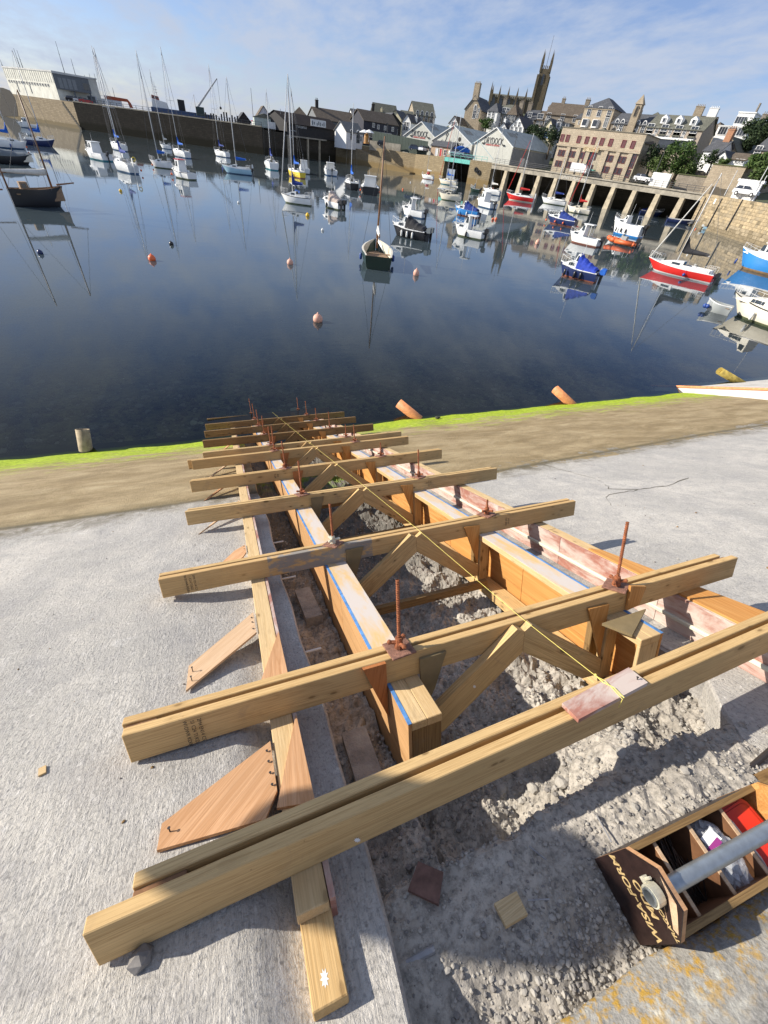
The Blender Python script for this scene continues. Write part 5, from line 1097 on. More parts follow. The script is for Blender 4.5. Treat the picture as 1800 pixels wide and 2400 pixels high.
def wall_run(t, pts, mat, name='wall_face', back=1.6):
    for A, B in zip(pts[:-1], pts[1:]):
        M, L = tri_local(A, B); b = MB()
        b.add([(0, 0, -4), (L, 0, -4), (L, 0, B[2]), (0, 0, A[2]), (0, back, -4), (L, back, -4), (L, back, B[2]), (0, back, A[2])], [(0, 1, 2, 3), (3, 2, 6, 7), (4, 7, 6, 5), (0, 3, 7, 4), (1, 5, 6, 2)])
        b.part(name, mat, t, M)
C0 = Vector((-31, 208)); 
def Pz(px, py, xy): return z_at(px, py, math.hypot(xy[0], xy[1]))
zL = Pz(187, 241, C0)
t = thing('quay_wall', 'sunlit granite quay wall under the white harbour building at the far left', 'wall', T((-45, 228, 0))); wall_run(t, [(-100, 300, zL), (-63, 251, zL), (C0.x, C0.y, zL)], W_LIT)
t2 = thing('quay_wall', 'long weedy quay wall across the far harbour side, shade put into its dark colour', 'wall', T((0, 190, 0))); wall_run(t2, [(C0.x, C0.y, zL), (23.5, 175, zL)], W_DARK)
# arch shadow opening and steps in the sunlit wall
def on_line(px, py, A, B):
    r = ray(px, py); d = Vector((B[0]-A[0], B[1]-A[1])); n_ = Vector((-d.y, d.x)); tt = (A[0]*n_.x+A[1]*n_.y)/(r.x*n_.x+r.y*n_.y); return CAM+r*tt
M, L = tri_local((-63, 251), (C0.x, C0.y))
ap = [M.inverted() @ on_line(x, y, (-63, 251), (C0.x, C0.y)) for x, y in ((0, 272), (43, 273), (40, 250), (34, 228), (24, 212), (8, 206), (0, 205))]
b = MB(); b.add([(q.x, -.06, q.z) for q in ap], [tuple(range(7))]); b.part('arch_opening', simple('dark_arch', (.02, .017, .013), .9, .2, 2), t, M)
b = MB()
p = Vector((L-9, -1.6, zL)); 
q0 = (M.inverted() @ on_line(146, 239, (-63, 251), (C0.x, C0.y))).x; q1 = (M.inverted() @ on_line(188, 290, (-63, 251), (C0.x, C0.y))).x
for i in range(12): f_ = i/12; b.box(q0+(q1-q0)*f_, q0+(q1-q0)*(f_+1/12), -.12, .05, (zL-.3)*(1-f_)-.9, (zL-.3)*(1-f_)+.05)
b.part('steps', simple('dark_steps', (.05, .045, .035), .9, .2, 3), t, M)  # steps much darker than the wall around them
# quay top
b = MB(); b.add([(-100, 300, zL-.02), (-63, 251, zL-.02), (C0.x, C0.y, zL-.02), (23.5, 175, zL-.02), (54, 192, zL-.6), (120, 600, zL), (-250, 600, zL)], [(0, 1, 2, 3, 4, 5, 6)][0:1]); link('quay_top', b.mesh('quay_top', LAND), None, None, kind='structure')

# land on the right: one sheet from the quay edge up the hill
PL = [(23.5, 175), (54, 192), (71, 163), (74.5, 148), (81.8, 132.3), (99.7, 77), (84, 52), (78, 40), (70, 10)]
ZT = [Pz(660, 309, PL[0]), Pz(812, 335, PL[1]), Pz(965, 360, PL[2]), Pz(1036, 366, PL[3]), Pz(1150, 382, PL[4]), Pz(1655, 455, PL[5]), 5.3, 5.5, 5.6]
def wall_at(az):
    for (A, B, za, zb) in zip(PL[:-1], PL[1:], ZT[:-1], ZT[1:]):
        a0, a1 = math.atan2(A[0], A[1]), math.atan2(B[0], B[1])
        if a0 <= az <= a1:
            d = Vector((B[0]-A[0], B[1]-A[1])); n_ = Vector((-d.y, d.x)); rx, ry = math.sin(az), math.cos(az); tt = (A[0]*n_.x+A[1]*n_.y)/(rx*n_.x+ry*n_.y)
            f = math.hypot(rx*tt-A[0], ry*tt-A[1])/d.length; return tt, za*(1-f)+zb*f
    return math.hypot(*PL[-1]), ZT[-1]
def hill_H(az):
    a = math.degrees(az); T_ = [(7, 3), (18, 4), (24, 7), (28, 19), (33, 24), (42, 20), (50, 15), (58, 18), (90, 20)]
    for (a0, h0), (a1, h1) in zip(T_[:-1], T_[1:]):
        if a <= a1: return h0+(h1-h0)*max(0, (a-a0))/(a1-a0)
    return 20
def hill_z(az, D):
    Dw, zw = wall_at(az); return zw - .06 + .8*hill_H(az)*sst(Dw+ (34 if math.degrees(az) < 40 else 24), 290, D)
azs = [R(a) for a in lin(7.7, 81, 70)]; rows = [0, 1, 6, 14, 20, 28, 36, 44, 54, 66, 80, 100, 130, 170, 230, 400]
pts = []; 
for dD in rows:
    for az in azs: Dw, zw = wall_at(az); D = Dw+dD; pts.append((D*math.sin(az), D*math.cos(az), hill_z(az, D)))
na = len(azs); b = MB(); b.add(pts, [(j*na+i, (j+1)*na+i, (j+1)*na+i+1, j*na+i+1) for j in range(len(rows)-1) for i in range(na-1)], 0)
b.m = [0 if (k_//(na-1)) < 4 else 1 for k_ in range(len(b.f))]; link('hillside', b.mesh('hillside', [LAND, GRASS_G], True), None, None, kind='structure')

# dark boathouse wall, tan ramp wall, bridge abutment
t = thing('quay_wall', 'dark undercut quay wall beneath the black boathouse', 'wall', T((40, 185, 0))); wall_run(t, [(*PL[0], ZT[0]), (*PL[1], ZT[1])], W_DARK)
t = thing('quay_wall', 'tan stone quay wall with a ramp running down its face, left of the swing bridge', 'wall', T((63, 180, 0))); wall_run(t, [(*PL[1], ZT[1]), (*PL[2], ZT[2]), (*PL[3], ZT[3])], W_TAN)
M, L = tri_local(PL[1], PL[2]); b = MB(); b.add([(0, -3, -4), (L*1.02, -3, -4), (L*1.02, -3, .3), (L*.18, -3, ZT[1]-.5), (0, -3, ZT[1]-.2), (0, 0, -4), (L*1.02, 0, -4), (L*1.02, 0, .3), (L*.18, 0, ZT[1]-.5), (0, 0, ZT[1]-.2)], [(0, 1, 2, 3, 4), (4, 3, 8, 9), (3, 2, 7, 8), (1, 6, 7, 2), (0, 4, 9, 5)]); b.part('ramp', W_TAN, t, M)
# swing bridge over the basin entrance
A = on_line(1034, 366, PL[3], (PL[3][0]+6, PL[3][1]-13)); Bp = on_line(1111, 377, PL[3], (PL[3][0]+6.5, PL[3][1]-13))
M, L = tri_local((74.5, 148), (81.2, 134.5)); zb = ZT[3]
t = thing('swing_bridge', 'green steel swing bridge across the dark basin entrance', 'bridge', M @ T((0, 0, zb)))
b = MB().box(-.3, L+.3, -.2, 5, zb-1.0, zb-.05); b.part('girder', TEALP, t, M)
b = MB().box(-.3, L+.3, .0, 4.9, zb-.04, zb+.02); b.part('bridge_deck', LAND, t, M)
b = MB()
for i in range(9): b.tube((i*L/8, .05, zb), (i*L/8, .05, zb+1.1), .05, .05, 5)
for z in (.55, 1.1): b.tube((0, .05, zb+z), (L, .05, zb+z), .045, .045, 5)
b.part('railing', TEALP, t, M)
b = MB(); b.tube((L*.62, 2, zb), (L*.62, 2, zb+4.6), .12, .10, 6); b.tube((L*.62, 2, zb+4.6), (L*.1, 2, zb+.6), .06, .06, 5); b.tube((L*.62, 2, zb+4.6), (L*1.05, 2, zb+.8), .06, .06, 5); b.part('mast_frame', simple('pale_blue_steel', (.30, .45, .50), .5, .1, 2), t, M)
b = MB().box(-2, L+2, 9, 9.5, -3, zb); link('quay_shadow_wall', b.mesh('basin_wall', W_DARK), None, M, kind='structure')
# pier bridge / promenade viaduct
A0, A1 = PL[4], PL[5]; M, L = tri_local(A0, A1); z0, z1 = ZT[4], ZT[5]
t = thing('viaduct', 'long concrete road viaduct on raking piers over the dark water', 'bridge', M @ T((0, 0, 0)))
def zl(x): return z0+(z1-z0)*x/L
b = MB(); th = 1.15
b.add([(0, 0, z0-th), (L, 0, z1-th), (L, 0, z1), (0, 0, z0), (0, 10, z0-th), (L, 10, z1-th), (L, 10, z1), (0, 10, z0)], [(0, 1, 2, 3), (3, 2, 6, 7), (0, 4, 5, 1)]); b.part('deck', DECK, t, M)
b = MB(); b.add([(0, -.25, z0-.18), (L, -.25, z1-.18), (L, -.25, z1+.06), (0, -.25, z0+.06), (0, 0.6, z0-.18), (L, 0.6, z1-.18), (L, .6, z1+.06), (0, .6, z0+.06)], [(0, 1, 2, 3), (3, 2, 6, 7), (0, 4, 5, 1)]); b.part('coping', DECK, t, M)
b = MB().box(-6, L+3, 10, 11, -4, min(z0, z1)-.1); b.part('back_wall', W_DARK, t, M)  # dark quay stone carries the deep shade under the deck
for px in (1187, 1226, 1264, 1304, 1347, 1393, 1440, 1490, 1545, 1602):
    q = on_line(px, 400+(px-1187)*.14, A0, A1); x = (M.inverted() @ q).x; zt = zl(x)-th
    b = MB(); b.add([(x-.5, -.1, zt), (x+.5, -.1, zt), (x+.5, .9, zt), (x-.5, .9, zt), (x-.75, -1.0, -3), (x+.75, -1.0, -3), (x+.75, .9, -3), (x-.75, .9, -3)], [(0, 3, 2, 1), (0, 1, 5, 4), (1, 2, 6, 5), (2, 3, 7, 6), (3, 0, 4, 7)])
    b.part('pier', PIER, t, M)
RAIL = simple('dark_railing', (.05, .052, .055), .6, .1, 2)
for i in range(34): x = .6+i*(L-1.2)/33; b = MB().tube((x, .3, zl(x)), (x, .3, zl(x)+1.1), .045, .045, 5); b.part('railing_post', RAIL, t, M)
for z in (.4, .75, 1.1): b = MB().tube((0, .3, z0+z), (L, .3, z1+z), .035, .035, 5); b.part('rail', RAIL, t, M)
link('lettering', text_mesh('UNITY PLACE Q', 1.0, simple('faded_white_lettering', (.55, .53, .48), .8, .1, 4), .01), t, M @ T((L*.47, -.03, zl(L*.47)-.65)) @ Matrix.Rotation(R(90), 4, 'X'))
# abutment left of the viaduct
t = thing('bridge_abutment', 'stone abutment with two tyre fenders between the swing bridge and the viaduct', 'wall', T((79, 136, 0))); wall_run(t, [(78.3, 139, z0+.1), (*PL[4], z0)], W_TAN, back=9)
M2, L2 = tri_local((78.3, 139), PL[4])
for x in (L2*.35, L2*.5):
    b = MB(); n, m = 12, 6; b.add([((.45+.17*math.cos(j*6.283/m))*math.cos(i*6.283/n), .17*math.sin(j*6.283/m), (.45+.17*math.cos(j*6.283/m))*math.sin(i*6.283/n)) for i in range(n) for j in range(m)], [(i*m+j, i*m+(j+1) % m, ((i+1) % n)*m+(j+1) % m, ((i+1) % n)*m+j) for i in range(n) for j in range(m)]); b.part('tyre', BLACK, t, M2 @ T((x, -.2, z0-2.4+.5*(x < L2*.4))))
# right quay wall, built block by block
J0, J1, J2 = PL[5], PL[6], PL[7]
t = thing('quay_wall', 'sunlit quay wall of tan granite blocks at the right edge, dark rope marks on it', 'wall', T((92, 64, 0)))
blk = [simple('tan_block', (.34, .265, .16), .92, .35, 1.2, 0, .5), simple('grey_tan_block', (.28, .225, .145), .92, .3, 1.2, 0, .5), simple('dark_block', (.19, .15, .09), .92, .35, 1.2, 0, .5)]
bm_ = [bev_box(1, .5, .44, m, .025) for m in blk]
for A, B, za, zb_ in ((J0, J1, ZT[5], ZT[6]), (J1, J2, ZT[6], ZT[7])):
    M, L = tri_local(A, B); b = MB(); b.add([(0, .26, -4), (L, .26, -4), (L, .26, zb_-.02), (0, .26, za-.02), (0, 4, za-.02), (L, 4, zb_-.02)], [(0, 1, 2, 3), (3, 2, 5, 4)]); b.part('wall_core', blk[2], t, M)
    for r_ in range(13):
        z = -.35+r_*.455; x = -.6*(r_ % 2)
        while x < L:
            l = rr.uniform(.7, 1.5); x1 = min(L, x+l); x_ = max(0, x); 
            ztop = za+(zb_-za)*(x_+x1)/2/L
            if z+.22 < ztop+.15 and x1-x_ > .2: link('stone', bm_[0 if r_ > 4 and rr.random() < .6 else (2 if r_ < 3 or rr.random() < .25 else 1)], t, M @ T(((x_+x1)/2, .25+rr.uniform(-.02, .02), z)) @ Matrix.Diagonal((x1-x_-.02, 1, 1, 1)))
            x = x1
for px, py in ((1676, 500), (1722, 505), (1640, 495)):
    q = on_line(px, py, J0, J1); b = MB(); b.tube((0, 0, 2.3), (0, 0, -2.2), .09, .14, 5); b.part('hanging_chain', BLACK, t, T(q+Vector((-.12, .06, 0))))
q = on_line(1676, 472, J0, J1); M, L = tri_local(J0, J1); b = MB().box(-.28, .28, -.06, .0, -.42, .42); b.part('notice_board', RENDER, t, T(q) @ M.to_3x3().to_4x4())

# ------------------------------------------------------------------ buildings
_wc = {}
def win_mesh(w, h, fr, gl, nx=2, nz=2, arch=False, bar_=.07):
    key = (round(w, 2), round(h, 2), fr.name, gl.name, nx, nz, arch)
    if key in _wc: return _wc[key]
    b = MB(); e = bar_
    b.box(-w/2, w/2, -.02, .02, 0, h, 1)
    for x0, x1, z0_, z1_ in ((-w/2-e, -w/2+e*.4, -e, h+e), (w/2-e*.4, w/2+e, -e, h+e), (-w/2, w/2, -e*1.3, e*.3), (-w/2, w/2, h-e*.4, h+e)): b.box(x0, x1, -.10, .0, z0_, z1_, 0)
    for i in range(1, nx): x = -w/2+w*i/nx; b.box(x-e*.35, x+e*.35, -.06, .0, 0, h, 0)
    for i in range(1, nz): z = h*i/nz; b.box(-w/2, w/2, -.06, .0, z-e*.35, z+e*.35, 0)
    if arch:
        n = 8; pr = [(-w/2-e, h)]+[(-(w/2+e)*math.cos(math.pi*i/n), h+(w*.8)*math.sin(math.pi*i/n)) for i in range(1, n)]+[(w/2+e, h)]; b.prism(pr, 'y', -.08, -.01, 0)
        pr = [(x*.78, h+(z-h)*.78) for x, z in pr]; b.prism(pr, 'y', -.10, -.081, 1)
    _wc[key] = b.mesh('window', [fr, gl]); return _wc[key]
def house(name, label, cat, L, Rp, D, tilt, eave, depth, roof, rh, wall, roofm, wins=(), chims=(), over=.35, trim=None, down=7.0, fr=None):
    A = at_d(L[0], L[1], D); az = math.atan2(A.x, A.y); rgt = Vector((math.cos(az), -math.sin(az), 0)); awy = Vector((math.sin(az), math.cos(az), 0))
    d = rgt*math.cos(R(tilt))-awy*math.sin(R(tilt)); B = on_line(Rp[0], Rp[1], (A.x, A.y), (A.x+d.x, A.y+d.y)); W = max(1.0, (Vector((B.x, B.y, 0))-Vector((A.x, A.y, 0))).dot(d)); y = Vector((-d.y, d.x, 0))
    h = z_at(eave[0], eave[1], D)-A.z; rh = rh if roof == 'flat' else rh*.64
    M = Matrix(((d.x, y.x, 0, A.x), (d.y, y.y, 0, A.y), (0, 0, 1, A.z), (0, 0, 0, 1)))
    t = thing(name, label, cat, M); b = MB(); z0 = -down
    if roof == 'front': prof = [(0, z0), (W, z0), (W, h), (W/2, h+rh), (0, h)]; b.prism(prof, 'y', 0, depth)
    elif roof == 'side':
        b.box(0, W, 0, depth, z0, h); b.add([(0, 0, h), (0, depth, h), (0, depth/2, h+rh), (W, 0, h), (W, depth, h), (W, depth/2, h+rh)], [(0, 2, 1), (3, 4, 5)])
    else: b.box(0, W, 0, depth, z0, h+(rh if roof == 'flat' else 0))
    wl_ = b.part('wall', wall, t, M)
    b = MB(); o = over; th = .14
    def slab4(p): 
        p = [Vector(q) for q in p]; n_ = (p[1]-p[0]).cross(p[-1]-p[0]).normalized()*th; b.add([q+n_*.3 for q in p]+[q-n_*.7 for q in p], [tuple(range(len(p))), tuple(range(2*len(p)-1, len(p)-1, -1))]+[(i, i+len(p), (i+1) % len(p)+len(p), (i+1) % len(p)) for i in range(len(p))])
    if roof == 'front':
        s = rh/(W/2); slab4([(W/2, -o, h+rh+.1), (W/2, depth+o, h+rh+.1), (W+o, depth+o, h-s*o+.1), (W+o, -o, h-s*o+.1)]); slab4([(W/2, depth+o, h+rh+.1), (W/2, -o, h+rh+.1), (-o, -o, h-s*o+.1), (-o, depth+o, h-s*o+.1)])
    elif roof == 'side':
        s = rh/(depth/2); slab4([(-o, -o, h-s*o+.1), (W+o, -o, h-s*o+.1), (W+o, depth/2, h+rh+.1), (-o, depth/2, h+rh+.1)]); slab4([(W+o, depth+o, h-s*o+.1), (-o, depth+o, h-s*o+.1), (-o, depth/2, h+rh+.1), (W+o, depth/2, h+rh+.1)])
    elif roof == 'hip':
        k = min(W, depth)/2; r0, r1 = ((k, depth/2), (W-k, depth/2)) if W >= depth else ((W/2, k), (W/2, depth-k))
        e = [(-o, -o, h+.05), (W+o, -o, h+.05), (W+o, depth+o, h+.05), (-o, depth+o, h+.05)]; a_, c_ = (r0[0], r0[1], h+rh), (r1[0]+.01, r1[1]+.01, h+rh)
        b.add(e+[a_, c_], [(0, 1, 5, 4), (1, 2, 5), (2, 3, 4, 5), (3, 0, 4), (0, 3, 2, 1)] if W >= depth else [(0, 1, 4), (1, 2, 5, 4), (2, 3, 5), (3, 0, 4, 5), (0, 3, 2, 1)])
    else: b.box(-.15, W+.15, -.15, depth+.15, h+rh-.001, h+rh+.18)
    rp = b.part('roof', roofm, t, M)
    if trim and roof == 'front':
        b = MB()
        for s in (0, 1): xe = -o if s == 0 else W+o; b.tube((W/2, -o-.05, h+rh+.05), (xe, -o-.05, h-rh/(W/2)*o+.02), .13, .13, 4)
        b.part('barge_board', trim, t, M)
    for (fx, fz, w, hh, *k) in wins:
        kw = k[0] if k else {}; side = kw.get('side'); kw = {a: c for a, c in kw.items() if a != 'side'}; f_ = kw.pop('fr', fr or WFR); g_ = kw.pop('gl', GL)
        me = win_mesh(w, hh, f_, g_, **kw)
        if side: link('window', me, t, M @ T((W+.02, depth*fx, h*fz)) @ RZ(R(90)))
        else: link('window', me, t, M @ T((W*fx, -.02, h*fz)))
    for (fx, fy, cw, chh, *m) in chims:
        zt = h+rh*(1-abs(fy-.5)*2 if roof == 'side' else (1-abs(fx-.5)*2 if roof == 'front' else .6)); b = MB().box(W*fx-cw/2, W*fx+cw/2, depth*fy-cw*.4, depth*fy+cw*.4, zt-1.2, zt+chh).box(W*fx-cw/2-.08, W*fx+cw/2+.08, depth*fy-cw*.4-.08, depth*fy+cw*.4+.08, zt+chh-.2, zt+chh)
        for i in range(max(1, int(cw/.5))): x = W*fx-cw/2+(i+.5)*cw/max(1, int(cw/.5)); b.tube((x, depth*fy, zt+chh), (x, depth*fy, zt+chh+.55), .13, .11, 6)
        b.part('chimney', m[0] if m else STONE_B, rp, M)
    t['W'] = W; t['h'] = h; return t, M, W, h
def gw(xs, zs, w, h, **k): return [(x, z, w, h, k) for z in zs for x in xs]
def box_on(t, M, name, mat, *b6): return MB().box(*b6).part(name, mat, t, M)

# white harbour building on the left quay
ang = tri_local((-63, 251), (C0.x, C0.y))[0]; Lw = tri_local((-63, 251), (C0.x, C0.y))[1]
CRM = simple('weathered_white_wall', (.66, .64, .54), .85, .2, .6); CORR = simple('dirty_white_top', (.55, .54, .50), .85, .25, .5)
q0 = on_line(22, 205, (-63, 251), (C0.x, C0.y)); xw0 = (ang.inverted() @ q0).x; q1 = on_line(141, 236, (-63, 251), (C0.x, C0.y)); xw1 = (ang.inverted() @ q1).x
zt = Pz(123, 169, (q1.x, q1.y)); t = thing('harbour_building', 'big flat roofed white harbour building on the left quay', 'building', ang @ T((xw0, 0, zL)))
box_on(t, ang, 'wall', CRM, xw0, xw1, .02, 14, zL-.3, zt); box_on(t, ang, 'roof', CORR, xw0-.2, xw1+.2, -.1, 14.2, zt+.002, zt+.35)
wn_ = win_mesh(.62, .5, CORR, GL, 1, 1)
for i in range(16): link('window', wn_, t, ang @ T((xw0+1.6+i*(xw1-xw0-6)/15, 0, zL+(zt-zL)*.47)))
for i in range(24): box_on(t, ang, 'rib', CRM, xw0+.4+i*(xw1-xw0-.8)/23-.08, xw0+.4+i*(xw1-xw0-.8)/23+.08, -.06, .02, zL+(zt-zL)*.62, zt-.1)
for x in (.2, .47): box_on(t, ang, 'downpipe', GREYW, xw0+(xw1-xw0)*x, xw0+(xw1-xw0)*x+.22, -.1, .01, zL+.8, zL+(zt-zL)*.5)
# end with dark window and overhang on posts; shade put into its grey colour
A2 = (C0.x-4, C0.y+5); 
Mr, Lr = tri_local((q1.x, q1.y), (q1.x+9.5, q1.y+3.0)); z_b = zL+(zt-zL)*.42
box_on(t, Mr, 'end_wall', GREYW, .05, Lr, .0, 8, z_b, zt-.2); box_on(t, Mr, 'end_window', GL, Lr*.80, Lr*.98, -.03, .0, z_b+.7, zt-1.4); box_on(t, Mr, 'end_roof', CORR, 0, Lr+.3, -.2, 8, zt-.198, zt+.05)
for i in range(4): box_on(t, Mr, 'loading_door', simple('grey_door', (.24, .25, .25), .8, .1, 2), Lr*(.12+i*.13), Lr*(.22+i*.13), -.06, .0, z_b+.3, zt-1.0)
for x in (.4, Lr*.5, Lr-.4): box_on(t, Mr, 'post', GREYW, x-.2, x+.2, .3, .7, zL-.3, z_b)
box_on(t, Mr, 'dark_bay', BLACKW, .1, Lr*.5, 3, 3.3, zL-.2, z_b)
# ------------------------------------------------------------------ the black boathouse and the cottages beside it
LM_, LL_ = tri_local(PL[0], PL[1])
t = thing('boathouse', 'long black boarded boathouse built out over the dark quay on posts', 'building', LM_ @ T((0, 0, ZT[0])))
q0 = on_line(672, 314, PL[0], PL[1]); xa = (LM_.inverted() @ q0).x; zb = Pz(690, 318, on_line(690, 318, PL[0], PL[1])[:2]); ze = Pz(694, 290, on_line(694, 290, PL[0], PL[1])[:2]); zr = Pz(667, 266, on_line(667, 266, PL[0], PL[1])[:2])
xb = LL_-1.0
b = MB().prism([(-.3, zb), (12, zb), (12, ze), (5.8, zr+.4), (-.3, ze)], 'x', xa, xb); b.part('wall', BLACKW, t, LM_)
sr = stonework('rusty_black_roof', (.05, .038, .032), (.035, .028, .026), (.02, .018, .016), 1.2, 3.0)
b = MB(); b.add([(xa-.3, -.7, ze-.1), (xb+.3, -.7, ze-.1), (xb+.3, 5.8, zr+.62), (xa-.3, 5.8, zr+.62), (xa-.3, -.7, ze-.3), (xb+.3, -.7, ze-.3)], [(0, 1, 2, 3), (4, 5, 1, 0)]); b.add([(xa-.3, 5.8, zr+.62), (xb+.3, 5.8, zr+.62), (xb+.3, 12.6, ze), (xa-.3, 12.6, ze)], [(0, 1, 2, 3)]); b.part('roof', sr, t, LM_)
b = MB().box(xa-.1, xb-7, -.6, 1.2, zb-.35, zb); b.part('sill_beam', DECK, t, LM_)
for x in (xa+.3, xa+(xb-xa)*.36, xa+(xb-xa)*.58): box_on(t, LM_, 'post', PIER, x-.28, x+.28, -.5, .1, -3, zb-.351)
for i in range(7): box_on(t, LM_, 'batten', simple('dark_batten', (.035, .032, .03), .8, .2, 3), xa+1+i*(xb-xa-2)/6-.05, xa+1+i*(xb-xa-2)/6+.05, -.34, -.3, zb+.1, ze-.35)
sx = xa+(xb-xa)*.56; sg = MB().box(sx-3.4, sx+3.4, -.42, -.32, zb+3.0, zb+4.7).part('sign_board', OFFW, t, LM_)
for i, x in enumerate((-2.7, -1.9, -.6, .1, .8, 1.7, 2.5)): MB().box(sx+x-.2, sx+x+.22, -.435, -.421, zb+3.25+.15*(i % 2), zb+4.3-.2*(i % 3)).part('sign_mark', simple('grey_sign_print', (.12, .14, .15), .7, .1, 3), sg, LM_)
link('lettering', text_mesh('Penzance', 1.2, OFFW, .01, 'CENTER', .2), t, LM_ @ T((xa+(xb-xa)*.25, -.33, zb+2.4)) @ Matrix.Rotation(R(90), 4, 'X'))

house('cottage', 'small white gabled cottage with arched windows beside the black boathouse', 'house', (811, 335), (849, 334), 188, -38, (810, 307), 6.5, 'side', 3.6, RENDER, GREYW if False else simple('ribbed_grey_roof', (.17, .165, .15), .85, .2, 2), [(.30, .32, .9, 2.0, dict(arch=True)), (.72, .1, 1.6, 2.2, dict(arch=True)), (.9, .3, .7, 1.3)], down=1.5)
CH = 'houses and buildings of the town'
house('warehouse', 'long black boarded warehouse with a white lower storey behind the ramp', 'building', (851, 322), (929, 333), 199, -32, (853, 281), 9, 'side', 4.2, simple('navy_black_boarding', (.03, .032, .045), .8, .2, 2), BROWNR, [(.28, .68, .9, 1.0), (.42, .62, .9, 1.0), (.62, .62, .9, 1.0), (.85, .62, .9, 1.0)]+gw((.15, .3, .45, .6, .75), (.08,), 2.2, 1.6, nx=4, nz=2), down=2)
house('shed', 'grey roofed old shed rising behind the black boathouse', 'building', (745, 300), (834, 312), 222, -20, (748, 279), 13, 'side', 5.2, GREYW, BROWNR, [], [(.12, .5, 1.1, 2.2, BLACKW)])
house('house', 'hip roofed brown house seen over the boathouse roof', 'house', (684, 290), (722, 294), 250, 0, (686, 271), 10, 'hip', 5, STONE_D, BROWNR, [], [])
house('house', 'low grey roofed house left of the old shed', 'house', (722, 288), (748, 292), 255, 0, (722, 277), 9, 'hip', 3, GREYW, GREENR)
house('house', 'grey roofed house between the old shed and the cream block', 'house', (826, 285), (880, 292), 250, -10, (832, 270), 10, 'side', 3.2, RENDER, SLATE_R, [(.5, .4, 1, 1.2)], [(.95, .5, 1.2, 2.6, BLACKW)])
house('apartment_block', 'cream rendered block with long grey green roof', 'building', (879, 292), (930, 300), 258, -14, (879, 268), 11, 'side', 6.2, CREAMR, GREENR, gw((.18, .36, .6, .8), (.55,), 1.2, 1.5), [(.3, .15, .7, 1.0, CREAMR)])
house('house', 'cream gabled house below the grey green roofed block', 'house', (909, 293), (939, 297), 240, 22, (910, 276), 10, 'front', 4.0, CREAMR, SLATE_R, [], [])
house('house', 'grey roofed house with pale gable right of the cream block', 'house', (942, 290), (968, 294), 246, -10, (942, 273), 9, 'side', 3.2, RENDER, GREENR, [(.5, .3, 1.4, 1.6)])
house('house', 'black gabled store with white lower wall and pink sign', 'building', (897, 314), (938, 318), 214, -20, (905, 285), 8, 'front', 4.0, BLACKW, SLATE_R, [(.5, .0, 4.5, 1.9, dict(gl=RENDER, nx=1, nz=1)), (.5, .42, 4.4, .25, dict(gl=simple('pink_sign', (.6, .25, .25), .7, .1, 2), nx=1, nz=1, fr=simple('pink_frame', (.5, .2, .2), .7, .1, 2)))])
house('house', 'white gabled house with black roof left of the first grey shed', 'house', (941, 312), (960, 315), 218, 28, (941, 283), 10, 'front', 3.2, RENDER, simple('black_slate_roof', (.045, .04, .042), .7, .3, 3), [(.35, .62, .9, 1.1), (.65, .62, .9, 1.1), (.3, .28, .9, 1.2), (.6, .28, .9, 1.2)], [(.9, .5, .8, 1.4, RENDER)])
house('chapel', 'big stone chapel with green slate roof and dark gable end', 'building', (969, 298), (1016, 304), 250, -12, (970, 268), 17, 'side', 7.0, STONE_B, GREENR, gw((.12, .34, .58, .82), (.52,), 1.2, 2.6, arch=True)+gw((.2, .5, .8), (.08,), 1.0, 1.4)+[(.3, .45, 1.2, 2.6, dict(side=1, arch=True)), (.5, .5, 1.2, 3.2, dict(side=1, arch=True)), (.7, .45, 1.2, 2.6, dict(side=1, arch=True))])
house('house', 'white gabled house behind the masts, left of the stone gable', 'house', (1051, 303), (1071, 306), 228, 26, (1053, 288), 13, 'front', 3.2, RENDER, BROWNR, [(.4, .5, .9, 1.4), (.66, .5, .9, 1.4)], [])

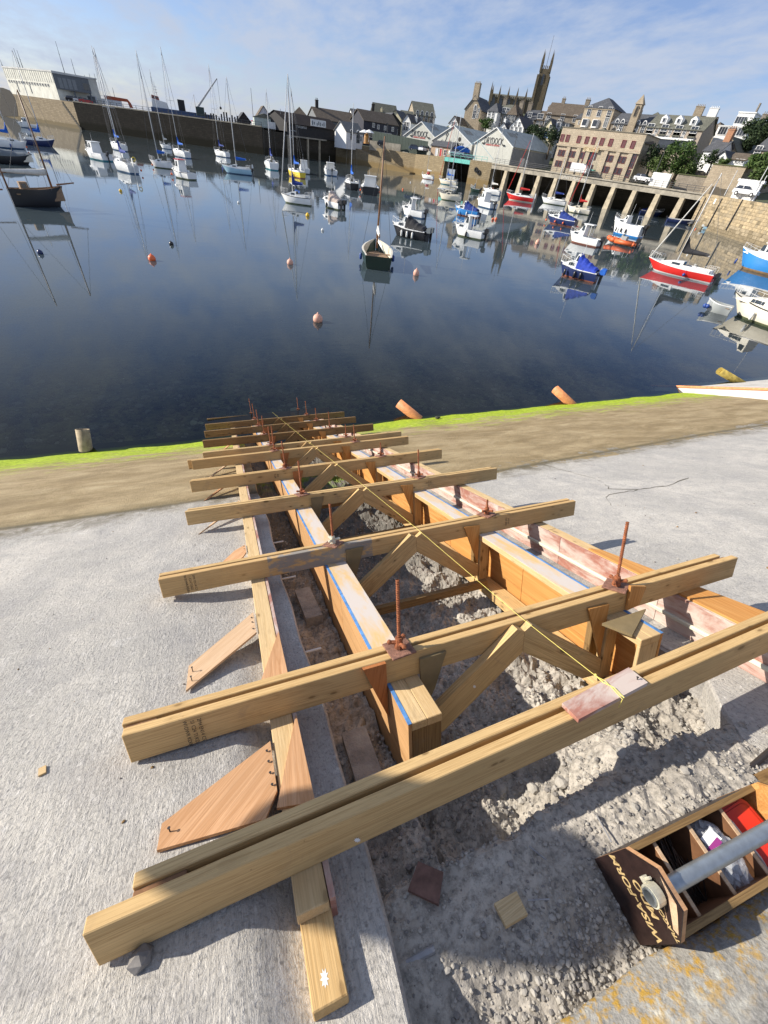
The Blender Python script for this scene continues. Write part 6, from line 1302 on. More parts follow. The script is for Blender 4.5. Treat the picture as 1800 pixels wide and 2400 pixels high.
# three grey sheds that share one form
SHW = simple('pale_grey_cladding', (.52, .52, .46), .8, .08, 1.0); SHG = simple('shaded_side_cladding', (.23, .24, .245), .8, .12, 1.0); SHR = simple('corrugated_roof', (.34, .37, .35), .8, .2, .8); SKY_ = simple('brown_rooflight', (.16, .135, .09), .5, .2, 2)
BLKT = simple('black_sign_lettering', (.03, .03, .03), .6, .1, 3); REDT = simple('red_sign_lettering', (.55, .06, .05), .6, .1, 3)
def shed(label, L, Rp, D, eave, depth, rh, sign):
    t, M, W, h = house('quayside_shed', label, 'shed', L, Rp, D, 33.5, eave, depth, 'front', rh, SHW, SHR, [], [], .25, WFR, 2.5)
    MB().box(W+.01, W+.06, .3, depth-.1, -.5, h-.3).part('shaded_side', SHG, t, M)  # side away from the sun: shade put into a darker copy of the cladding
    rh *= .64; s = rh/(W/2)
    for i in range(4):
        y0 = depth*.14+i*depth*.05+.0; b = MB(); x0, x1 = W*.60, W*.72; zf = lambda x: h+rh-(x-W/2)*s+.22
        b.add([(x0, y0, zf(x0)), (x1, y0, zf(x1)), (x1, y0+depth*.034, zf(x1)), (x0, y0+depth*.034, zf(x0))], [(0, 1, 2, 3)]); b.part('rooflight', SKY_, t, M)
    RX = Matrix.Rotation(R(90), 4, 'X')
    if sign == 1:
        link('lettering', text_mesh('DRYDOCK', W*.12, BLKT, .02), t, M @ T((W*.48, -.06, h+rh*.20)) @ RX @ Matrix.Diagonal((.85, 1.35, 1, 1))); link('lettering', text_mesh('MARINE & GENERAL', W*.042, REDT, .02), t, M @ T((W*.48, -.06, h-rh*.03)) @ RX)
        for x in (.22, .76): MB().box(W*x-.35, W*x+.35, -.3, -.02, h-.0, h+.28).part('flood_light', BLACKW, t, M)
    if sign == 2:
        link('lettering', text_mesh('Cake Shed Store', W*.085, simple('grey_script', (.16, .17, .16), .7, .1, 3), .02, 'CENTER', .3), t, M @ T((W*.50, -.06, h-rh*.02)) @ RX)
        b = MB(); b.lathe([(.0, 0), (.55, 0), (.55, .05), (.001, .05)], 14); b.part('round_emblem', BLACKW, t, M @ T((W*.68, -.01, h+rh*.24)) @ RX)
        b = MB(); b.path([(W*.34, -.05, h+.2), (W*.36, -.05, h+1.2), (W*.39, -.05, h+2.0), (W*.36, -.05, h+2.3), (W*.33, -.05, h+1.6), (W*.37, -.05, h+1.3)], .09, 5); b.part('script_emblem', BLKT, t, M)
        MB().box(W*.52, W*.93, -.05, .0, -.5, h*.82).part('doorway', simple('dark_doorway', (.012, .012, .012), .9, .1, 2), t, M)
    return t, M, W, h
s3 = shed('right hand grey gabled shed with the black sign, nearest the warehouse', (1106, 377), (1194, 381), 176, (1110, 334), 27, 6.0, 1)
s2 = shed('middle grey gabled shed with script sign and dark open doorway', (1008, 366), (1100, 376), 186, (1010, 328), 24, 6.2, 2)
s1 = shed('left hand grey gabled shed with the black sign, behind the green hoarding', (944, 352), (1018, 362), 195, (945, 317), 24, 6.0, 1)
M, W, h = s3[1:]; box_on(s3[0], M, 'roller_door', RENDER, W+.061, W+.12, 6, 9, -.3, 2.2); box_on(s3[0], M, 'side_door', OFFW, W+.061, W+.11, 9.6, 11.6, -.3, 1.9)
tt, M, W, h = house('lean_to', 'small brick shop with dark slate roof in front of the middle shed', 'building', (1008, 366), (1055, 372), 180, 33, (1011, 340), 5, 'side', 1.9, simple('buff_brick', (.42, .30, .20), .9, .2, 2), SLATE_R, [(.3, .05, .9, 2.0, dict(gl=RENDER)), (.5, .05, .9, 2.1, dict(gl=simple('red_door', (.5, .04, .03), .5, .1, 2), nx=1, nz=1)), (.72, .25, 1.0, 1.3)], down=1.5)
# blue boat shed cover and clutter in the doorway
p = at_d(1078, 362, 178); t = thing('boat_cover', 'blue tarpaulin covered boat standing ashore in the shed doorway', 'boat', T((p.x, p.y, ZT[3]))); MB().prism([(-3, .9), (3, .9), (2.6, 2.4), (0, 3.0), (-2.6, 2.4)], 'y', -1.3, 1.3).part('cover', SAILB, t); MB().box(-2.4, 2.4, -.8, .8, 0, .9).part('cradle', GREYW, t)

# church
A = at_d(1140, 246, 300)
tch, M, W, h = house('church', 'large dark granite church with pinnacled nave and tall square tower on the hill', 'church', (1140, 262), (1243, 262), 300, 8, (1140, 226), 16, 'side', 3.0, STONE_D, GREENR, gw((.1, .27, .45, .62, .8), (.3,), 2.2, 3.2, arch=True, fr=STONE_D), [], .1, None, 10)
def pinnacle(t, M, x, y, z, w, hh, name='pinnacle'):
    b = MB().box(x-w/2, x+w/2, y-w/2, y+w/2, z-1.5, z+hh*.35); b.add([(x-w*.55, y-w*.55, z+hh*.35), (x+w*.55, y-w*.55, z+hh*.35), (x+w*.55, y+w*.55, z+hh*.35), (x-w*.55, y+w*.55, z+hh*.35), (x, y, z+hh)], [(0, 1, 4), (1, 2, 4), (2, 3, 4), (3, 0, 4)]); b.part(name, STONE_D, t, M)
for f_ in (.0, .035, .2, .4, .6, .8): pinnacle(tch, M, W*f_+.5, -.4, h, .75, 5.6 if f_ < .03 else 4.6)
for f_ in (.0, .2, .4, .6, .8): MB().box(W*f_, W*f_+1.1, -.8, 0, -8, h-1.5).part('buttress', STONE_D, tch, M)
b = MB()
for i in range(26): b.box(W*i/26, W*(i+.55)/26, -.25, .15, h-.2, h+.9)
b.part('parapet', STONE_D, tch, M)
tb = at_d(1244, 249, 298); az_ = math.atan2(tb.x, tb.y)
zt_ = z_at(1265, 160, 298); q = on_line(1271, 252, (tb.x, tb.y), (tb.x+math.cos(az_-R(8)), tb.y-math.sin(az_-R(8)))) ; wt_ = (Vector((q.x, q.y))-Vector((tb.x, tb.y))).length
MT = Matrix(((math.cos(R(40)), math.sin(R(40)), 0, tb.x), (-math.sin(R(40)), math.cos(R(40)), 0, tb.y), (0, 0, 1, 0), (0, 0, 0, 1))); wt_ = wt_*.86
zb_ = tb.z-12; hz = zt_-zb_
b = MB()
for (s, za, zc) in ((1.0, zb_, zb_+hz*.55), (.965, zb_+hz*.55, zb_+hz*.8), (.93, zb_+hz*.8, zt_)):
    e = wt_*(1-s)/2; b.box(e, wt_-e, e, wt_-e, za, zc)
b.part('tower', STONE_D, tch, MT)
for cx, cy in ((0, 0), (1, 0), (1, 1), (0, 1)):
    x, y = wt_*cx, wt_*cy; sx_ = 1 if cx == 0 else -1; sy = 1 if cy == 0 else -1
    MB().box(min(x-.5*sx_, x+.7*sx_), max(x-.5*sx_, x+.7*sx_), min(y-.5*sy, y+.7*sy), max(y-.5*sy, y+.7*sy), zb_, zt_-2).part('corner_buttress', STONE_D, tch, MT); pinnacle(tch, MT, x+.4*sx_, y+.4*sy, zt_+.4, .8, 6.0)
b = MB()
for i in range(5): b.box(wt_*(.14+i*.16), wt_*(.22+i*.16), .3, .7, zt_, zt_+1.1); b.box(.3, .7, wt_*(.14+i*.16), wt_*(.22+i*.16), zt_, zt_+1.1)
b.part('battlement', STONE_D, tch, MT)
me = win_mesh(wt_*.22, wt_*.62, STONE_D, GL, 2, 1, True); link('belfry_window', me, tch, MT @ T((wt_*.5, .1, zt_-hz*.22))); link('belfry_window', me, tch, MT @ T((.1, wt_*.5, zt_-hz*.22)) @ RZ(R(-90)))
b = MB().tube((wt_*.5, wt_*.5, zt_), (wt_*.5, wt_*.5, zt_+11), .12, .06, 5); b.part('flagpole', RAIL, tch, MT)

house('house', 'stone gabled house with tall chimney and pointed window, below the church', 'house', (1086, 283), (1122, 290), 235, 22, (1086, 254), 14, 'front', 6.0, STONE_B, SLATE_R, [(.62, .28, 1.3, 3.0, dict(arch=True)), (.62, .95, .7, 1.6), (.85, .8, .7, 1.2), (.82, .35, .7, 1.3)], [(.5, .04, 2.2, 3.6, STONE_B)])
house('house', 'tall white house with hipped slate roof next to the stone gable', 'house', (1138, 288), (1161, 290), 226, 24, (1138, 260), 9, 'hip', 4.2, RENDER, SLATE_R, gw((.2, .6), (.2, .6), .9, 1.5))
house('house', 'grey stone terrace house with two white dormers', 'house', (1160, 300), (1182, 302), 228, 18, (1161, 266), 10, 'side', 4.8, STONE_G, GREENR, gw((.35, .8), (.1, .42, .74), 1.0, 1.5)+[(.6, 1.1, 1.5, 1.5), (.95, 1.08, 1.5, 1.5)], [(.1, .5, 1.4, 1.6, STONE_G)])
house('house', 'grey slate hung house with pyramid roof left of the white gable', 'house', (1182, 300), (1203, 302), 226, 20, (1183, 268), 9, 'hip', 5.0, GREYW, BROWNR, [(.3, .55, 1.1, 1.6), (.75, .5, 1.1, 1.8), (.4, .15, 1.1, 1.5)], [(.9, .5, 1.5, 2.2, STONE_G)])
house('house', 'white gabled cottage with five dark windows above the right hand shed', 'house', (1191, 313), (1223, 318), 205, 26, (1191, 296), 11, 'front', 4.2, RENDER, simple('black_slate_roof', (.045, .04, .042), .7, .3, 3), [(.36, 1.02, .75, 1.35), (.64, 1.02, .75, 1.35), (.18, .25, .85, 1.5), (.5, .25, .85, 1.5), (.78, .25, .85, 1.5)])
house('cottage', 'tiny white cottage with one window left of the five windowed gable', 'house', (1166, 307), (1187, 309), 206, 24, (1166, 301), 8, 'front', 2.6, RENDER, SLATE_R, [(.62, .1, .6, 1.2)], [(.5, .1, .8, 1.0, RENDER)])
house('house', 'stone terrace house with dark slate roof and small dormer below the tower', 'house', (1222, 300), (1249, 303), 228, 16, (1224, 277), 10, 'side', 4.4, STONE_G, SLATE_R, gw((.25, .75), (.35,), 1.0, 1.5)+[(.45, 1.15, 1.5, 1.4)], [(.02, .5, 1.6, 2.0, STONE_G)])
house('house', 'stone terrace house with paired dormer right below the tower', 'house', (1249, 303), (1268, 306), 227, 16, (1250, 280), 10, 'side', 4.4, STONE_D, BROWNR, gw((.35, .8), (.35,), 1.0, 1.5)+[(.5, 1.15, 2.2, 1.4)], [(.98, .5, 1.5, 1.4, STONE_G)])
house('house', 'low buff extension with white windows under the terrace', 'house', (1248, 314), (1266, 316), 214, 18, (1248, 299), 7, 'hip', 1.6, STONE_B, BROWNR, gw((.3, .7), (.35,), 1.8, 1.3, nx=3))
house('house', 'big dark stone terrace with long slate roof right of the tower', 'house', (1268, 312), (1346, 322), 226, 14, (1272, 266), 12, 'side', 5.6, STONE_G, BROWNR, gw((.10, .50, .86), (.72,), 1.4, 1.9)+gw((.08, .45), (.38,), 1.4, 2.2)+[(.16, .05, 1.4, 1.8)], [(.99, .5, 1.6, 1.6, STONE_G), (.3, .5, 1.2, 1.4, STONE_G)])
house('house', 'narrow cream gabled house with two dark windows', 'house', (1266, 318), (1293, 321), 208, 22, (1268, 302), 9, 'front', 4.4, CREAMR, SLATE_R, [(.70, .95, 1.0, 1.4), (.70, .42, 1.0, 1.3), (.2, .3, 1.0, 1.3), (.5, -.25, 1.6, 1.8, dict(gl=simple('blue_garden_door', (.10, .25, .55), .6, .1, 2)))])
house('house', 'narrow flat topped white house', 'house', (1296, 316), (1308, 318), 210, 18, (1297, 287), 7, 'flat', .4, RENDER, SLATE_R, [(.6, .6, .9, 1.5), (.5, .1, .9, 1.6)])
house('conservatory', 'grey glazed extension with white lower windows', 'house', (1309, 317), (1328, 319), 210, 16, (1310, 292), 6, 'flat', .4, GREYW, SLATE_R, gw((.3, .7), (.5,), 1.0, 1.9)+gw((.2, .5, .8), (.02,), 1.0, 1.6))
tg, M, W, h = house('house', 'tall Georgian house of pale stone with two bay windows', 'house', (1350, 322), (1417, 326), 212, 22, (1367, 252), 15, 'hip', 5.0, WAREH, SLATE_R, gw((.18, .53, .86), (.74,), 1.3, 2.5)+[(.86, .42, 1.3, 3.0, dict(gl=GREYW)), (.2, .08, 1.3, 2.0), (.48, .08, 1.3, 2.4)])
for x in (.16, .52):
    b = MB().prism([(W*x-1.3, 0), (W*x+1.3, 0), (W*x+.8, -.9), (W*x-.8, -.9)], 'z', h*.36, h*.64); bay = b.part('bay_window', RENDER, tg, M); MB().box(W*x-.72, W*x+.72, -.95, -.901, h*.42, h*.62).part('pane', GL, bay, M)
for z in (.335, .97): box_on(tg, M, 'string_course', WAREH, -.1, W+.1, -.2, .0, h*z, h*z+.35)
tp_, Mp, Wp, hp = house('porch', 'white glazed porch with pointed roof in front of the Georgian house', 'house', (1392, 331), (1411, 333), 200, 22, (1393, 310), 4, 'hip', 2.2, RENDER, GREENR, [(.28, .35, .8, 1.6), (.5, .35, .8, 1.6), (.72, .35, .8, 1.6)])
house('house', 'low side wing left of the Georgian house', 'house', (1338, 320), (1352, 322), 216, 20, (1346, 277), 9, 'side', 2.5, WAREH, SLATE_R, [(.6, .7, .5, 1.0)])
tc_, M, W, h = house('chapel', 'stone chapel with arched windows and a slim spired bell tower', 'church', (1419, 334), (1508, 343), 203, 22, (1426, 288), 12, 'side', 4.6, STONE_G, SLATE_R, gw((.12, .26, .66, .82), (.58,), 1.2, 2.3, arch=True)+[(.5, .6, .9, 2.0, dict(arch=True)), (.10, .02, 2.2, 2.4, dict(arch=True, gl=BLACKW, fr=STONE_G)), (.22, .1, 1.2, 2.2, dict(arch=True)), (.64, .05, 1.6, 2.4, dict(arch=True)), (.42, .0, 1.0, 2.2, dict(gl=TEALP, nx=1, nz=1))])
xs0, xs1 = W*.44, W*.44+2.3
spt = z_at(1491, 221, 203)-M.translation.z; b = MB().box(xs0, xs1, -.9, 1.4, -5, spt*.70).box(xs0+.15, xs1-.15, -.75, 1.25, spt*.70, spt*.80); b.part('bell_tower', STONE_B, tc_, M)
b = MB(); b.add([(xs0-.1, -1.0, spt*.80), (xs1+.1, -1.0, spt*.80), (xs1+.1, 1.5, spt*.80), (xs0-.1, 1.5, spt*.80), ((xs0+xs1)/2, .25, spt)], [(0, 1, 4), (1, 2, 4), (2, 3, 4), (3, 0, 4), (3, 2, 1, 0)]); b.part('spire', STONE_B, tc_, M)
link('belfry_opening', win_mesh(.8, 1.9, STONE_G, BLACKW, 1, 1, True), tc_, M @ T(((xs0+xs1)/2, -.92, spt*.56)))
house('house', 'dark slate hipped roof behind the chapel and flats', 'house', (1500, 300), (1545, 306), 232, 10, (1503, 281), 10, 'hip', 4.2, STONE_D, GREENR)
tf, M, W, h = house('apartment_block', 'brown stone block of flats with tall paired windows and three dormers', 'building', (1500, 340), (1627, 352), 190, 22, (1514, 297), 11, 'side', 5.0, simple('brown_pebbledash', (.36, .30, .24), .9, .12, 2), GREENR,
    gw((.07, .33, .58, .85), (.66,), 1.9, 2.2, nx=2, nz=1)+gw((.07, .33, .58, .85), (.30,), 1.9, 2.2, nx=2, nz=1)+gw((.2, .45, .70), (.72,), .8, 1.2)+gw((.18, .44, .70), (.36,), .8, 1.2), [(.02, .9, .7, 2.2, simple('red_chimney', (.35, .12, .08), .8, .1, 2))])
for x in (.32, .58, .85):
    for z in (.60, .25): box_on(tf, M, 'balcony', GREENR, W*x-1.1, W*x+1.1, -.5, -.12, h*z, h*z+.3)
for x in (.24, .5, .76):
    b = MB().prism([(W*x-.9, h+1.0), (W*x+.9, h+1.0), (W*x+.9, h+2.3), (W*x, h+3.0), (W*x-.9, h+2.3)], 'y', .9, 3.2); dm_ = b.part('dormer', RENDER, tf, M); link('window', win_mesh(.8, .9, WFR, GL, 1, 1), dm_, M @ T((W*x, .86, h+1.3)))
box_on(tf, M, 'glazed_ground_floor', GL, .5, W*.9, -.6, -.3, -.3, 1.7); box_on(tf, M, 'white_canopy', RENDER, 0, W*.92, -.9, .0, 1.75, 2.2)
house('house', 'house roof with long chimney stack behind the flats', 'house', (1603, 312), (1655, 320), 222, 10, (1604, 290), 11, 'side', 4.0, STONE_G, BROWNR, [], [(.1, .5, 2.6, 2.4, STONE_B), (.72, .5, 2.8, 2.2, RENDER)])
house('house', 'narrow stone house with white upper window right of the flats', 'house', (1652, 330), (1676, 333), 214, 14, (1654, 304), 9, 'hip', 3.4, STONE_B, BROWNR, [(.5, .4, 1.3, 1.8)])
tm, M, W, h = house('villa', 'white flat roofed modernist villa with wide windows on the skyline', 'house', (1672, 322), (1741, 334), 196, 16, (1682, 300), 10, 'flat', .5, RENDER, simple('white_flat_roof', (.62, .62, .60), .8, .05, 1), gw((.2, .5, .8), (.35,), 2.2, 1.7, nx=3, nz=1))
box_on(tm, M, 'upper_floor', RENDER, W*.38, W*.9, 1.5, 9, h+.681, h+3.6); link('window', win_mesh(2.8, 1.5, WFR, GL, 4, 1), tm, M @ T((W*.55, 1.48, h+1.3))); box_on(tm, M, 'upper_roof', RENDER, W*.36, W*.92, 1.3, 9.2, h+3.601, h+3.85); MB().box(W*.78, W*.82, 4, 5, h+3.8, h+6).part('chimney', STONE_G, tm, M)
house('house', 'flat roofed pale building partly behind the dark pine at the top right', 'house', (1752, 312), (1830, 322), 205, 8, (1753, 288), 9, 'flat', .4, GREYW, SLATE_R, gw((.3, .6), (.4,), 1.4, 1.5), [(.2, .4, 1.6, 2.2, STONE_G)])
house('cottage', 'white cottage with blue slate lean-to and low stone gable above the steps', 'house', (1634, 389), (1668, 392), 158, 24, (1652, 353), 8, 'side', 3.4, RENDER, SLATE_R, [(.55, .55, 1.2, .9)], [(.7, .5, 1.5, 2.2, simple('brick_chimney', (.32, .16, .09), .9, .2, 3))])
house('cottage', 'stone gabled cottage roof with green slates behind the white wall', 'house', (1662, 372), (1715, 378), 164, 22, (1664, 350), 9, 'front', 4.0, STONE_B, GREENR)
house('cottage', 'small white gable with fresh slate roof on top of the retaining wall', 'house', (1672, 377), (1702, 380), 152, 26, (1674, 371), 9, 'front', 2.2, RENDER, SLATE_R)
house('cottage', 'low white outbuilding with small square windows above the retaining wall', 'house', (1706, 383), (1741, 387), 152, 18, (1710, 372), 5, 'side', 1.8, RENDER, BROWNR, gw((.5, .68, .86), (.25,), .7, .7))
house('house', 'stone cottage with paired chimneys at the right edge among the greenery', 'house', (1757, 378), (1812, 384), 158, 20, (1762, 350), 10, 'side', 4.4, STONE_B, SLATE_R, [(.12, .2, 1.3, 2.4)], [(.2, .5, 1.2, 2.4, STONE_B), (.75, .5, 1.2, 2.2, STONE_B)])

# warehouse on the waterfront
tw, M, W, h = house('warehouse', 'long stone warehouse with red windows, pilasters and a cream name board over the quay road', 'building', (1291, 397), (1476, 418), 165, 24, (1303, 338), 13, 'flat', 3.6, WAREH, simple('warehouse_roof', (.18, .16, .12), .9, .2, 1), [], [])
red_w = dict(fr=RFR, nx=2, nz=2)
for x in (.03, .10, .245, .345, .43, .53, .635, .785, .89): link('window', win_mesh(.9, 1.35, RFR, simple('red_shutter', (.12, .04, .045), .7, .2, 2), 1, 1), tw, M @ T((W*x, -.02, h+.8)))
for x in (.155, .29, .41, .625, .765, .91): box_on(tw, M, 'pilaster', WAREH, W*x-.55, W*x+.55, -.32, .0, -1, h-.21)
box_on(tw, M, 'cornice', WAREH, -.2, W+.2, -.42, .0, h-.2, h+.2)
for x in (.055, .105, .195, .245, .345, .50, .655, .705, .805, .855): 
    for z in (.58, .16): link('window', win_mesh(.85, 1.25, RFR, GL, 2, 1, False, .05), tw, M @ T((W*x, -.04, h*z)))
for z, hh in ((.12, 2.2), (.52, 2.4)): link('loading_door', win_mesh(2.6, hh, RFR, GL, 3, 3), tw, M @ T((W*.425, -.05, h*z)))
link('loading_door', win_mesh(1.1, 3.2, RFR, GL, 2, 3), tw, M @ T((W*.955, -.05, h*.45))); link('window', win_mesh(.95, 1.5, RFR, GL, 2, 2), tw, M @ T((W*.955, -.05, h*.1)))
sb = MB().box(W*.345, W*.535, -.5, -.425, h*.86, h*1.02).part('name_board', simple('cream_sign', (.66, .55, .34), .7, .08, 2), tw, M)
link('lettering', text_mesh('ABBEY WAREHOUSE', 1.02, simple('ochre_letters', (.25, .15, .06), .7, .1, 3), .01), sb, M @ T((W*.44, -.512, h*.94)) @ Matrix.Rotation(R(90), 4, 'X') @ Matrix.Diagonal((.92*W/44, 1.15, 1, 1)))
box_on(tw, M, 'canopy', TEALP, W*.36, W*.58, -2.2, -.33, .9, 1.15); p_ = M @ Vector((W*.43, -3.2, 0))
t = thing('van', 'white box van parked under the canopy of the warehouse', 'van', M @ T((W*.42, -3.4, -.2)));  MB().box(-2.2, 1.4, -.9, .9, .4, 2.3).part('body', RENDER, t); MB().prism([(1.4, .4), (2.6, .4), (2.5, 1.2), (1.9, 2.0), (1.4, 2.1)], 'y', -.88, .88).part('cab', RENDER, t)
house('house', 'small gabled rooftop house with two green windows on the warehouse', 'house', (1474, 341), (1508, 344), 160, 24, (1475, 331), 6, 'front', 2.6, WAREH, BROWNR, [(.3, .2, 1.3, 1.3, dict(fr=TEALP)), (.7, .2, 1.3, 1.3, dict(fr=TEALP))], down=3)

# retaining wall, embankment and steps at the right
t, M, W, h = house('retaining_wall', 'tall rough stone retaining wall at the foot of the white cottages', 'wall', (1652, 424), (1722, 444), 140, 24, (1668, 386), 14, 'flat', .1, STONE_B, GRASS_G)
t, M, W, h = house('embankment_wall', 'rough stone embankment left of the steps', 'wall', (1583, 428), (1650, 441), 143, 20, (1594, 410), 12, 'flat', .1, STONE_G, GRASS_G)
t = thing('stone_steps', 'stone steps climbing between the embankment and the retaining wall', 'steps', T(at_d(1680, 440, 138)))
a_ = at_d(1690, 443, 138); c_ = at_d(1634, 400, 150); az_ = math.atan2(a_.x, a_.y); MS_ = Matrix(((math.cos(az_), math.sin(az_), 0, 0), (-math.sin(az_), math.cos(az_), 0, 0), (0, 0, 1, 0), (0, 0, 0, 1)))
for i in range(16): f_ = i/15; p = a_.lerp(c_, f_); MB().box(-1.5, 1.5, -.25, .6, -1.5, .1).part('step', simple('dark_step', (.15, .125, .09), .9, .2, 2), t, T(p) @ MS_)
t = thing('boundary_wall', 'white painted wall behind the car on the viaduct', 'wall', T(at_d(1530, 420, 160)))
p0, p1 = at_d(1522, 428, 142), at_d(1563, 434, 140); M, L = tri_local(p0, p1); box_on(t, M, 'wall', RENDER, 0, L, 0, .4, p0.z-2, p0.z+2.0)
t = thing('boundary_wall', 'low white capped wall behind the car at the right', 'wall', T(at_d(1740, 446, 130)))
p0, p1 = at_d(1722, 444, 118), at_d(1775, 452, 116); M, L = tri_local(p0, p1); box_on(t, M, 'wall', RENDER, 0, L, 0, .4, p0.z-2, p0.z+1.2)
for i in range(8): box_on(t, M, 'pier_cap', RENDER, L*i/7-.25, L*i/7+.25, -.1, .5, p0.z+1.2, p0.z+1.6)

# green hoarding, parasols, lamp posts
p0, p1 = at_d(872, 335, 192), at_d(1000, 361, 181); M, L = tri_local(p0, p1); t = thing('hoarding', 'long dark green hoarding in front of the left hand shed', 'fence', M @ T((0, 0, p0.z)))
HG = simple('dark_green_hoarding', (.055, .075, .06), .8, .12, 1)
for i in range(18): 
    zi = p0.z+(p1.z-p0.z)*(i+.5)/18; box_on(t, M, 'panel', HG, L*i/18+.02, L*(i+1)/18-.02, 0, .08, zi-.6, zi+3.1)
p0, p1 = at_d(868, 338, 190), at_d(940, 352, 185); M, L = tri_local(p0, p1); t = thing('low_wall', 'low pale wall at the foot of the green hoarding', 'wall', M); box_on(t, M, 'wall', DECK, 0, L, -.6, -.2, p0.z-1.5, p0.z+1.0)
for px, lb in ((853, 'white parasol by the cottage, left one'), (864, 'white parasol by the cottage, right one')):
    p = at_d(px, 333, 184); t = thing('parasol', lb, 'parasol', T(p)); MB().tube((0, 0, 0), (0, 0, 2.7), .06, .06, 6).part('pole', WFR, t); MB().lathe([(1.9, 2.3), (1.0, 2.75), (.02, 3.1)], 8).part('canopy', RENDER, t)
p = at_d(859, 334, 186); t = thing('kiosk', 'orange round topped wooden kiosk by the parasols', 'kiosk', T(p)); MB().lathe([(1.0, -.3), (1.0, 1.3), (.7, 2.0), (.02, 2.4)], 12).part('body', simple('orange_wood', (.50, .26, .09), .8, .2, 3), t)
for px, pyb, pyt, D, lb in ((869, 330, 288, 200, 'lamp post left of the long black warehouse'), (905, 345, 289, 190, 'lamp post in front of the long black warehouse'), (1197, 380, 312, 160, 'lamp post at the corner of the right hand shed'), (1525, 432, 345, 142, 'lamp post beside the green bank'), (899, 338, 302, 196, 'short post before the long black warehouse'), (1705, 444, 396, 130, 'pale post before the retaining wall'), (1766, 452, 366, 116, 'left of two tall poles at the right edge'), (1775, 452, 408, 116, 'right of two tall poles at the right edge')):
    p = at_d(px, pyb, D); hh = z_at(px+(2100-px)*0+ (px-900)*.0, pyt, D)-p.z; t = thing('lamp_post', lb, 'lamp post', T(p)); MB().tube((0, 0, -1), (0, 0, hh), .10, .06, 6).part('post', RAIL if px < 1600 else ALU, t)
    if px in (869, 905, 1197, 1525): MB().box(-.7, .1, -.12, .12, hh-.1, hh+.05).part('lamp_head', RAIL, t)

# cars
def car(label, px, py, D, yaw, mat, cat='car', s=1.0):
    p = at_d(px, py, D); t = thing('parked_car', label, cat, T(p) @ RZ(yaw) @ Matrix.Scale(s, 4), 'cars parked along the quays')
    b = MB(); b.prism([(-2.0, .35), (2.05, .35), (2.08, .75), (1.9, .9), (1.0, 1.0), (-1.95, 1.0), (-2.05, .7)], 'y', -.85, .85); b.part('body', mat, t)
    b = MB(); z0_, z1_ = .98, 1.48; lo = [(-1.9, -.8), (1.05, -.8), (1.05, .8), (-1.9, .8)]; hi = [(-1.45, -.62), (.35, -.62), (.35, .62), (-1.45, .62)]
    b.add([(x, y, z0_) for x, y in lo]+[(x, y, z1_) for x, y in hi], [(0, 1, 5, 4), (1, 2, 6, 5), (2, 3, 7, 6), (3, 0, 4, 7), (4, 5, 6, 7)]); b.m = [1, 1, 1, 1, 0]; g = b.part('cabin', [mat, GL], t)
    for x in (-.55,): MB().box(x-.05, x+.05, -.77, .77, .98, 1.40).part('pillar', mat, g)
    for x in (-1.25, 1.3):
        for y in (-.82, .82): b = MB(); b.tube((x, y-.1, .33), (x, y+.1, .33), .33, .33, 12); w = b.part('wheel', BLACKW, t); MB().tube((x, y-.12, .33), (x, y+.12, .33), .18, .18, 8).part('hub', ALU, w)
    MB().box(2.03, 2.09, -.8, -.45, .6, .76).part('headlight', GL, t); MB().box(2.03, 2.09, .45, .8, .6, .76).part('headlight', GL, t); return t
CW = paint('white_car_paint', (.72, .73, .74)); CB = paint('black_car_paint', (.025, .027, .03)); CS = paint('blue_grey_car_paint', (.08, .11, .17)); CSI = paint('silver_car_paint', (.45, .46, .47))
def yw(tilt, px, py): r = ray(px, py); return -math.atan2(r.x, r.y)+R(tilt)
car('white hatchback parked on the viaduct beside the white wall', 1504, 427, 139, yw(-25, 1504, 427), CW); car('white hatchback at the right end above the stone quay wall', 1743, 460, 117, yw(-18, 1743, 460), CW)
car('black car alone at the foot of the green hoarding', 897, 343, 188, yw(5, 897, 343), CB); car('dark blue car left of the white one by the sheds', 972, 353, 182, yw(5, 972, 353), CS); car('white car between dark ones by the sheds', 992, 356, 181, yw(60, 992, 356), CW); car('black car behind the white one by the sheds', 999, 354, 187, yw(5, 999, 354), CB)
car('white van like car on the swing bridge road', 1068, 366, 168, yw(10, 1068, 366), CW, 'car', 1.1); car('silver car beside the swing bridge mast', 1095, 373, 170, yw(20, 1095, 373), CSI)

# ------------------------------------------------------------------ things on the far left quay
def qd(px, py, D=None): return at_d(px, py, D or 205)
for i, (px, py, m, lb) in enumerate(((172, 240, BLACKW, 'black car at the end of the white harbour building'), (190, 242, RENDER, 'white pickup left of the red container arch'), (202, 244, RED, 'red and white car beside the pickup on the quay'))): car(lb, px, py, 214, yw(5, px, py), m)
t = thing('container', 'white container with red roof arch on the dark quay', 'container', T(qd(262, 247, 224)) @ Matrix.Scale(.42, 4)); az_ = .17
MB().box(-9, 8, -1.5, 1.5, 0, 3.4).part('body', RENDER, t); MB().prism([(-4, 3.4), (-4, 5.6), (13, 5.2), (15, 3.0), (16, 0), (13.5, 0), (12.8, 3.2), (12, 3.4)], 'y', -1.7, 1.7).part('arch', simple('orange_red_steel', (.45, .09, .03), .6, .15, 1), t)
t = thing('container', 'pale grey container left of the red arch on the dark quay', 'container', T(qd(217, 243, 222)) @ Matrix.Scale(.55, 4)); MB().box(-2.5, 3, -1.3, 1.3, 0, 3.6).part('body', OFFW, t); MB().box(-1.9, 2.4, -1.36, -1.301, .4, 3.2).part('door', GREYW, t)
t = thing('ship', 'red and white survey ship with a lattice mast lying behind the dark quay', 'ship', T(qd(392, 264, 222)) @ Matrix.Scale(.46, 4) @ T((0, 0, -3)))
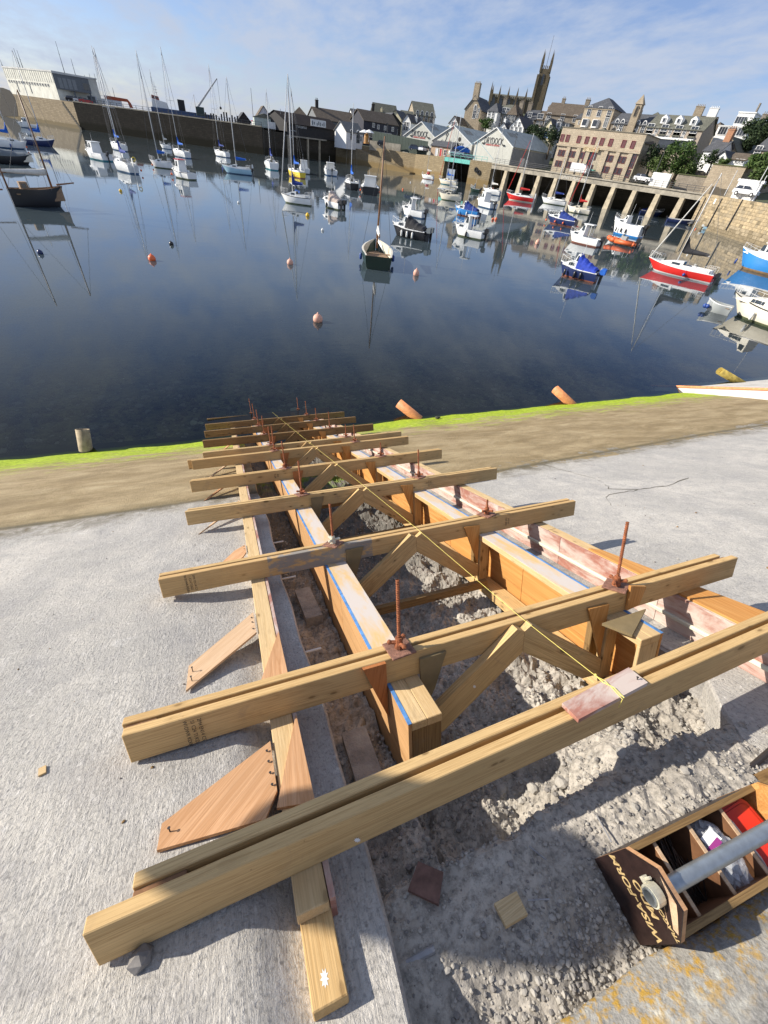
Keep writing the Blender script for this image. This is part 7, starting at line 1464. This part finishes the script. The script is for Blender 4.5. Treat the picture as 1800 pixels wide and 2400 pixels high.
MB().box(-11, 34, -4, 4, 0, 5.2).part('hull', paint('ship_blue', (.02, .06, .16)), t); MB().prism([(-10, 5.2), (2, 5.2), (1, 8.6), (-9, 10.0)], 'y', -3.4, 3.4).part('superstructure', WHITE, t); MB().prism([(-9.3, 10.0), (-4, 9.3), (-4.3, 11.4), (-9.0, 12.0)], 'y', -3, 3).part('bridge', simple('ship_red_brown', (.30, .07, .04), .6, .1, 1), t); MB().box(-8.6, -4.4, -3.05, -3.001, 10.3, 11.0).part('bridge_window', GL, t)
MB().box(9, 14, -2, 2, 5.2, 11.5).part('funnel', BLACKW, t)
b = MB(); b.tube((-5, 0, 11), (-5.6, 0, 19.5), .2, .1, 6)
for z in (13.5, 15, 16.5): b.box(-6.2, -4.4, -.6, .6, z, z+.2)
b.part('lattice_mast', ALU, t)
t = thing('crane', 'harbour crane with a pale raised jib above the dark quay', 'crane', T(qd(473, 272, 205)))
MB().box(-1.6, 1.0, -1.0, 1.0, 0, 2.2).part('cab', simple('dark_green_crane', (.03, .05, .045), .6, .1, 1), t); tip = at_d(508.5, 184, 205)-WM[t.name].translation
b = MB(); b.tube((-1.0, 0, 2.0), tip, .32, .16, 6); b.part('jib', simple('pale_jib', (.5, .48, .45), .6, .1, 1), t); b = MB(); b.tube(tip, tip-Vector((0, 0, 7)), .05, .05, 4); b.ball(tip-Vector((0, 0, 7)), .4, 6, 4); b.part('hook_cable', BLACKW, t)
for i in range(14):
    px = 484+i*6.2; p = qd(px, 283+i*1.0, 197); h_ = rr.uniform(1.2, 2.9); t = thing('mooring_pile', 'dark timber pile in the row standing on the dark quay', 'pile', T(p), 'row of dark piles on the quay', MB().box(-.22, .22, -.22, .22, -2, h_).mesh('pile', BLACKW))
t = thing('shed', 'pale green roofed quay hut with white front', 'shed', T(qd(622, 308, 190))); MB().box(-3.5, 3.2, -1.5, 1.5, 0, 3.2).part('wall', simple('pale_green_wall', (.42, .47, .42), .8, .1, 1), t); MB().prism([(-3.8, 3.2), (3.5, 3.2), (-.2, 4.3)], 'y', -1.7, 1.7).part('roof', GREENR, t)
t = thing('shed', 'white cabin with a red box beside it on the quay', 'shed', T(qd(642, 310, 188))); MB().box(-1.8, 1.6, -1.2, 1.2, 0, 2.4).part('wall', RENDER, t); MB().box(1.9, 3.2, -.5, .5, 0, 1.6).part('red_box', RED, t)
house('house', 'dark gabled store behind the piles on the quay', 'building', (559, 292), (588, 296), 215, -5, (560, 282), 9, 'front', 3.5, BLACKW, SLATE_R, down=2)
house('house', 'pale house with steep dark gable roof behind the quay huts', 'house', (602, 296), (640, 302), 225, -5, (604, 277), 9, 'front', 5.6, OFFW, BROWNR, gw((.3, .7), (.4,), 1.2, 1.6), down=2)
house('house', 'white boat shed with red stripe behind the quay huts', 'building', (594, 300), (628, 304), 208, -5, (595, 287), 7, 'flat', .3, WHITE, RED, down=2)
for (px, py, bx, by, D, lb) in ((127, 96, 152, 172, 262, 'tall bare mast rising behind the white harbour building'), (166, 137, 177, 176, 262, 'thin short mast behind the white harbour building'), (201, 176, 212, 228, 240, 'dark mast left of the red container arch'), (208, 172, 223, 226, 240, 'dark mast just right of the first one by the red arch'), (224, 173, 234, 224, 240, 'third mast near the red container arch'), (262, 205, 270, 232, 240, 'short mast over the red container arch'), (588, 206, 594, 280, 215, 'white mast behind the quay huts'), (36, 114, 52, 172, 262, 'mast with radar behind the white harbour building at the left'), (45, 118, 58, 172, 262, 'second mast close to the radar mast at the left'), (2, 140, 12, 172, 262, 'mast at the extreme left edge'), (657, 255, 660, 310, 186, 'dark post at the corner of the boathouse')):
    p = at_d(bx, by, D); z1_ = z_at(px, py, D); b = MB(); b.tube((0, 0, -3), (0, 0, z1_-p.z), .12, .06, 6); b.box(-.05, .05, -.8, .8, (z1_-p.z)*.6, (z1_-p.z)*.6+.1); 
    for s in (-1, 1): b.tube((0, s*.9, -2), (0, 0, z1_-p.z), .03, .03, 4)
    thing('mast', lb, 'mast', T(p), None, b.mesh('mast', GREYW))
b = MB(); L = 0
M, L = tri_local((C0.x, C0.y), (23.5, 175)); t = thing('quay_railing', 'low dark railing and kerb along the edge of the dark quay', 'railing', M)
for i in range(30): box_on(t, M, 'railing_post', RAIL, L*i/29-.05, L*i/29+.05, .2, .3, zL, zL+1.1)
box_on(t, M, 'rail', RAIL, 0, L, .2, .28, zL+.55, zL+.62); box_on(t, M, 'kerb', PIER, 0, L, -.02, .5, zL+.002, zL+.28); box_on(t, M, 'top_rail', RAIL, 0, L, .2, .28, zL+1.05, zL+1.12)

# ------------------------------------------------------------------ trees and shrubs
def leaf_mat(name, a, b):
    k = NT(name); v = k.coord(); n_ = k.noise(v, .9, 4, .6); n2 = k.noise(v, 9, 2, .5); c = k.mix(k.ramp(n_, [(.35, 0.), (.65, 1.)]), a, b); c = k.mix(k.ramp(n2, [(.3, .5), (.7, 0.)]), c, tuple(x*.55 for x in a)); k.base(c, .7, spec=.25); return k.m
LF1 = leaf_mat('green_foliage', (.035, .075, .018), (.10, .155, .035)); LF2 = leaf_mat('dark_pine_foliage', (.022, .04, .018), (.055, .085, .03)); LF3 = leaf_mat('bank_foliage', (.05, .09, .022), (.12, .16, .045)); BARK = simple('bark', (.08, .06, .04), .9, .2, 3)
def tree(label, px, py, D, wpx, hpx, mat, cat='tree', n=1500, leaf=.42, trunk=True, flat=1.0, seed=1):
    p = at_d(px, py, D); mpp = (p-CAM).dot(fw)/F; w, h_ = wpx*mpp, hpx*mpp; r = random.Random(seed)
    t = thing(cat, label, cat, T(p)); b = MB()
    b.tube((0, 0, -3), (0, 0, h_*.45), .05*w+.08, .03*w+.05, 7)
    for i in range(5): a = i*1.256+.3; b.tube((0, 0, h_*.3), (math.cos(a)*w*.26, math.sin(a)*w*.26, h_*.62), .03*w+.04, .02, 5)
    b.part('trunk', BARK, t)
    lobes = [(r.uniform(-.34, .34)*w, r.uniform(-.3, .3)*w, h_*(r.uniform(.30, .74) if trunk else r.uniform(.15, .68)), r.uniform(.15, .27)*w) for _ in range(13)]
    b = MB()
    for i in range(n):
        cx, cy, cz, R_ = r.choice(lobes); d = Vector((r.gauss(0, 1), r.gauss(0, 1), r.gauss(0, 1))).normalized()*R_*(r.random()**.28)
        c = Vector((cx+d.x, cy+d.y, cz+d.z*flat*min(1, h_/w*.9))); 
        if c.z < -.5: continue
        u_ = Vector((r.gauss(0, 1), r.gauss(0, 1), r.gauss(0, .7))).normalized(); v_ = u_.cross(Vector((r.gauss(0, 1), r.gauss(0, 1), r.gauss(0, 1))).normalized()); s = leaf*r.uniform(.5, 1.2); u_ *= s; v_ *= s*.7
        b.add([c-u_, c+v_*.6, c+u_, c-v_*.6], [(0, 1, 2, 3)])
    b.part('crown', mat, t)
G1 = dict(cat='shrub', trunk=False)
tree('large leafy tree on the bank below the flats', 1574, 430, 150, 88, 84, LF1, n=2600, seed=1); tree('rounded bush at the left of the bank by the warehouse', 1532, 420, 152, 60, 58, LF3, n=1500, seed=2, **G1); tree('pale drooping bush at the right end of the bank', 1600, 424, 147, 40, 42, LF3, n=900, seed=3, **G1)
tree('dark bush in the gap between the warehouse and the bank', 1518, 405, 160, 56, 60, LF2, n=1300, seed=4, **G1)
tree('broad dark pine on the skyline at the right', 1772, 356, 176, 96, 72, LF2, n=3600, leaf=.5, flat=.7, seed=5); tree('second dark pine crown touching the right edge', 1806, 348, 172, 60, 62, LF2, n=1800, leaf=.5, flat=.7, seed=12)
tree('green shrubs on the slope behind the right hand car', 1780, 446, 126, 70, 66, LF3, n=2000, seed=6, **G1); tree('upper shrubs under the right hand cottage', 1772, 400, 138, 74, 44, LF1, n=1600, seed=7, **G1); tree('small palm like bush in front of the white cottage', 1666, 388, 150, 26, 36, LF2, n=500, leaf=.35, seed=8, **G1)
tree('dark hedge between the shed roof and the cottages', 1262, 330, 198, 62, 34, LF2, n=1500, seed=9, **G1); tree('bush against the corner of the warehouse and the shed', 1288, 346, 188, 40, 48, LF2, n=1000, seed=10, **G1); tree('garden bushes below the stone gabled house', 1138, 302, 222, 40, 24, LF1, n=900, seed=11, **G1)
tree('garden hedge in front of the tall Georgian house', 1372, 330, 198, 60, 18, LF3, n=800, seed=13, **G1); tree('garden hedge in front of the chapel', 1440, 338, 190, 56, 14, LF1, n=700, seed=14, **G1); tree('leafy shrub above the retaining wall corner', 1690, 386, 146, 24, 14, LF3, n=350, seed=15, **G1); tree('dark tree behind the outbuilding at the right', 1740, 366, 168, 40, 40, LF2, n=900, seed=16)
tree('bare dark shrub beside the white gable', 1240, 322, 203, 24, 26, LF2, n=450, seed=17, **G1); tree('garden shrubs on the terrace left of the Georgian house', 1340, 326, 200, 40, 20, LF2, n=600, seed=18, **G1)
